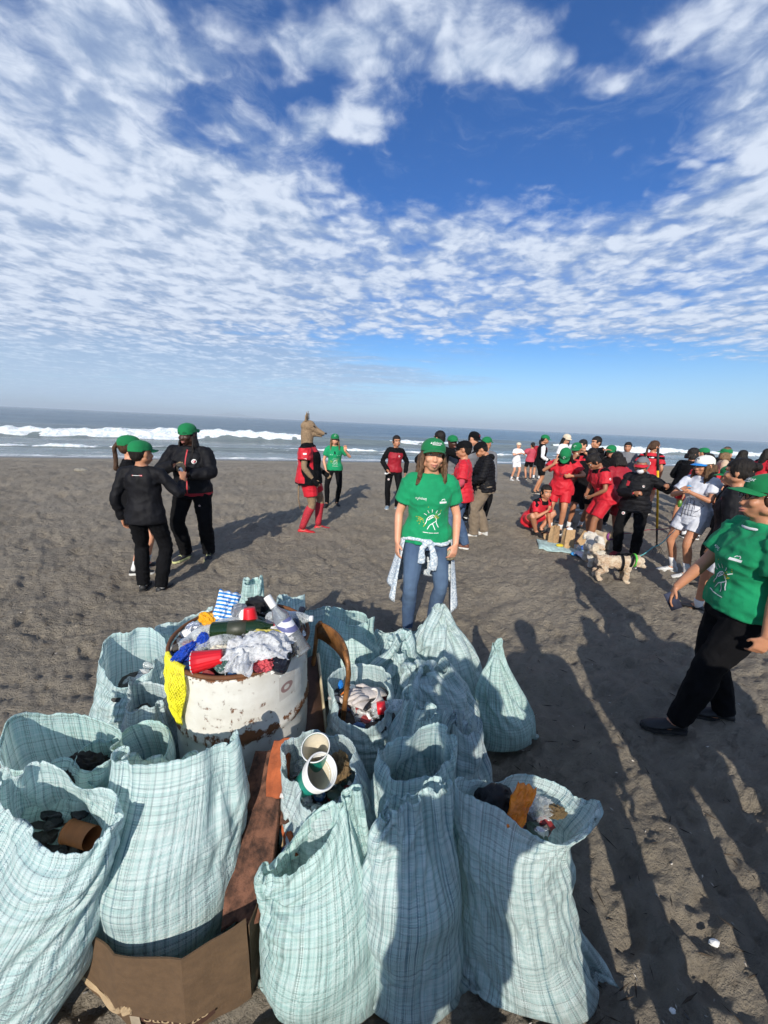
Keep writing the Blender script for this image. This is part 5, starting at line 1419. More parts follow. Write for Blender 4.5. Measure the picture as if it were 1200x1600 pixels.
            if sock is not None:
                if socklen > .2:
                    m = MB(); p, r = s.leg_pts(i); s.limb(m, [p[2].lerp(p[3], .35), p[3], p[4]], [r[2] * .4 + r[3] * .6, r[3], r[4] + .004], .006); m.build('sock', sock, s.root); continue
                m = MB(); k = s.knee[i]; d = (k - a).normalized(); m.tube([a - d * .03 * sc, a, a + d * socklen * .5 * sc, a + d * socklen * sc], [.040 * sc, .039 * sc, (.041 + .006 * (socklen > .2)) * sc, (.044 + .018 * (socklen > .2)) * sc], 14); m.build('sock', sock, s.root)
    def cap(s, mat, back=False, brim=None, logo=None, tilt=0, logotext=None):
        sc = s.hs; R = s.Rh @ Matrix.Rotation(math.radians(180 if back else 0), 3, 'Z') @ Matrix.Rotation(math.radians(tilt), 3, 'X')
        C = s.HT((0, .012, .048)); P = lambda x, y, z: C + R @ (Vector((x, y, z)) * sc)
        m = MB(); rings = []; n = 32
        for j in range(10):
            th = j / 9 * PI / 2 * .97; rr = math.cos(th) ** .92; zz = .080 * math.sin(th) ** .97 - .012
            row = []
            for i in range(n):
                a = 2 * PI * i / n; pan = 1 + .022 * abs(math.sin(a * 3)) ** .5 - .018
                fr = 1 + .05 * max(0, -math.sin(a)) * math.sin(th * 2)
                row.append(P(.087 * rr * math.cos(a) * pan, .106 * rr * math.sin(a) * pan * fr, zz - (.016 if j == 0 and math.sin(a) > 0.3 else 0) - .010 * (j == 0)))
            rings.append(row)
        m.grid(rings, cap0=False); m.grid([[P(.086 * math.cos(2 * PI * i / n), .104 * math.sin(2 * PI * i / n), zz) for i in range(n)] for zz in (-.024, -.005)], cap0=False)
        c = m.build('cap', mat, s.root)
        m = MB(); top_, bot = [], []
        k = 15; L1 = []
        for j in range(6):
            v = j / 5; row = []
            for i in range(k):
                u = i / (k - 1) * 2 - 1; a = u * 1.12
                x = .085 * math.sin(a) * (1 + .02 * v); y = -.101 * math.cos(a) - v * .070 * math.cos(u * 1.35) ** .6
                z = -.016 - .012 * v - .022 * u * u * (1 - .1 * v) + .006
                row.append((x, y, z))
            L1.append(row)
        for th, order in ((.0, 1), (-.003, -1)):
            b0 = len(m.v); m.v += [tuple(P(x, y, z + th)) for row in L1 for x, y, z in row]
            for j in range(5):
                for i in range(k - 1):
                    q = (b0 + j * k + i, b0 + j * k + i + 1, b0 + (j + 1) * k + i + 1, b0 + (j + 1) * k + i); q = q if order > 0 else q[::-1]
                    m.f.append(q); m.mi.append(0)
        e = [5 * k + i for i in range(k)]
        for i in range(k - 1): m.f.append((e[i], e[i + 1], 6 * k + e[i + 1], 6 * k + e[i])); m.mi.append(0)
        m.build('brim', brim or mat, c)
        m = MB(); m.ell(P(0, 0, .068), (.007 * sc, .007 * sc, .004 * sc)); m.build('button', mat, c)
        if logo is not None:
            def onto(px, pz):
                a = px / .09; th = .55 + pz / .09; rr = math.cos(th) ** .92
                return P(.090 * rr * math.sin(a) * 1.02, -.109 * rr * math.cos(a) * 1.06, .080 * math.sin(th) ** .97 - .012 + .002)
            if logotext:
                me = text_flat(logotext, .030)
                V = [onto(v.co.x + .006, v.co.y) for v in me.vertices]
                for v, p in zip(me.vertices, V): v.co = p
                me.materials.clear(); me.materials.append(logo); link(bpy.data.objects.new('cap_print', me), c)
                m = MB(); m.add([onto(*q) for q in ((-.046, -.010), (-.034, -.010), (-.040, .008))], [(0, 1, 2)]); m.add([onto(*q) for q in ((-.03, -.018), (.0, -.018), (.03, -.018), (.03, -.014), (.0, -.014), (-.03, -.014))], [(0, 1, 4, 5), (1, 2, 3, 4)]); m.build('cap_print', logo, c)
            else:
                m = MB(); m.tube([onto(.018 * math.cos(q), .018 * math.sin(q)) for q in [2 * PI * i / 14 for i in range(12)]], .0028 * sc, 5); m.build('cap_print', logo, c)
    def hair(s, style, mat, seed=1, length=.28, capd=False, ydir=None):
        sc = s.hs; mb = MB(); r = random.Random(seed)
        def E(c, rr): mb.ell(s.HT(c), tuple(q * sc for q in rr), s.Rh, 18, 12)
        E((0, .012, .036), (.082, .097, .091)) if not capd else E((0, .028, .012), (.078, .088, .075))
        E((0, .055, -.02), (.066, .050, .060))
        if style in ('short', 'fade'): pass
        else:
            for sx in (-1, 1): E((sx * .055, .015, .0), (.028, .05, .06))
        def strand(p0, p1, p2, r0=.020, r1=.008, free=False):
            pts = [s.HT(p0), s.HT(p1), p2 if free else s.HT(p2)]
            Q = []
            for i in range(9):
                t = i / 8; q = pts[0] * (1 - t) ** 2 + pts[1] * 2 * t * (1 - t) + pts[2] * t * t
                Q.append(q + mnoise.noise_vector(q * (24 if s.k.get('curly') else 14) + Vector((seed + r0 * 99, 0, p0[1] * 30))) * .010 * sc * (0.3 + t) * (2.6 if s.k.get('curly') else 1.2))
            mb.tube(Q, [(r0 + (r1 - r0) * (i / 8) ** 1.5) * sc for i in range(9)], 8)
        if style == 'long':
            for k in range(15):
                a = math.radians(-20 + 220 * k / 14); x, y = math.cos(a), math.sin(a)
                L_ = length * r.uniform(.85, 1.08)
                strand((x * .07, y * .07 + .02, .0), (x * .100, y * .095 + .025, -.10), (x * (.085 + .05 * (abs(x) > .8)), y * .10 + .03 - (.07 if abs(x) > .75 else 0), -L_), .021, .009)
        if style == 'bob':
            for sx in (-1, 1):
                for k in range(7): strand((sx * .068, -.035 + .018 * k, .0), (sx * (.088), -.045 + .018 * k, -.08), (sx * (.085 + .010 * r.random()), -.062 + .022 * k, -length * r.uniform(.85, 1.1)), .018, .009)
            for k in range(8): strand((-.06 + .017 * k, .09, -.0), (-.07 + .02 * k, .11, -.09), (-.07 + .02 * k, .10, -length * .9), .018, .010)
        if style == 'pony':
            for k in range(7): strand((0, .095, .03), (r.uniform(-.02, .02), .17, .01), (r.uniform(-.035, .035), .13 + r.uniform(-.02, .02), -length * r.uniform(.8, 1.1)), .020, .007)
        if style == 'bun': E((0, .112, .045), (.036, .034, .036))
        if style == 'dreads':
            for k in range(22):
                a = math.radians(-30 + 240 * k / 21); x, y = math.cos(a), math.sin(a)
                strand((x * .070, y * .07 + .02, -.01), (x * .10, y * .09 + .02, -.10), (x * .095, y * .10 + (-.05 if abs(x) > .7 else .02), -length * r.uniform(.7, 1.1)), .0095, .006)
        me = skinned(mb, max(.008, s.vox * .85), 1)
        V = getv(me); n = getn(me)
        L = (V - np.array(s.head)) @ np.array(s.Rh) / sc
        V += n * (wnoise(V, 90, seed, 2, (1, 1, .2)) * .004 * sc)[:, None]
        # keep the face clear: pull hair in front of the hairline back into the skull
        front = (L[:, 1] < -.045) & (L[:, 2] < .048) & (L[:, 2] > -.10) & (np.abs(L[:, 0]) < .066)
        V[front] += (np.array([0, .05 * sc, 0]) @ np.array(s.Rh).T)
        setv(me, V); me.materials.clear(); me.materials.append(mat)
        return link(bpy.data.objects.new('hair', me), s.root)
    def decal(s, host, polys, mat, name='print', back=False, side=None, off=.0025):
        """flat shapes (torso x, z) laid onto the garment"""
        me = host.data; bvh = BVHTree.FromPolygons([v.co for v in me.vertices], [p.vertices[:] for p in me.polygons])
        d = s.R @ Vector((0, -1 if back else 1, 0)); cache = {}
        if side: d = s.R @ Vector((-side, 0, 0))
        def pr(x, z):
            o_ = s.T((x, .6 if back else -.6, z)) if not side else s.T((side * .8, x, z))
            h = bvh.ray_cast(o_, d)
            return (h[0] - d * off) if h[0] is not None else None
        m = MB()
        for poly in polys:
            P = [pr(*q) for q in poly]
            if any(p is None for p in P): continue
            m.add(P, [tuple(range(len(P)))])
        if not m.v: return None
        o = m.build(name, mat, s.root, smooth=False); o['kind'] = 'stuff'; return o
    def strokes(s, host, lines, w, mat, **k):
        polys = []
        for ln in lines:
            for (x0, z0), (x1, z1) in zip(ln[:-1], ln[1:]):
                L_ = math.hypot(x1 - x0, z1 - z0); n = max(1, int(L_ / .012)); nx, nz = -(z1 - z0) / L_ * w / 2, (x1 - x0) / L_ * w / 2
                for i in range(n):
                    a, b_ = i / n, (i + 1) / n; xa, za, xb, zb = x0 + (x1 - x0) * a, z0 + (z1 - z0) * a, x0 + (x1 - x0) * b_, z0 + (z1 - z0) * b_
                    polys.append([(xa - nx, za - nz), (xb - nx, zb - nz), (xb + nx, zb + nz), (xa + nx, za + nz)])
        return s.decal(host, polys, mat, **k)
    def textdecal(s, host, txt, size, x, z, mat, back=False, off=.003):
        me = text_flat(txt, size); bm = bmesh.new(); bm.from_mesh(me); polys = []
        sg = -1 if back else 1
        for f in bm.faces: polys.append([(x + v.co.x * sg, z + v.co.y) for v in f.verts])
        bm.free(); return s.decal(host, polys, mat, 'printed_text', back, off=off)
    def label(s, text, group=None): tag(s.root, text, 'person', group); return s
def circ(cx, cz, r, n=16): return [[(cx + r * math.cos(2 * PI * i / n), cz + r * math.sin(2 * PI * i / n)) for i in range(n)]]
def tee_print(p, full=True):
    h = p.shirt
    # chest logos
    if full:
        p.textdecal(h, 'alideat', .026, -.082, .305, PRINTW)
        p.decal(h, [[(-.13, .298), (-.119, .298), (-.1245, .311)], [(-.118, .2885), (-.05, .2885), (-.05, .292), (-.118, .292)]], PRINTW)
        p.decal(h, [[(.055 + .012 * i, .272), (.055 + .012 * (i + 1), .272), (.055 + .012 * (i + 1), .286), (.055 + .012 * i, .286)] for i in range(5)], PRINTW)
        p.strokes(h, [[(.072, .292), (.078, .302), (.088, .301), (.094, .306), (.101, .297), (.098, .291)]], .0045, PRINTW)
    else:
        p.decal(h, [[(-.115, .29), (-.06, .29), (-.06, .30), (-.115, .30)]], PRINTW); p.decal(h, [[(.05, .275), (.105, .275), (.105, .285), (.05, .285)]], PRINTW)
    # two hands clasped
    w = .0055
    p.strokes(h, [[(-.055, .085), (-.035, .118), (-.03, .145), (-.012, .168), (.012, .178), (.03, .165), (.042, .145), (.042, .118), (.052, .095), (.062, .078)],
                  [(-.028, .062), (-.01, .095), (.012, .108), (.034, .122), (.042, .132)], [(.012, .108), (.025, .080), (.035, .058)],
                  [(-.03, .145), (-.022, .132), (.006, .155), (.018, .162)], [(-.021, .157), (-.012, .146)], [(-.010, .166), (-.001, .154)], [(.0, .173), (.009, .160)]], w, PRINTW)
    rays = []
    for a in (150, 122, 95, 62, 32):
        c, sn = math.cos(math.radians(a)), math.sin(math.radians(a)); rays.append([(.008 + c * .052, .150 + sn * .048), (.008 + c * .078, .150 + sn * .074)])
    p.strokes(h, rays, .005, PRINTW)
    p.strokes(h, [[(-.058, .080), (-.045, .100)]], .006, PRINTY)
    r = random.Random(4)
    p.decal(h, [circ(r.gauss(.038, .012), r.gauss(.165, .010), .004, 7)[0] for _ in range(22)] + [circ(r.gauss(-.085, .014), r.gauss(.135, .014), .0045, 7)[0] for _ in range(22)] + [circ(.075, .215, .004, 7)[0], circ(-.03, .24, .004, 7)[0], circ(.07, .20, .004, 7)[0]], PRINTY)
    # hem and cuff seams
    p.strokes(h, [[(-.062, .040), (-.02, .036)], [(-.017, .036), (.02, .034)], [(.024, .034), (.066, .034)]], .005, PRINTW)
def crest(p, host, x, z, r=.022, back=False):
    p.decal(host, circ(x, z, r), PRINTW, 'club_badge', back); p.decal(host, circ(x, z, r * .62), PRINTR, 'club_badge', back, off=.0045)
    p.strokes(host, [[(x + r * .25, z + r * .3), (x - r * .2, z + r * .25), (x - r * .25, z - r * .25), (x + r * .2, z - r * .3)]], r * .18, PRINTW, back=back, off=.006)
def jersey_paint(kind=0):
    def f(L, Nn, isarm, arm):
        out = np.zeros(len(L))
        if kind == 0:      # black sleeves with a red cuff
            out[isarm & (arm < .50)] = 1
            out[(L[:, 2] > .43) & (np.abs(L[:, 0]) < .09)] = 1
        if kind == 1:      # red with black yoke, dark side panels, black hem
            out[(L[:, 2] > .415) & (np.abs(L[:, 0]) < .15)] = 1
            out[(np.abs(Nn[:, 0]) > .0) & (L[:, 1] < -.02) & (L[:, 2] < .30) & ~isarm] = 1
            out[(L[:, 2] < -.085)] = 1
        if kind == 2:      # back panel stripes
            out[isarm] = 1; out[(L[:, 2] > .36) & (L[:, 2] < .42)] = 1
        return out
    return f

POCK = dict(curl=.9)
GRIP = dict(curl=.75)
# ---- the woman in the green shirt by the heap
def woman_front():
    p = Person(.37, 3.02, 1.75, 4, female=True, hs=1.14, w=1.08, det=2, skin='light', lean=-1, hpitch=-2, hroll=2, feet=((-.115, -.02, -6), (.105, .03, 10)),
               hands=((-.245, -.04, -.085), (.215, -.13, -.065)), elbow=((-.5, .9, 0), (.7, .8, 0)), hand_pose=(dict(curl=.35, palm=(1, .3, 0)), dict(curl=.5, palm=(-.5, 1, 0), dir=(-.25, -.35, -1))), smile=1, curly=True, hairmat=HBROWN)
    p.top(GREEN, .50, -.075, .020, .016, fold=.011, seed=3, voxel=.008); p.bottom(denim, 1.0, .006, 0, .006, seed=4); p.shoes(simple('shoe_knit', (.55, .53, .52), .8, nscale=90, namp=.3), SOLEW, WHITE, .06, 'sneaker')
    p.hair('bob', hair_mat('chestnut', (.045, .022, .012), (.20, .115, .065)), 5, .21, True)
    p.cap(CAPG, logo=PRINTW, logotext='alideat', tilt=0); tee_print(p)
    # sweater tied round the waist
    mb = MB(); sc = p.s
    ring_ = [p.T((.180 * 1.08 * math.cos(a), .130 * 1.12 * math.sin(a), -.045 + .012 * math.sin(a * 2) + .01 * math.cos(3 * a))) for a in [2 * PI * i / 28 for i in range(29)]]
    mb.tube(ring_, [(.020, .028)] * 29, 8, ref=(0, 0, 1))
    def drape(path, w0, w1): mb.tube([p.T(q) for q in path], [(w0 + (w1 - w0) * i / (len(path) - 1), .016) for i in range(len(path))], 10, ref=(1, 0, 0))
    drape([(-.02, -.150, -.035), (-.055, -.165, -.09), (-.06, -.17, -.16), (-.062, -.165, -.215)], .022, .034)
    drape([(.0, -.150, -.035), (.02, -.175, -.10), (.040, -.18, -.17), (.035, -.175, -.24), (.03, -.17, -.27)], .024, .042)
    mb.ell(p.T((-.01, -.158, -.045)), (.035, .025, .028))
    me = skinned(mb, .008, 2); p.wrinkle(me, .010, 40, 7); me.materials.clear(); me.materials.append(denimjac); link(bpy.data.objects.new('tied_sleeves', me), p.root)
    def flap(name, pts, seed):
        nu, nv = 14, 22; V = []
        for j in range(nv):
            v = j / (nv - 1)
            for i in range(nu):
                u = i / (nu - 1); a = pts[0] + (pts[1] - pts[0]) * u
                z = -.05 - v * (pts[2] + (pts[3] - pts[2]) * u); fl = .03 + .075 * v + .022 * math.sin(u * 13 + seed + v * 2) * v
                V.append(p.T(((.185 + fl) * math.cos(a), (.135 + fl) * math.sin(a) + .02 * v, z)))
        F = [(j * nu + i, j * nu + i + 1, (j + 1) * nu + i + 1, (j + 1) * nu + i) for j in range(nv - 1) for i in range(nu - 1)]
        o = mesh_obj(name, V, F, denimjac, p.root); md = o.modifiers.new('thick', 'SOLIDIFY'); md.thickness = .004
    flap('jacket_side', (2.6, 3.65, .34, .54), 1); flap('jacket_side', (-.5, .55, .64, .40), 3); flap('jacket_back', (.5, 2.65, .42, .46), 5)
    mb = MB(); g_ = p.grip[1]; mb.box(p.root.matrix_world.inverted() @ g_ if False else g_, (.062, .022, .095), p.R); mb.build('held_can', simple('held_thing', (.35, .30, .20), .4, nscale=80, namp=.6), p.root)
    p.label('woman in green shirt, cap and blue jeans with denim jacket tied at her waist')
woman_front()

# ---- large woman at the right edge
def woman_right():
    p = Person(2.13, 2.01, 1.645, -100, female=True, hs=1.15, w=1.20, det=2, skin='tan', lean=3, hyaw=-12, hpitch=1, feet=((-.10, .14, -8), (.08, -.24, 4)), toe_pitch=(0, 0),
               hands=((-.23, -.27, -.06), (.30, -.08, -.10)), elbow=((-.6, .8, -.3), (.5, .9, -.2)), hand_pose=(dict(curl=.35, palm=(.3, 1, 0), dir=(.0, -.35, -1)), dict(curl=.5, palm=(-1, .2, 0), dir=(-.1, -.25, -1))), hairmat=HBROWN)
    p.top(GREEN, .58, -.06, .020, .022, fold=.013, seed=13, voxel=.009); p.bottom(BLACK, 1.0, .012, .004, .010, seed=14); p.shoes(simple('black_shoe', (.012, .012, .013), .6), SOLEB, None)
    p.hair('bun', HBROWN, 5, .2, True); p.cap(CAPG, logo=PRINTW, logotext='alideat', tilt=-3); tee_print(p)
    sc = p.s
    m = MB(); m.tube([p.T((.066 * 1.25 * math.cos(a), .005 + .070 * 1.2 * math.sin(a), .462 + .010 * math.sin(a))) for a in [2 * PI * i / 24 for i in range(25)]], .0085, 8); m.build('neck_band', WHITE, p.root)
    # glasses and ear-ring
    m = MB()
    for sx in (-1, 1):
        m.tube([p.HT((sx * .031 + .021 * math.cos(a), -.092 + .004 * abs(math.cos(a)), .002 + .015 * math.sin(a))) for a in [2 * PI * i / 16 for i in range(17)]], .0022, 6)
        m.tube([p.HT((sx * .052, -.088, .006)), p.HT((sx * .076, -.04, .006)), p.HT((sx * .080, .01, .004))], .002, 6)
    m.tube([p.HT((-.010, -.094, .004)), p.HT((.010, -.094, .004))], .002, 6); m.build('glasses', LENS, p.root)
    m = MB(); m.tube([p.HT((-.086 , .004 + .007 * math.cos(a), -.048 + .008 * math.sin(a))) for a in [2 * PI * i / 12 for i in range(13)]], .0014, 5); m.build('earring', simple('gold', (.6, .4, .1), .25, metal=1), p.root)
    m = MB(); R_ = p.R @ Matrix.Rotation(.5, 3, 'X'); m.box(p.grip[0] + Vector((0, -.005, -.01)), (.010, .068, .125), R_); o = m.build('phone', simple('phone_glass', (.05, .055, .09), .15), p.root)
    m = MB(); w = p.wr[1]; m.tube([p.grip[1] + Vector((.0, .0, .0)) + Vector((.006 * math.cos(a), .010 * math.sin(a), .03)) for a in [2 * PI * i / 10 for i in range(11)]], .0012, 5); m.build('ring', simple('silver', (.7, .7, .7), .2, metal=1), p.root)
    p.label('large woman in green shirt and cap, black trousers and glasses at the right edge')
woman_right()
# ------------------------------------------------------------------ everybody else on the beach
def who(x, y, H, rel, label, group=None, **k):
    """rel: 0 faces the photographer, 90 faces the right of the picture, -90 the left, 180 the sea"""
    p = Person(x, y, H, rel - math.degrees(math.atan2(x, y)), **k); p.label(label, group); return p
SH_B = simple('shoe_black', (.014, .014, .015), .6); SH_W = simple('shoe_white', (.62, .62, .60), .55); SH_R = simple('shoe_red', (.55, .012, .02), .5); SH_BR = simple('shoe_brown', (.16, .055, .03), .5); SH_G = simple('shoe_grey', (.32, .33, .35), .6)
SOCKW = cloth('sock', (.68, .68, .67)); BAGP = simple('kraft_paper', (.42, .27, .14), .85, nscale=30, namp=.15, bmp=.4)
def item(name, build, mat, p, lab, cat):
    m = MB(); build(m); o = m.build(name, mat); o.matrix_world = Matrix.Identity(4)
    return o
def held(p, i, name, mat, size=(.05, .05, .07), amp=.4, seed=1):
    return crumple(name, p.grip[i], tuple(q * .5 for q in size), mat, seed, 3, amp=amp, parent=p.root)

LG = 'three people talking at the left'
# P1 back turned, hand raised in talk
p = who(-2.40, 3.61, 1.60, 152, 'man in black jacket and green cap seen from behind at the left', LG, det=1, skin='tan', hs=1.12, w=1.02, hyaw=-30, lean=3, feet=((-.10, .03, -12), (.12, -.03, 14)),
        hands=((-.30, -.22, .30), (.25, -.02, -.08)), elbow=((-.8, .3, -1), (.5, .8, -.3)), hand_pose=(dict(curl=.25, spread=.5, palm=(.6, -.6, 0), dir=(-.1, -.2, 1)), None))
h = p.top(BLACK2, 1.0, -.12, .014, .014, collar=.03, fold=.012, seed=21, name='jacket'); p.bottom(BLACK, 1.0, .014, .010, .012, seed=22); p.shoes(SH_B, SOLEB, SOCKW, .05); p.hair('short', HBLACK, 2, .2, True); p.cap(CAPG, tilt=2)
p.decal(h, [[(-.05, .395), (.05, .395), (.05, .408), (-.05, .408)]], PRINTR, 'printed_bar', True); p.strokes(h, [[(-.045, .402), (-.038, .402)], [(-.030, .402), (.045, .402)]], .004, PRINTW, back=True, off=.005)
# P2 behind him
p = who(-2.86, 4.12, 1.62, 80, 'woman with curly brown ponytail and green cap behind the man seen from behind', LG, det=1, female=True, skin='light', hs=1.12, hyaw=10, curly=True, feet=((-.09, .05, -8), (.09, -.05, 8)), hairmat=HBROWN, hands=((-.23, -.06, -.10), (.23, -.10, .0)))
p.top(BLACK, 1.0, -.14, .022, .012, collar=.02, seed=23, name='jacket'); p.bottom(BLACK, .30, .011, .007, seed=24, name='shorts'); p.shoes(SH_B, SOLEW, SOCKW, .10); p.hair('pony', HBROWN, 3, .26, True); p.cap(CAPG, logo=PRINTW)
held(p, 0, 'white_glove', WHITE, (.09, .06, .12))
# P3
p = who(-2.37, 4.50, 1.73, -22, 'man with dreadlocks in black track jacket and backward green cap holding food', LG, det=1, skin='dark', hs=1.10, w=1.16, hyaw=-14, hpitch=4, feet=((-.14, .0, -22), (.13, .03, 14)),
        hands=((-.07, -.25, .30), (.09, -.28, .20)), elbow=((-1, .2, -.5), (1, .2, -.5)), hand_pose=(dict(curl=.6, palm=(0, .3, -1), dir=(.7, -.5, .1)), dict(curl=.7, palm=(0, -.2, 1), dir=(-.7, -.5, .1))), hairmat=HBLACK)
def pj(L, Nn, isarm, arm): o = np.zeros(len(L)); o[(L[:, 2] < -.055) & ~isarm] = 1; return o
h = p.top(None, 1.0, -.09, .030, .0, collar=.035, mats=[BLACK2, DRED], paint=pj, fold=.015, seed=25, name='track_jacket'); p.bottom(BLACK, 1.0, .014, .012, .012, seed=26); p.shoes(simple('shoe_two_tone', (.03, .03, .035), .6), simple('sole_lime', (.62, .64, .30), .6), None, style='sneaker')
p.hair('dreads', HBLACK, 4, .30, True); p.cap(CAPG, back=True, tilt=-4)
p.strokes(h, [[(.0, -.05), (.002, .15), (.004, .30), (.012, .46)]], .014, PRINTR, name='zip'); crest(p, h, .095, .33, .026); crest(p, p.pants, .12, -.20, .012)
held(p, 0, 'paper_wrap', BAGP, (.10, .07, .13)); held(p, 1, 'small_bottle', white_pl, (.05, .05, .10), .1)

# the costumed player: plain dog-headed costume
def costume():
    sk = 'suit'; SK['suit'] = simple('suit_fur', (.25, .17, .10), .9, nscale=60, namp=.3, bmp=.6, bs=160)
    p = who(-1.25, 6.02, 1.80, 82, 'person in a tan dog head costume and red football kit facing right', None, det=1, skin='suit', w=1.32, hs=1.2, mask_head=True, lean=-2, w2=1, feet=((-.10, .10, 2), (.12, -.13, 10)), hands=((-.22, -.10, -.06), (.20, -.22, .0)), elbow=((-.6, .9, 0), (.6, .9, 0)))
    def pn(L, Nn, isarm, arm):
        o = np.zeros(len(L)); o[(L[:, 1] < -.095) & (L[:, 2] < .36) & ~isarm] = 1; o[(L[:, 2] < -.10)] = 1; o[(L[:, 2] > .43)] = 1; o[(L[:, 2] < .10) & (np.abs(L[:, 0]) > .12) & ~isarm & (L[:, 1] < .03)] = 1; o[isarm & (arm > .52)] = 1; return o
    h = p.top(None, .50, -.13, .026, .02, mats=[RED, BLACK], paint=pn, fold=.016, seed=31, name='jersey'); b = p.bottom(RED, .34, .011, .007, seed=32, name='shorts')
    p.textdecal(h, '23', .20, .0, .20, PRINTW, back=True); p.decal(h, [[(-.10, .36), (.10, .36), (.10, .385), (-.10, .385)], [(-.07, .01), (.07, .01), (.07, .035), (-.07, .035)]], PRINTW, 'printed_bar', True)
    for z in (.335, .26): p.decal(h, [[(-.02, z), (.03, z), (.03, z + .022), (-.02, z + .022)]], PRINTW, 'sleeve_mark', side=-1)
    crest(p, b, -.12, -.17, .02)
    sock_m = simple('sock_red', (.40, .02, .035), .8, nscale=120, namp=.5)
    p.shoes(SH_R, SH_R, sock_m, .36, 'sneaker')
    sc = p.s; mb = MB()
    def E(c, r): mb.ell(p.HT(c), tuple(q * sc for q in r), p.Rh, 18, 12)
    mb.tube([p.T((0, .01, .40)), p.T((0, .01, .50)), p.HT((0, .015, -.02)), p.HT((0, .01, .06))], [(.10 * sc, .10 * sc), (.088 * sc, .09 * sc), (.090 * sc, .098 * sc), (.085 * sc, .09 * sc)], 18)
    E((0, .0, .075), (.098, .115, .095)); E((0, -.05, .05), (.075, .085, .062))
    mb.tube([p.HT((0, -.06, .045)), p.HT((0, -.14, .015)), p.HT((0, -.205, -.015))], [(.062 * sc, .058 * sc), (.044 * sc, .040 * sc), (.028 * sc, .026 * sc)], 14)
    mb.tube([p.HT((0, -.05, -.01)), p.HT((0, -.12, -.025)), p.HT((0, -.175, -.042))], [.05 * sc, .032 * sc, .020 * sc], 12)
    for sx in (-1, 1): mb.tube([p.HT((sx * .045, .02, .14)), p.HT((sx * .060, .015, .20)), p.HT((sx * .055, .0, .265))], [(.038 * sc, .020 * sc), (.030 * sc, .014 * sc), (.006 * sc, .005 * sc)], 10, ref=p.Rh @ Vector((1, 0, 0)))
    me = skinned(mb, .009, 2); p.wrinkle(me, .006, 60, 3); me.materials.clear(); me.materials.append(SK['suit'])
    hd = link(bpy.data.objects.new('costume_head', me), p.root)
    m = MB(); m.ell(p.HT((0, -.222, -.008)), (.020 * sc, .016 * sc, .015 * sc), p.Rh); m.build('nose', black_pl, hd)
    for sx in (-1, 1):
        m = MB(); m.ell(p.HT((sx * .066, -.085, .078)), (.012 * sc, .014 * sc, .010 * sc), p.Rh); m.build('eye', EYED, hd)
        m = MB(); m.tube([p.HT((sx * .05, -.004, .16)), p.HT((sx * .058, -.006, .235))], [(.022 * sc, .006 * sc), (.006 * sc, .004 * sc)], 8, ref=p.Rh @ Vector((1, 0, 0))); m.build('ear_lining', simple('dark_fur', (.06, .045, .035), .9), hd)
    m = MB(); m.tube([p.HT((-.03, -.10, -.012)), p.HT((-.026, -.17, -.028)), p.HT((0, -.20, -.032)), p.HT((.026, -.17, -.028)), p.HT((.03, -.10, -.012))], .004 * sc, 6); m.build('mouth_line', BLACK, hd)
    m = MB(); m.tube([p.T((0, .13, -.09)), p.T((0, .17, -.2)), p.T((0, .18, -.38)), p.T((0, .16, -.55))], [.016, .014, .011, .006], 8); m.build('tail', SK['suit'], p.root)
    for i in (0, 1): mb = MB(); d = (p.wr[i] - p.el[i]).normalized(); mb.tube([p.wr[i] - d * .05, p.wr[i] + d * .01, p.wr[i] + d * .06, p.wr[i] + d * .10], [.040, .042, .048, .03], 12); me = skinned(mb, .012, 1); me.materials.append(BLACK); link(bpy.data.objects.new('glove', me), p.root)
costume()

# P5, P6
p = who(-1.15, 8.08, 1.60, 4, 'blonde woman in green shirt and cap with hand raised, near the water', None, det=1, female=True, skin='light', hs=1.12, hairmat=HLIGHT, feet=((-.14, -.02, -22), (.10, .04, 12)), hx=.03,
        hands=((-.20, -.10, -.07), (.22, -.14, .40)), elbow=((-1, .5, -.2), (1, .3, -1)), hand_pose=(POCK, dict(curl=.3, spread=.6, palm=(0, -1, 0), dir=(0, 0, 1))))
p.top(GREEN, .50, -.07, .018, .012, seed=33); p.bottom(BLACK, 1.0, .008, 0, seed=34); p.shoes(SH_B, SOLEB, None); p.hair('bob', HLIGHT, 5, .26, True); p.cap(CAPG, logo=PRINTW); tee_print(p, False)
m = MB(); m.ell(p.T((-.012, -.145, .36)), (.018, .006, .013)); m.ell(p.T((-.008, -.150, .325)), (.018, .006, .013)); m.build('sunglasses', LENS, p.root)
p = who(.17, 8.10, 1.64, 3, 'smiling woman in red and black track jacket walking between the costumed figure and the heap', None, det=1, female=True, skin='tan', hs=1.1, smile=1, hyaw=14, feet=((-.10, .05, -10), (.11, -.02, 16)), side=3,
        hands=((-.16, -.16, .0), (.27, -.06, -.05)), elbow=((-1, .4, -.2), (.8, .8, 0)))
def p6(L, Nn, isarm, arm): o = np.zeros(len(L)); o[isarm] = 1; o[(L[:, 2] > .39)] = 1; return o
h = p.top(None, 1.0, -.05, .022, .008, collar=.03, mats=[DRED, BLACK], paint=p6, seed=35, fold=.014, name='track_jacket'); p.bottom(BLACK, 1.0, .010, .004, seed=36); p.shoes(simple('shoe_blue_grey', (.20, .27, .33), .6), SOLEW, SOCKW, .05); p.hair('pony', HBLACK, 6, .12)
crest(p, h, .085, .32, .018); crest(p, p.pants, -.10, -.22, .022)
m = MB(); w = p.grip[0]; m.tube([w, w + Vector((-.07, -.05, -.04))], .010, 6); m.tube([w + Vector((-.06, -.045, -.035)), w + Vector((-.11, -.06, -.02))], [.02, .02], 8); m.build('held_litter', white_pl, p.root)

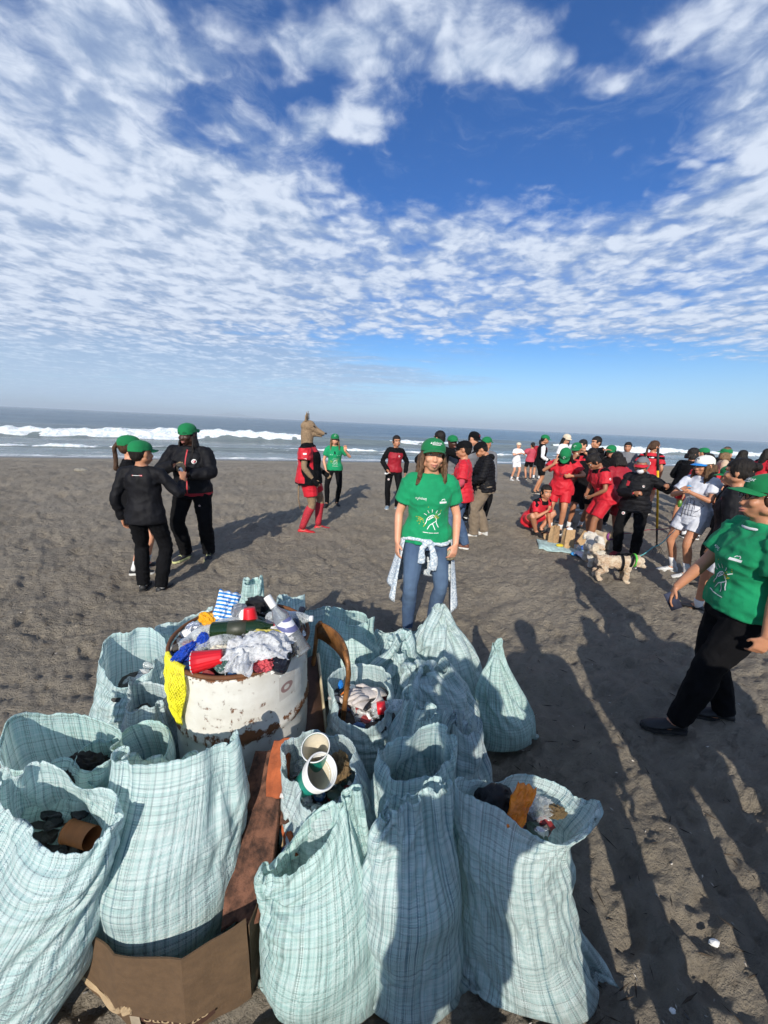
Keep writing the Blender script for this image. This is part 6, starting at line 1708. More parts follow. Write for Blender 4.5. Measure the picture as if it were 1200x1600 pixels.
# group behind the woman
BG = 'people standing in a group behind the woman in green'
p = who(1.15, 5.39, 1.66, -95, 'person in red shirt, glasses, black cap and jeans facing left', BG, det=1, skin='tan', hs=1.12, hpitch=4, lean=4, feet=((-.09, .10, -4), (.10, -.16, 4)), hands=((-.18, -.22, .10), (.16, -.20, .08)), elbow=((-.7, .9, -.2), (.8, .9, -.2)))
p.top(RED, .62, -.14, .022, .02, seed=41, fold=.014); mb = MB()
for i in (0, 1): q, r_q = p.arm_pts(i); p.limb(mb, [q[1], q[2], q[3], q[4].lerp(q[3], .3)], [r_q[1] + .006, r_q[2] + .004, r_q[3], r_q[4]], .008)
me = skinned(mb, .012, 1); me.materials.append(PINK); o = link(bpy.data.objects.new('long_sleeves', me), p.root); o['kind'] = 'stuff'
p.bottom(denim, 1.0, .016, .014, .012, seed=42); p.shoes(SH_BR, SOLEW, None); p.hair('short', HBLACK, 3, .2, True); p.cap(BLACK, tilt=4)
m = MB()
for sx in (-1, 1): m.tube([p.HT((sx * .031 + .02 * math.cos(a), -.092, .003 + .015 * math.sin(a))) for a in [2 * PI * i / 10 for i in range(11)]], .0024, 5); m.tube([p.HT((sx * .05, -.088, .005)), p.HT((sx * .08, .0, .004))], .002, 5)
m.build('glasses', LENS, p.root)
p = who(1.66, 6.15, 1.66, -80, 'man in black puffer jacket and khaki trousers looking down', BG, det=1, skin='tan', hs=1.10, w=1.28, hpitch=32, lean=6, feet=((-.10, .10, -6), (.11, -.12, 4)), hands=((-.13, -.26, .10), (.13, -.26, .08)), elbow=((-1, .6, -.2), (1, .6, -.2)))
p.top(BLACK2, 1.0, -.10, .030, .0, quilt=62, seed=43, name='puffer_jacket', collar=.05); mb = MB(); mb.ell(p.T((0, .10, .47)), (.10, .065, .06), p.R); me = skinned(mb, .012, 2); me.materials.append(BLACK); link(bpy.data.objects.new('hood', me), p.root)
p.bottom(KHAKI, 1.0, .018, .020, .018, seed=44); p.shoes(SH_W, SOLEW, SOCKW, .05, 'sneaker'); p.hair('short', HBLACK, 3, .2, True); p.cap(BLACK)
p = who(.93, 6.73, 1.74, 170, 'dark-haired man in black jacket standing just behind the head of the woman in green', BG, skin='tan', hyaw=60, feet=((-.1, 0, -8), (.1, 0, 8)), hands=((-.33, .0, .10), (.25, -.1, .05)), elbow=((-1, .0, 0), (1, .2, 0)))
p.top(BLACK, 1.0, -.1, .022, .01, seed=45, name='jacket'); p.bottom(BLACK, 1.0, .012, .01, seed=46); p.shoes(SH_B, SOLEB); p.hair('short', HBLACK, 5)
p = who(1.20, 7.02, 1.71, 30, 'person in grey shirt and green cap behind the one in red shirt', BG, skin='dark', w=1.1); p.top(GREY, .5, -.1, .02, .014, seed=47); p.bottom(GREY, 1.0, .012, .01, seed=48); p.shoes(SH_B, SOLEW); p.cap(CAPG)
p = who(1.62, 7.33, 1.79, 55, 'tall man in black cap with badge and grey top at the back of the group', BG, skin='light', hpitch=18); p.top(GREY, 1.0, -.1, .02, .014, seed=49); p.bottom(BLACK, 1.0, .012, .01, seed=50); p.shoes(SH_B, SOLEW); p.hair('short', HBLACK, 5, .2, True); p.cap(BLACK, logo=PRINTR)
p = who(1.90, 7.26, 1.70, 150, 'person in green cap and grey top at the back right of the group', BG, skin='tan'); p.top(GREY, 1.0, -.1, .02, .014, seed=51); p.bottom(BLACK, 1.0, .012, .01, seed=52); p.shoes(SH_B, SOLEW); p.cap(CAPG)

# the crowd at the right
CG = 'crowd of players and volunteers at the right'
p = who(4.73, 13.63, 1.42, 40, 'child in white with a cream cap nearest the water', CG, female=True, skin='light', w=.95, feet=((-.10, .08, 0), (.10, -.08, 0)), hands=((-.1, -.2, .3), (.1, -.22, .3)), elbow=((-1, .2, -.6), (1, .2, -.6))); p.top(WHITE, .55, -.1, .02, .02, seed=53); p.bottom(WHITE, .36, .011, .007, seed=54, name='shorts'); p.shoes(SH_W, SOLEW, SOCKW, .1); p.cap(CREAM)
p = who(5.45, 14.2, 1.44, -150, 'child in red jersey and dark shorts seen from behind, arm toward the child in white', CG, skin='tan', hands=((-.2, -.2, .25), (.26, -.2, .3)), lean=-3); p.top(PINK, .55, -.1, .035, .03, seed=55); p.bottom(BLACK, .36, .011, .007, seed=56, name='shorts'); p.shoes(SH_B, SOLEW, None); p.hair('short', HBLACK, 4)
p = who(5.72, 14.1, 1.54, 170, 'dark-haired figure in red and grey just left of the man in striped track top', CG, skin='tan', face=False); p.top(DRED, .55, -.1, .02, .02, seed=57); p.bottom(GREY, .4, .02, .02, seed=58, name='shorts'); p.shoes(SH_B, SOLEW, SOCKW, .1); p.hair('short', HBLACK, 4)
def p17(L, Nn, isarm, arm): o = np.zeros(len(L)); o[isarm & (np.abs(Nn[:, 0]) > .62) & (arm < 1.7)] = 1; return o
p = who(4.55, 11.1, 1.78, 100, 'man in black track top with broad white sleeve stripe and green cap facing right', CG, det=1, skin='tan', hpitch=12, hs=1.1, hands=((-.16, -.20, .05), (.16, -.2, .05)), feet=((-.1, .06, 0), (.1, -.05, 0)))
p.top(None, 1.0, -.12, .022, .012, mats=[BLACK, WHITE], paint=p17, seed=59, name='track_top', collar=.03); p.bottom(BLACK, .42, .011, .007, seed=60, name='shorts'); p.shoes(SH_B, SOLEW, None); p.hair('short', HBLACK, 2, .2, True); p.cap(CAPG)
p = who(4.95, 10.6, 1.80, 60, 'woman with cream cap and long dark hair in white top behind the capped players', CG, female=True, skin='light', hyaw=-20, hpitch=15); p.top(WHITE, .6, -.1, .02, .01, seed=61); p.bottom(BLACK, 1.0, .01, .01, seed=62); p.shoes(SH_B, SOLEW); p.hair('long', HBLACK, 5, .36, True); p.cap(CREAM)
p = who(3.22, 6.75, 1.64, -5, 'player in red jersey bowing a green cap into one hand', CG, det=1, female=True, skin='tan', hs=1.14, hpitch=48, lean=9, w=1.06, feet=((-.09, .03, -6), (.09, -.02, 6)), hands=((-.16, -.20, .44), (.16, -.17, .24)), elbow=((-1, -.2, -.8), (1, .1, -.5)), hand_pose=(dict(curl=.4, palm=(.4, .6, 0), dir=(.3, .1, 1)), None))
p.top(None, .5, -.16, .028, .02, mats=[RED, BLACK], paint=jersey_paint(0), seed=63, fold=.016, name='jersey'); p.strokes(p.shirt, [[(-.07, .30), (.0, .24), (.07, .30)], [(-.05, .20), (.05, .20)]], .006, PRINTB); p.bottom(RED, .36, .011, .007, seed=64, name='shorts'); p.shoes(SH_B, SOLEW, SOCKW, .10); p.hair('long', HBLACK, 7, .22, True); p.cap(CAPG, logo=PRINTW, tilt=6)
p = who(3.86, 7.65, 1.70, -15, 'player in red jersey and green cap eating, brown paper bag in hand', CG, det=1, skin='brown', hs=1.12, hpitch=14, lean=6, feet=((-.12, .06, -10), (.10, -.03, 8)), hands=((.02, -.18, .46), (.05, -.26, .12)), elbow=((-1, -.1, -.8), (1, .4, -.5)), hand_pose=(dict(curl=.8, palm=(0, .5, 0), dir=(.3, .1, .8)), GRIP))
p.top(None, .52, -.10, .028, .02, mats=[RED, BLACK], paint=jersey_paint(0), seed=65, fold=.016, name='jersey'); p.bottom(BLACK, .40, .011, .007, seed=66, name='shorts'); p.shoes(SH_B, SOLEW, None, .1); p.hair('short', HBLACK, 7, .22, True); p.cap(CAPG, logo=PRINTW); held(p, 0, 'sandwich', CREAM, (.06, .05, .06))
def paper_bag(loc, rz, size, label, mat=BAGP, parent=None, rot=(0, 0)):
    m = MB(); w, d, h_ = size; rings = []
    for j in range(7):
        v = j / 6; k = 1 - .12 * v; ring_ = []
        for x, y in ((-1, -1), (-.33, -1.03), (.33, -1.03), (1, -1), (1.0, 0), (1, 1), (.33, 1.03), (-.33, 1.03), (-1, 1), (-1.0, 0)):
            px = x * w / 2 * k * (1 - .25 * v * (abs(y) < .5)); py = y * d / 2 * (1 - .35 * v); q = Vector((px, py, h_ * v)); q += mnoise.noise_vector(q * 22 + Vector((loc[0] * 9, 0, 0))) * .008; ring_.append(q)
        rings.append(ring_)
    m.grid(rings, cap1=False); m.grid([[q * 1.0 + Vector((0, 0, -.002)) for q in rings[-1]], [Vector((q.x * .9, q.y * .8, q.z - h_ * .5)) for q in rings[-1]]], cap0=False)
    o = m.build('paper_bag', mat, parent, smooth=False); o.location = loc; o.rotation_euler = (rot[0], rot[1], rz)
    if label: tag(o, label, 'paper bag', 'brown paper lunch bags')
    return o
gp = p.root.matrix_world.copy(); b = paper_bag((p.grip[1].x, p.grip[1].y, p.grip[1].z - .24), .2, (.15, .09, .24), None, parent=p.root); b.name = 'held_paper_bag'
m = MB(); m.ell(p.grip[1] + Vector((-.02, -.03, .0)), (.03, .03, .025)); m.build('napkin', WHITE, p.root)
p = who(4.85, 9.3, 1.70, -50, 'dark-haired player behind the one eating from the paper bag', CG, skin='light', hpitch=15); p.top(BLACK, .5, -.1, .02, .012, seed=67); p.bottom(BLACK, .4, .02, .015, seed=68, name='shorts'); p.shoes(SH_W, SOLEW, SOCKW, .1); p.hair('short', HBLACK, 8)
p = who(4.70, 8.5, 1.80, -70, 'tall dark-haired man in black shirt with his arm stretched out to the right', CG, det=1, skin='tan', hs=1.08, hyaw=10, hands=((-.2, -.2, .1), (.30, -.40, .44)), elbow=((-.6, .6, -.3), (.9, .2, -.8)), hand_pose=(None, dict(curl=.15, palm=(0, 0, -1), dir=(.6, -.7, .15)))); p.root.rotation_euler.z += math.radians(10)
p.top(BLACK, .5, -.1, .022, .014, seed=69); p.bottom(BLACK, 1.0, .014, .015, seed=70); p.shoes(SH_W, SOLEW, SOCKW, .1); p.hair('short', HBLACK, 9); crest(p, p.shirt, .08, .31, .016)
p = who(4.52, 7.61, 1.66, -10, 'person in green cap and black hoodie shading the eyes with one arm', CG, det=1, skin='tan', hs=1.1, hpitch=12, hands=((-.10, -.22, .66), (.16, -.18, .2)), elbow=((-1, -.2, .1), (1, .2, -.6)), hand_pose=(dict(curl=.2, palm=(0, 0, -1), dir=(.9, .0, .1)), None), w=1.08)
p.top(BLACK, 1.0, -.12, .030, .012, collar=.04, seed=71, name='hoodie'); p.bottom(BLACK, 1.0, .014, .01, seed=72); p.shoes(SH_B, SOLEW); p.hair('long', HBLACK, 5, .26, True); p.cap(CAPG); crest(p, p.shirt, .08, .26, .014)
# the leaning player
p = who(3.52, 5.95, 1.66, -62, 'player in red kit bending forward over her food, black sleeves', CG, det=1, female=True, skin='brown', hs=1.10, hpitch=34, lean=24, hy=.06, w=1.06, feet=((-.13, -.02, -12), (.11, -.16, 0)), hands=((-.09, -.26, .10), (.10, -.27, .10)), elbow=((-1, .3, -.5), (1, .3, -.5)), hand_pose=(GRIP, GRIP))
p.top(None, .55, -.12, .028, .02, mats=[RED, BLACK], paint=jersey_paint(0), seed=73, fold=.016, name='jersey'); p.textdecal(p.shirt, '12', .09, .0, .34, PRINTW, back=True); crest(p, p.shirt, .0, .0, .001); p.bottom(RED, .42, .011, .007, seed=74, name='shorts'); p.shoes(SH_W, SOLEW, SOCKW, .12); p.hair('bun', HBLACK, 8); held(p, 1, 'sandwich', CREAM, (.07, .06, .05))
p.decal(p.shirt, circ(.0, .33, .018), PRINTW, 'sleeve_badge', side=1)
# squatting player
p = who(2.78, 6.50, 1.62, 58, 'player in red kit and dark hair squatting on the sand, hand at her mouth', CG, det=1, female=True, skin='tan', hs=1.14, drop=.66, hy=.17, lean=32, hyaw=-28, hpitch=-14, knee_out=.35, feet=((-.11, -.05, -10), (.12, .0, 12)), toe_pitch=(0, 0), hands=((-.06, -.22, .42), (.10, -.36, .14)), elbow=((-1, -.3, -1), (1, .1, -1)), hand_pose=(dict(curl=.9, palm=(.2, .8, 0), dir=(.2, .2, 1)), dict(curl=.3, palm=(0, 0, 1), dir=(0, -1, .1))), twist=-6)
p.top(None, .55, -.10, .024, .01, mats=[RED, BLACK], paint=jersey_paint(0), seed=75, fold=.014, name='jersey'); p.bottom(RED, .26, .011, .007, seed=76, name='shorts'); p.shoes(SH_B, SOLEB, None); p.hair('pony', HBLACK, 9, .25); p.decal(p.shirt, circ(.0, .33, .018), PRINTW, 'sleeve_badge', side=-1); held(p, 1, 'foil_wrap', foil, (.07, .06, .06))
p = who(3.98, 6.35, 1.62, -140, 'player in dark red kit right behind the one bending forward', CG, female=True, skin='brown', hpitch=20, lean=8, feet=((-.12, .08, -8), (.1, -.1, 6))); p.top(DRED, .55, -.14, .026, .03, seed=77, name='jersey'); p.bottom(DRED, .46, .011, .007, seed=78, name='shorts'); p.shoes(SH_B, SOLEW, SOCKW, .1); p.hair('bob', HBLACK, 4, .16)
p = who(3.72, 6.9, 1.60, 20, 'legs and shorts of a player with black shoe planted beside the paper bags', CG, female=True, skin='brown', hpitch=20, lean=6, feet=((-.22, -.12, -20), (.08, .10, 6))); p.top(BLACK, .55, -.14, .026, .02, seed=79, name='jersey'); p.bottom(BLACK, .40, .011, .007, seed=80, name='shorts'); p.shoes(SH_B, SOLEB, SOCKW, .10); p.hair('short', HBLACK, 6)
p.label('player in black shirt and shorts with white socks behind the paper bags', CG)
p = who(6.10, 9.6, 1.66, -5, 'man in dark grey hooded jacket at the back of the crowd', CG, skin='tan', w=1.1); p.top(GREY, 1.0, -.1, .03, .01, seed=81, name='hooded_jacket', collar=.05); p.bottom(BLACK, 1.0, .01, .01, seed=82); p.shoes(SH_B, SOLEW); p.hair('short', HBLACK, 3)
# masked person with the dogs
p = who(3.80, 5.55, 1.58, -8, 'masked person in black jacket with red peaked hood holding the dog leads', CG, det=1, female=True, skin='brown', hs=1.14, hpitch=20, lean=4, mouth=False, w=1.10, feet=((-.12, .02, -14), (.13, -.02, 10)), hands=((.0, -.26, .22), (.40, -.18, .36)), elbow=((-1, .2, -.7), (.7, .6, -.6)), hand_pose=(GRIP, GRIP))
h = p.top(BLACK2, 1.0, -.12, .034, .008, quilt=44, collar=.05, seed=83, name='padded_jacket'); p.bottom(BLACK, 1.0, .016, .012, .014, seed=84); p.shoes(simple('shoe_dark_red', (.20, .02, .03), .6), SOLEB); sc = p.s
mb = MB(); mb.ell(p.HT((0, .018, .015)), (.100 * sc, .118 * sc, .125 * sc), p.Rh, 20, 14); mb.ell(p.T((0, .07, .47)), (.11, .07, .07), p.R); me = skinned(mb, .010, 2); V = getv(me); Lh = (V - np.array(p.head)) @ np.array(p.Rh) / sc
fr = (Lh[:, 1] < -.045) & (np.abs(Lh[:, 0]) < .072) & (Lh[:, 2] < .085) & (Lh[:, 2] > -.1); V[fr] += np.array(p.Rh @ Vector((0, .07 * sc, 0))); setv(me, V); me.materials.clear(); me.materials.append(GREY); link(bpy.data.objects.new('hood', me), p.root)
m = MB(); m.grid([[p.HT((math.sin(u) * (.088 - .0 * v), -.094 * math.cos(u) - .055 * v * math.cos(u), .066 - .018 * v - .02 * abs(math.sin(u)))) + Vector((0, 0, t_)) for u, t_ in [(-1.2 + .3 * i, 0) for i in range(9)] + [(1.2 - .3 * i, -.006) for i in range(9)]] for v in (0, .35, .7, 1)]); m.build('hood_peak', RED, p.root)
m = MB(); m.ell(p.HT((0, -.070, -.048)), (.052 * sc, .040 * sc, .046 * sc), p.Rh, 16, 10); m.build('face_mask', WHITE, p.root)
p.decal(h, [[(-.15, .30), (-.11, .30), (-.10, .37), (-.15, .38)], [(-.02, .20), (.06, .22), (.06, .245), (-.02, .23)]], PRINTR, 'printed_bar'); crest(p, h, .09, .32, .018); crest(p, p.pants, -.115, -.16, .024)
masked = p
p = who(6.15, 8.75, 1.76, 165, 'player with long brown ponytail and red jersey seen from behind', CG, det=1, female=True, skin='tan', hyaw=-40, hs=1.1, hairmat=HBROWN, hands=((-.22, -.05, -.05), (.22, -.10, .02))); p.top(None, .55, -.15, .026, .02, mats=[RED, BLACK], paint=jersey_paint(2), seed=85, name='jersey'); p.textdecal(p.shirt, '03', .10, .0, .25, PRINTW, back=True); p.decal(p.shirt, [[(-.075, .375), (.075, .375), (.075, .40), (-.075, .40)]], PRINTW, 'printed_name', True); p.bottom(RED, .36, .011, .007, seed=86, name='shorts'); p.shoes(SH_B, SOLEW, SOCKW, .1); p.hair('pony', HBROWN, 8, .42)
p = who(6.20, 7.70, 1.66, 140, 'dark-haired person in black sweater and red shorts seen from behind beside the yellow pole', CG, det=1, skin='tan', w=1.15, hyaw=-25, hs=1.1, lean=5, feet=((-.12, .05, -6), (.12, -.08, 8)), hands=((-.16, -.2, .1), (.2, -.2, .1))); p.top(BLACK, 1.0, -.13, .030, .016, seed=87, name='sweater'); p.bottom(RED, .36, .011, .007, seed=88, name='shorts'); p.shoes(SH_B, SOLEB, None, .1); p.hair('bob', HBLACK, 6, .09)
# white shirt woman
p = who(4.10, 4.80, 1.66, -28, 'woman in white and blue cap, white shirt and pale shorts with long wavy hair', CG, det=2, female=True, skin='tan', hs=1.12, smile=1, hyaw=-14, hpitch=8, lean=3, feet=((-.13, .03, -30), (.10, -.06, -18)), hands=((-.05, -.24, .28), (.02, -.25, .29)), elbow=((-1, .2, -.7), (1, .2, -.7)), hand_pose=(dict(curl=.8, palm=(.6, .4, 0), dir=(.3, -.3, .9)), dict(curl=.7, palm=(-.6, .4, 0), dir=(-.6, -.3, .5))), hairmat=HBROWN, curly=True)
h = p.top(WGREY, .52, -.17, .018, .014, seed=89, fold=.012, voxel=.009); p.bottom(WGREY, .30, .014, .010, seed=90, name='shorts'); p.shoes(SH_W, SOLEW, SOCKW, .15, 'sneaker'); p.hair('bob', hair_mat('ombre', (.03, .016, .01), (.16, .09, .045)), 9, .33, True); p.cap(CAPW, brim=BLUEB, logo=PRINTB)
p.strokes(h, [[(-.10, .05), (-.08, .18), (-.03, .20), (.02, .17), (.05, .05)], [(-.05, .16), (-.045, -.05)], [(-.02, .19), (-.01, -.05)], [(.02, .16), (.03, -.04)], [(-.11, .10), (.08, .11)], [(-.10, .03), (.09, .03)], [(-.10, -.03), (.09, -.04)], [(.05, .0), (.10, .06), (.12, .12), (.08, .16)]], .005, PRINTB); p.decal(h, circ(.06, .22, .018), BLUEB, 'chest_badge')
p.strokes(p.pants, [[(.13, -.245), (.10, -.235), (.095, -.26), (.12, -.275)]], .007, PRINTB); held(p, 0, 'blue_wrapper', simple('light_blue_film', (.10, .35, .60), .4), (.06, .04, .06))
bw = p
p = who(7.04, 8.36, 1.68, -100, 'player in green cap and red shirt just behind the woman in white', CG, skin='tan', hpitch=10); p.top(RED, .6, -.12, .026, .02, seed=91, name='jersey'); p.bottom(RED, .36, .011, .007, seed=92, name='shorts'); p.shoes(SH_B, SOLEW, SOCKW, .1); p.hair('short', HBLACK, 4, .1, True); p.cap(CAPG)
p = who(8.30, 9.26, 1.66, 0, 'dark-haired woman lifting a white phone to her face at the back right', CG, female=True, skin='tan', hands=((-.05, -.22, .50), (.10, -.2, .44)), elbow=((-1, -.1, -.8), (1, 0, -.8))); p.top(BLACK, 1.0, -.1, .024, .01, seed=93, name='jacket'); p.bottom(BLACK, 1.0, .01, .01, seed=94); p.shoes(SH_B, SOLEW); p.hair('bob', HBLACK, 6, .16); held(p, 0, 'phone', white_pl, (.05, .02, .09), .05)
p = who(8.02, 8.54, 1.62, 130, 'player with long black hair and red jersey right of the woman with the phone', CG, female=True, skin='tan', face=False, hyaw=20); p.top(None, .55, -.12, .026, .02, mats=[RED, BLACK], paint=jersey_paint(0), seed=95, name='jersey'); p.bottom(RED, .36, .011, .007, seed=96, name='shorts'); p.shoes(SH_B, SOLEW, SOCKW, .1); p.hair('long', HBLACK, 8, .34)
p = who(7.55, 8.45, 1.62, 100, 'light-haired woman in beige top right behind the white cap', CG, female=True, skin='light', hairmat=HLIGHT); p.top(BEIGE, .9, -.1, .022, .01, seed=97); p.bottom(BLACK, 1.0, .01, .01, seed=98); p.shoes(SH_B, SOLEW); p.hair('bob', HLIGHT, 6, .14); p.cap(CAPG, back=True)
p = who(9.51, 9.49, 1.68, 140, 'player with loose black hair and red jersey far right beyond the big cap', CG, female=True, skin='tan', face=False); p.top(None, .55, -.12, .026, .02, mats=[RED, BLACK], paint=jersey_paint(0), seed=99, name='jersey'); p.bottom(RED, .36, .011, .007, seed=100, name='shorts'); p.shoes(SH_B, SOLEW, SOCKW, .1); p.hair('long', HBLACK, 9, .30)
p = who(9.95, 9.45, 1.66, 160, 'second dark-haired player in red at the far right edge', CG, female=True, skin='tan', face=False); p.top(RED, .55, -.12, .026, .02, seed=101, name='jersey'); p.bottom(BLACK, .36, .011, .007, seed=102, name='shorts'); p.shoes(SH_B, SOLEW, SOCKW, .1); p.hair('bun', HBLACK, 9, .30)
p = who(5.60, 6.55, 1.56, -160, 'person in red jersey between the woman in white and the low green cap', CG, female=True, skin='tan', face=False); p.top(RED, .55, -.12, .028, .02, seed=103, name='jersey'); p.bottom(RED, .36, .011, .007, seed=104, name='shorts'); p.shoes(SH_B, SOLEW, SOCKW, .1); p.hair('pony', HBLACK, 9, .25)
p = who(4.15, 4.40, 1.56, -88, 'short person in green cap facing left in front of the big black jacket', CG, det=1, skin='tan', hs=1.15, hpitch=16); p.top(BLACK, 1.0, -.1, .024, .01, seed=105, name='jacket'); p.bottom(BLACK, 1.0, .01, .01, seed=106); p.shoes(SH_B, SOLEB); p.hair('short', HBLACK, 6, .14, True); p.cap(CAPG)
p = who(3.46, 3.52, 1.72, -100, 'big person in black jacket, white shorts and black sandals, hair in a bun', CG, det=1, skin='tan', hs=1.1, w=1.15, lean=10, hyaw=0, feet=((-.16, -.18, 0), (.10, .14, 10)), hands=((-.24, -.16, -.10), (.25, -.1, -.06)), elbow=((-.7, .8, -.2), (.7, .8, -.2)))
h = p.top(BLACK2, 1.0, -.12, .032, .014, collar=.03, seed=107, name='jacket'); p.bottom(WHITE, .40, .011, .007, seed=108, name='shorts'); p.shoes(simple('sandal', (.015, .015, .016), .35), SOLEB, SOCKW, .06); p.hair('bun', HBLACK, 5)
p.strokes(h, [[(.14, .40), (.17, .405), (.15, .38)]], .008, PRINTR); p.strokes(h, [[(-.10, .35), (-.05, .36)]], .012, PRINTR, back=True)

# people beside and behind the photographer; only their long shadows reach into the picture
SG = 'people standing beside and behind the photographer'
def extra(x, y, H, label, yaw=180, **k):
    p = Person(x, y, H, yaw, **k); p.label(label, SG); p.top(GREY, 1.0, -.1, .03, .02, seed=int(x * 97) % 50 + 110, name='jacket'); p.bottom(BLACK, 1.0, .018, .02, seed=120); p.shoes(SH_B, SOLEB); return p
p = extra(.03, -.46, 1.74, 'photographer in grey jacket holding up a phone behind the heap', hands=((-.07, -.28, .62), (.07, -.28, .62)), elbow=((-1, -.3, -.8), (1, -.3, -.8)), hand_pose=(GRIP, GRIP), w=.88); p.hair('short', HBLACK, 3)
extra(.80, .06, 1.70, 'bystander in grey jacket nearest the photographer on the right').hair('short', HBLACK, 3)
extra(1.48, .25, 1.68, 'bystander in grey jacket with long hair, middle of the three at the right', w=1.3, hands=((-.2, -.1, -.08), (.2, -.1, -.08))).hair('long', HBLACK, 3)
extra(2.02, .30, 1.76, 'bystander in grey jacket farthest to the right of the photographer', w=1.2, hands=((-.2, -.1, -.08), (.2, -.1, -.08))).hair('short', HBLACK, 3)

# ------------------------------------------------------------------ dogs
def fur(name, a, b_):
    def f(t, bb, sp):
        o = objco(t); n = noi(t, o, 9, 5, .65); n2 = noi(t, o, 70, 6, .7, .8)
        sp('Base Color', mix(t, n.ss(.40, .54), a, mix(t, n2.ss(.3, .7), b_, a))); sp('Roughness', .95); sp('Sheen Weight', .3); sp('Normal', bump(t, n2, 1.0, .02))
    return material('fur_' + name, f)
FURW = fur('white', (.72, .68, .60), (.58, .50, .38)); FURC = fur('cream', (.70, .58, .42), (.42, .22, .10)); FURT = fur('tan', (.55, .38, .20), (.66, .58, .45))
def dog(x, y, yaw, s_, mat, label, fluffy=True, headturn=0, headdown=0, curl_tail=True, ear='drop', detail=()):
    z = float(ground_z(x, y)); root = empty('dog', (x, y, z), math.radians(yaw)); tag(root, label, 'dog', 'small dogs on leads')
    mb = MB(); P = lambda a, b_, c: Vector((a, b_, c)) * s_
    mb.tube([P(0, .19, .235), P(0, .10, .245), P(0, -.02, .24), P(0, -.13, .25), P(0, -.19, .27)], [(.055 * s_, .06 * s_), (.082 * s_, .078 * s_), (.080 * s_, .078 * s_), (.090 * s_, .092 * s_), (.06 * s_, .07 * s_)], 14, ref=(1, 0, 0))
    for sx in (-1, 1):
        mb.tube([P(sx * .05, -.14, .22), P(sx * .055, -.145, .12), P(sx * .055, -.145, .02)], [.045 * s_, .032 * s_, .030 * s_], 10); mb.ell(P(sx * .055, -.158, .018), tuple(q * s_ for q in (.030, .040, .020)))
        mb.tube([P(sx * .05, .15, .22), P(sx * .062, .11, .15), P(sx * .062, .185, .095), P(sx * .060, .165, .02)], [.060 * s_, .046 * s_, .031 * s_, .029 * s_], 10); mb.ell(P(sx * .06, .15, .018), tuple(q * s_ for q in (.030, .040, .020)))
    hc = P(0, -.26, .33 - .08 * headdown); R = Matrix.Rotation(math.radians(headturn), 3, 'Z') @ Matrix.Rotation(math.radians(10 + 25 * headdown), 3, 'X')
    mb.tube([P(0, -.15, .27), hc], [.062 * s_, .055 * s_], 12)
    H = lambda a, b_, c: hc + R @ P(a, b_, c)
    mb.ell(H(0, 0, 0), tuple(q * s_ for q in (.068, .07, .064)), R); mb.ell(H(0, -.065, -.022), tuple(q * s_ for q in (.034, .045, .030)), R)
    for sx in (-1, 1):
        if ear == 'drop': mb.tube([H(sx * .050, .01, .045), H(sx * .082, .0, .005), H(sx * .080, -.01, -.05)], [(.016 * s_, .03 * s_), (.016 * s_, .034 * s_), (.012 * s_, .022 * s_)], 8)
        else: mb.tube([H(sx * .040, .01, .045), H(sx * .055, .01, .085), H(sx * .065, .01, .125)], [(.03 * s_, .012 * s_), (.02 * s_, .010 * s_), (.004 * s_, .004 * s_)], 8)
    if curl_tail:
        mb.tube([P(0, .20, .28), P(0, .27, .35), P(0.01, .22, .42), P(.03, .14, .40)], [.028 * s_, .040 * s_, .048 * s_, .035 * s_], 10)
    else: mb.tube([P(0, .20, .26), P(0, .27, .24), P(0, .30, .30)], [.018 * s_, .013 * s_, .008 * s_], 8)
    me = skinned(mb, .0085, 2); V = getv(me); n = getn(me)
    r = np.random.RandomState(int(abs(x) * 100))
    V += n * ((wnoise(V, 55 / s_, 3, 3) - .3) * (.015 if fluffy else .004) * s_)[:, None] + n * (r.rand(len(V)) ** 2 * (.004 if fluffy else .001))[:, None]
    setv(me, V); me.materials.clear(); me.materials.append(mat); body = link(bpy.data.objects.new('body', me), root)
    for sx in (-1, 1): m = MB(); m.ell(H(sx * .028, -.062, .018), (.009 * s_,) * 3); m.build('eye', EYED, root)
    m = MB(); m.ell(H(0, -.112, -.016), tuple(q * s_ for q in (.013, .010, .010))); m.build('nose', EYED, root)
    return root, P, H
root, P, H = dog(2.90, 4.40, 78, 1.0, FURC, 'cream and tan curly dog in black harness and green collar facing right', headdown=.5, headturn=-12)
m = MB(); m.tube([P(.105 * math.cos(a), -.07, .245 + .105 * math.sin(a)) for a in [2 * PI * i / 20 for i in range(21)]], [(.014, .004)] * 21, 6, ref=(0, 1, 0)); m.build('harness_strap', BLACK, root)
m = MB(); m.tube([P(.10 * math.cos(a), -.165 - .02 * math.sin(a), .275 + .095 * math.sin(a)) for a in [2 * PI * i / 20 for i in range(21)]], [(.013, .004)] * 21, 6, ref=(0, 1, 0)); m.tube([P(0, -.07, .352), P(0, -.12, .365), P(0, -.17, .372)], [(.02, .006)] * 3, 8); m.build('harness_strap', BLACK, root)
m = MB(); m.tube([P(.080 * math.cos(a), -.215, .295 + .075 * math.sin(a)) for a in [2 * PI * i / 20 for i in range(21)]], .011, 6); m.build('collar', simple('lime', (.10, .55, .06), .5), root)
m = MB(); m.ell(P(.0, -.25, .20), (.014, .014, .014)); m.build('bell', WHITE, root)
d1 = root
root, P, H = dog(2.93, 4.92, 165, 1.02, FURW, 'white fluffy dog seen from behind, standing behind the cream one', headturn=10)
root, P, H = dog(3.58, 5.90, 20, .86, FURT, 'small tan dog with upright ears and purple collar behind the white one', fluffy=False, ear='up', curl_tail=False)
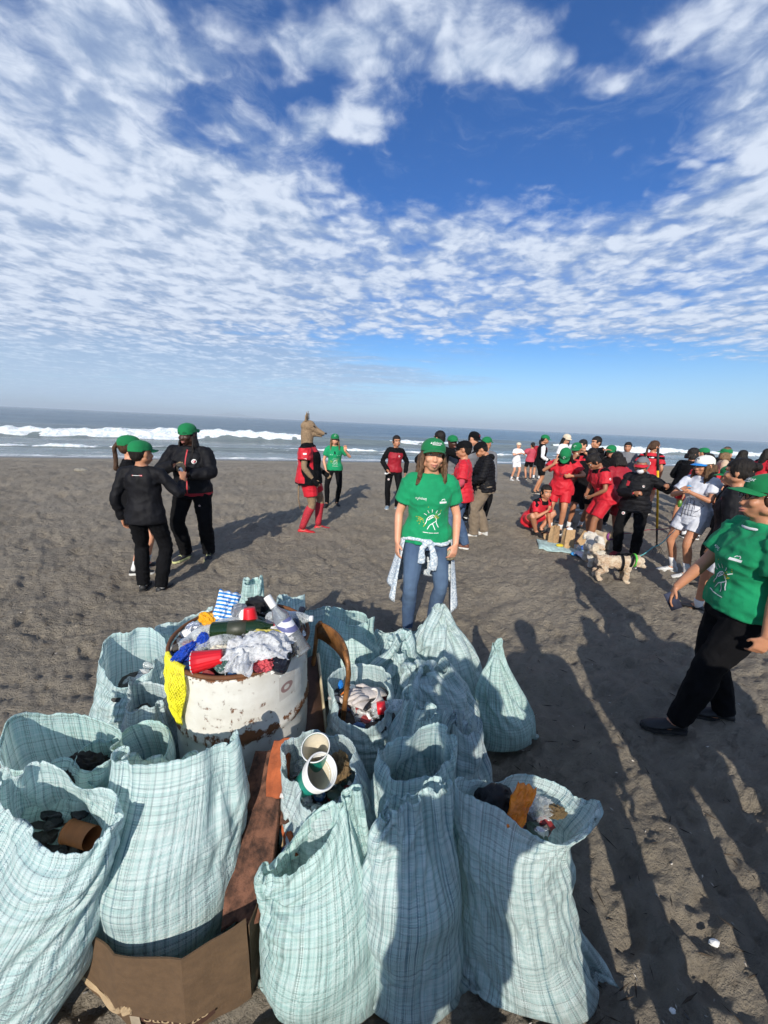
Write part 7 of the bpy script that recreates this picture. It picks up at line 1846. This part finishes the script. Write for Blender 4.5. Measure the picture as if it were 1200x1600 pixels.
m = MB(); m.tube([P(.068 * math.cos(a), -.205, .285 + .066 * math.sin(a)) for a in [2 * PI * i / 16 for i in range(17)]], .016, 6); m.build('collar', simple('purple_band', (.20, .03, .20), .6), root)
def lead(pts, r_, mat, label):
    Q = []
    pts = [Vector(q) for q in pts]
    for i in range(len(pts) - 1):
        for k in range(8): t = k / 8; Q.append(pts[i].lerp(pts[i + 1], t) - Vector((0, 0, .04 * math.sin(PI * t))))
    Q.append(pts[-1]); m = MB(); m.tube(Q, r_, 6); tag(m.build('dog_lead', mat), label, 'lead')
gw = masked.root.matrix_basis
def wpt(p, v): return Matrix.Translation(p.root.location) @ Matrix.Rotation(p.root.rotation_euler.z, 4, 'Z') @ Vector(v)
hl = wpt(masked, masked.grip[0]); hr = wpt(masked, masked.grip[1]); bwh = wpt(bw, bw.grip[0])
lead([(3.60, 5.72, .28), (4.0, 5.45, .42), (4.35, 5.2, .62)], .006, simple('lead_red', (.28, .04, .06), .6), 'thin red dog lead running to the tan dog')
lead([(3.12, 4.40, .33), (3.45, 4.55, .42), (3.8, 4.75, .55)], .007, simple('lead_teal', (.10, .33, .33), .6), 'pale teal dog lead from the cream dog harness')
lead([(3.8, 4.75, .55), (4.0, 4.9, .70), tuple(bwh - Vector((0, 0, .12)))], .005, simple('lead_grey', (.16, .17, .18), .6), 'dark end of the lead going up to the woman in white')
o = crumple('lead_handle', tuple(bwh - Vector((.05, -.02, .22))), (.025, .025, .05), simple('avocado', (.07, .18, .02), .4), 3, 3, amp=.1, label='green pod-shaped lead handle hanging by the woman in white', cat='lead handle')

# ------------------------------------------------------------------ long-handled tool with the yellow shaft
def tool():
    x, y = 4.41, 5.70; z = float(ground_z(x, y)); root = empty('garden_rake', (x, y, z)); root.rotation_euler = (.0, -.20, 0); tag(root, 'tall rake with yellow shaft and black grip stuck upright in the sand', 'rake')
    T_ = Vector((-.01, .02, 0)); up_ = Vector((.004, .0, 1))
    m = MB(); m.tube([Vector((0, 0, .42)), Vector((.005, 0, .9)), Vector((.0, 0, 1.36))], .016, 10); m.build('shaft', simple('yellow_fibre', (.68, .42, .01), .35, nscale=8, namp=.12), root)
    m = MB(); m.tube([Vector((0, 0, 1.35)), Vector((0, 0, 1.68))], [.018, .017], 10); m.tube([Vector((0, 0, 1.68)), Vector((0, 0, 1.69))], [.019, .012], 10); m.build('grip', SH_B, root)
    m = MB(); m.tube([Vector((0, 0, .43)), Vector((0, 0, .30)), Vector((.0, .0, .16))], [.017, .013, .010], 8); m.build('ferrule', SH_B, root)
    for k in range(7):
        u = (k - 3) / 3; m = MB(); m.tube([Vector((0, 0, .17)), Vector((u * .05, -.01, .10)), Vector((u * .09, -.015, .02)), Vector((u * .10, -.035, -.01))], [.004, .004, .0035, .003], 5); m.build('tine', SH_B, root)
tool()

# ------------------------------------------------------------------ picnic on the sand
def ground_cloth():
    V = []; n = 16; c = Vector((3.0, 5.70, 0)); a = math.radians(-18)
    for j in range(n):
        for i in range(n):
            u, v = i / (n - 1) - .5, j / (n - 1) - .5; x = c.x + (u * .95 * math.cos(a) - v * .55 * math.sin(a)); y = c.y + (u * .95 * math.sin(a) + v * .55 * math.cos(a))
            V.append((x, y, float(ground_z(x, y)) + .02 + .014 * mnoise.noise((x * 8, y * 8, 0))))
    o = mesh_obj('ground_cloth', V, [(j * n + i, j * n + i + 1, (j + 1) * n + i + 1, (j + 1) * n + i) for j in range(n - 1) for i in range(n - 1)], simple('pale_cloth', (.38, .52, .50), .8, nscale=20, namp=.2, bmp=.4)); md = o.modifiers.new('thick', 'SOLIDIFY'); md.thickness = .006
    tag(o, 'pale blue-green cloth spread on the sand with lunch things', 'cloth')
ground_cloth()
gz = lambda x, y: float(ground_z(x, y))
paper_bag((3.00, 5.78, gz(3.0, 5.78) + .02), .1, (.17, .12, .31), 'tall brown paper bag standing on the cloth'); o = crumple('napkin', (3.0, 5.78, gz(3, 5.78) + .33), (.05, .04, .03), WHITE, 3, 3, label='white napkin sticking out of the tall brown bag', cat='napkin')
paper_bag((2.86, 5.98, gz(2.86, 5.98) + .02), .6, (.16, .11, .28), 'brown paper bag behind and left of the tall one')
paper_bag((3.28, 5.88, gz(3.28, 5.88) + .02), -.5, (.18, .12, .24), 'brown paper bag leaning open at the right of the cloth', rot=(.0, .35)); paper_bag((3.50, 6.10, gz(3.5, 6.1) + .01), .3, (.16, .11, .20), 'small brown paper bag farthest right behind the bending player')
paper_bag((2.83, 6.22, gz(2.83, 6.22) + .05), .8, (.16, .10, .20), 'brown paper bag lying on its side beside the squatting player', rot=(1.35, .0))
crumple('food_box', (2.84, 5.70, gz(2.84, 5.7) + .04), (.06, .04, .025), simple('yellow_box', (.62, .48, .03), .5), 4, 3, amp=.15, label='yellow snack packet on the cloth', cat='packet')
crumple('packet', (2.98, 5.42, gz(2.98, 5.42) + .04), (.09, .05, .03), simple('sky_blue', (.04, .27, .62), .4), 5, 3, amp=.3, label='light blue packet at the front edge of the cloth', cat='packet')
crumple('packet', (3.22, 5.66, gz(3.22, 5.66) + .05), (.07, .05, .045), simple('deep_blue', (.005, .08, .35), .4), 6, 3, amp=.3, label='deep blue packet at the right of the cloth', cat='packet')
crumple('packet', (3.10, 5.62, gz(3.1, 5.62) + .05), (.04, .04, .05), foil, 7, 3, amp=.3, label='silver packet between the tall bag and the blue packet', cat='packet')
film('plastic_bag', (3.12, 5.30, gz(3.12, 5.3) + .06), (.20, .14, .06), simple('white_film', (.60, .61, .66), .5, bmp=.5), 4, 'white plastic bag lying at the front right of the cloth', 'bag', .6)
# ------------------------------------------------------------------ sea air
def haze():
    m = bpy.data.materials.new('sea_haze'); m.use_nodes = True; t = m.node_tree; t.nodes.clear()
    v = t.nodes.new('ShaderNodeVolumePrincipled'); v.inputs['Color'].default_value = (.78, .90, 1.0, 1); v.inputs['Density'].default_value = .00042; v.inputs['Anisotropy'].default_value = 0
    o = t.nodes.new('ShaderNodeOutputMaterial'); t.links.new(v.outputs[0], o.inputs['Volume'])
    b = MB(); b.box((0, 0, -24), (26000, 26000, 188)); ob = b.build('haze', m, smooth=False); tag(ob, None, None, kind='stuff')
haze()
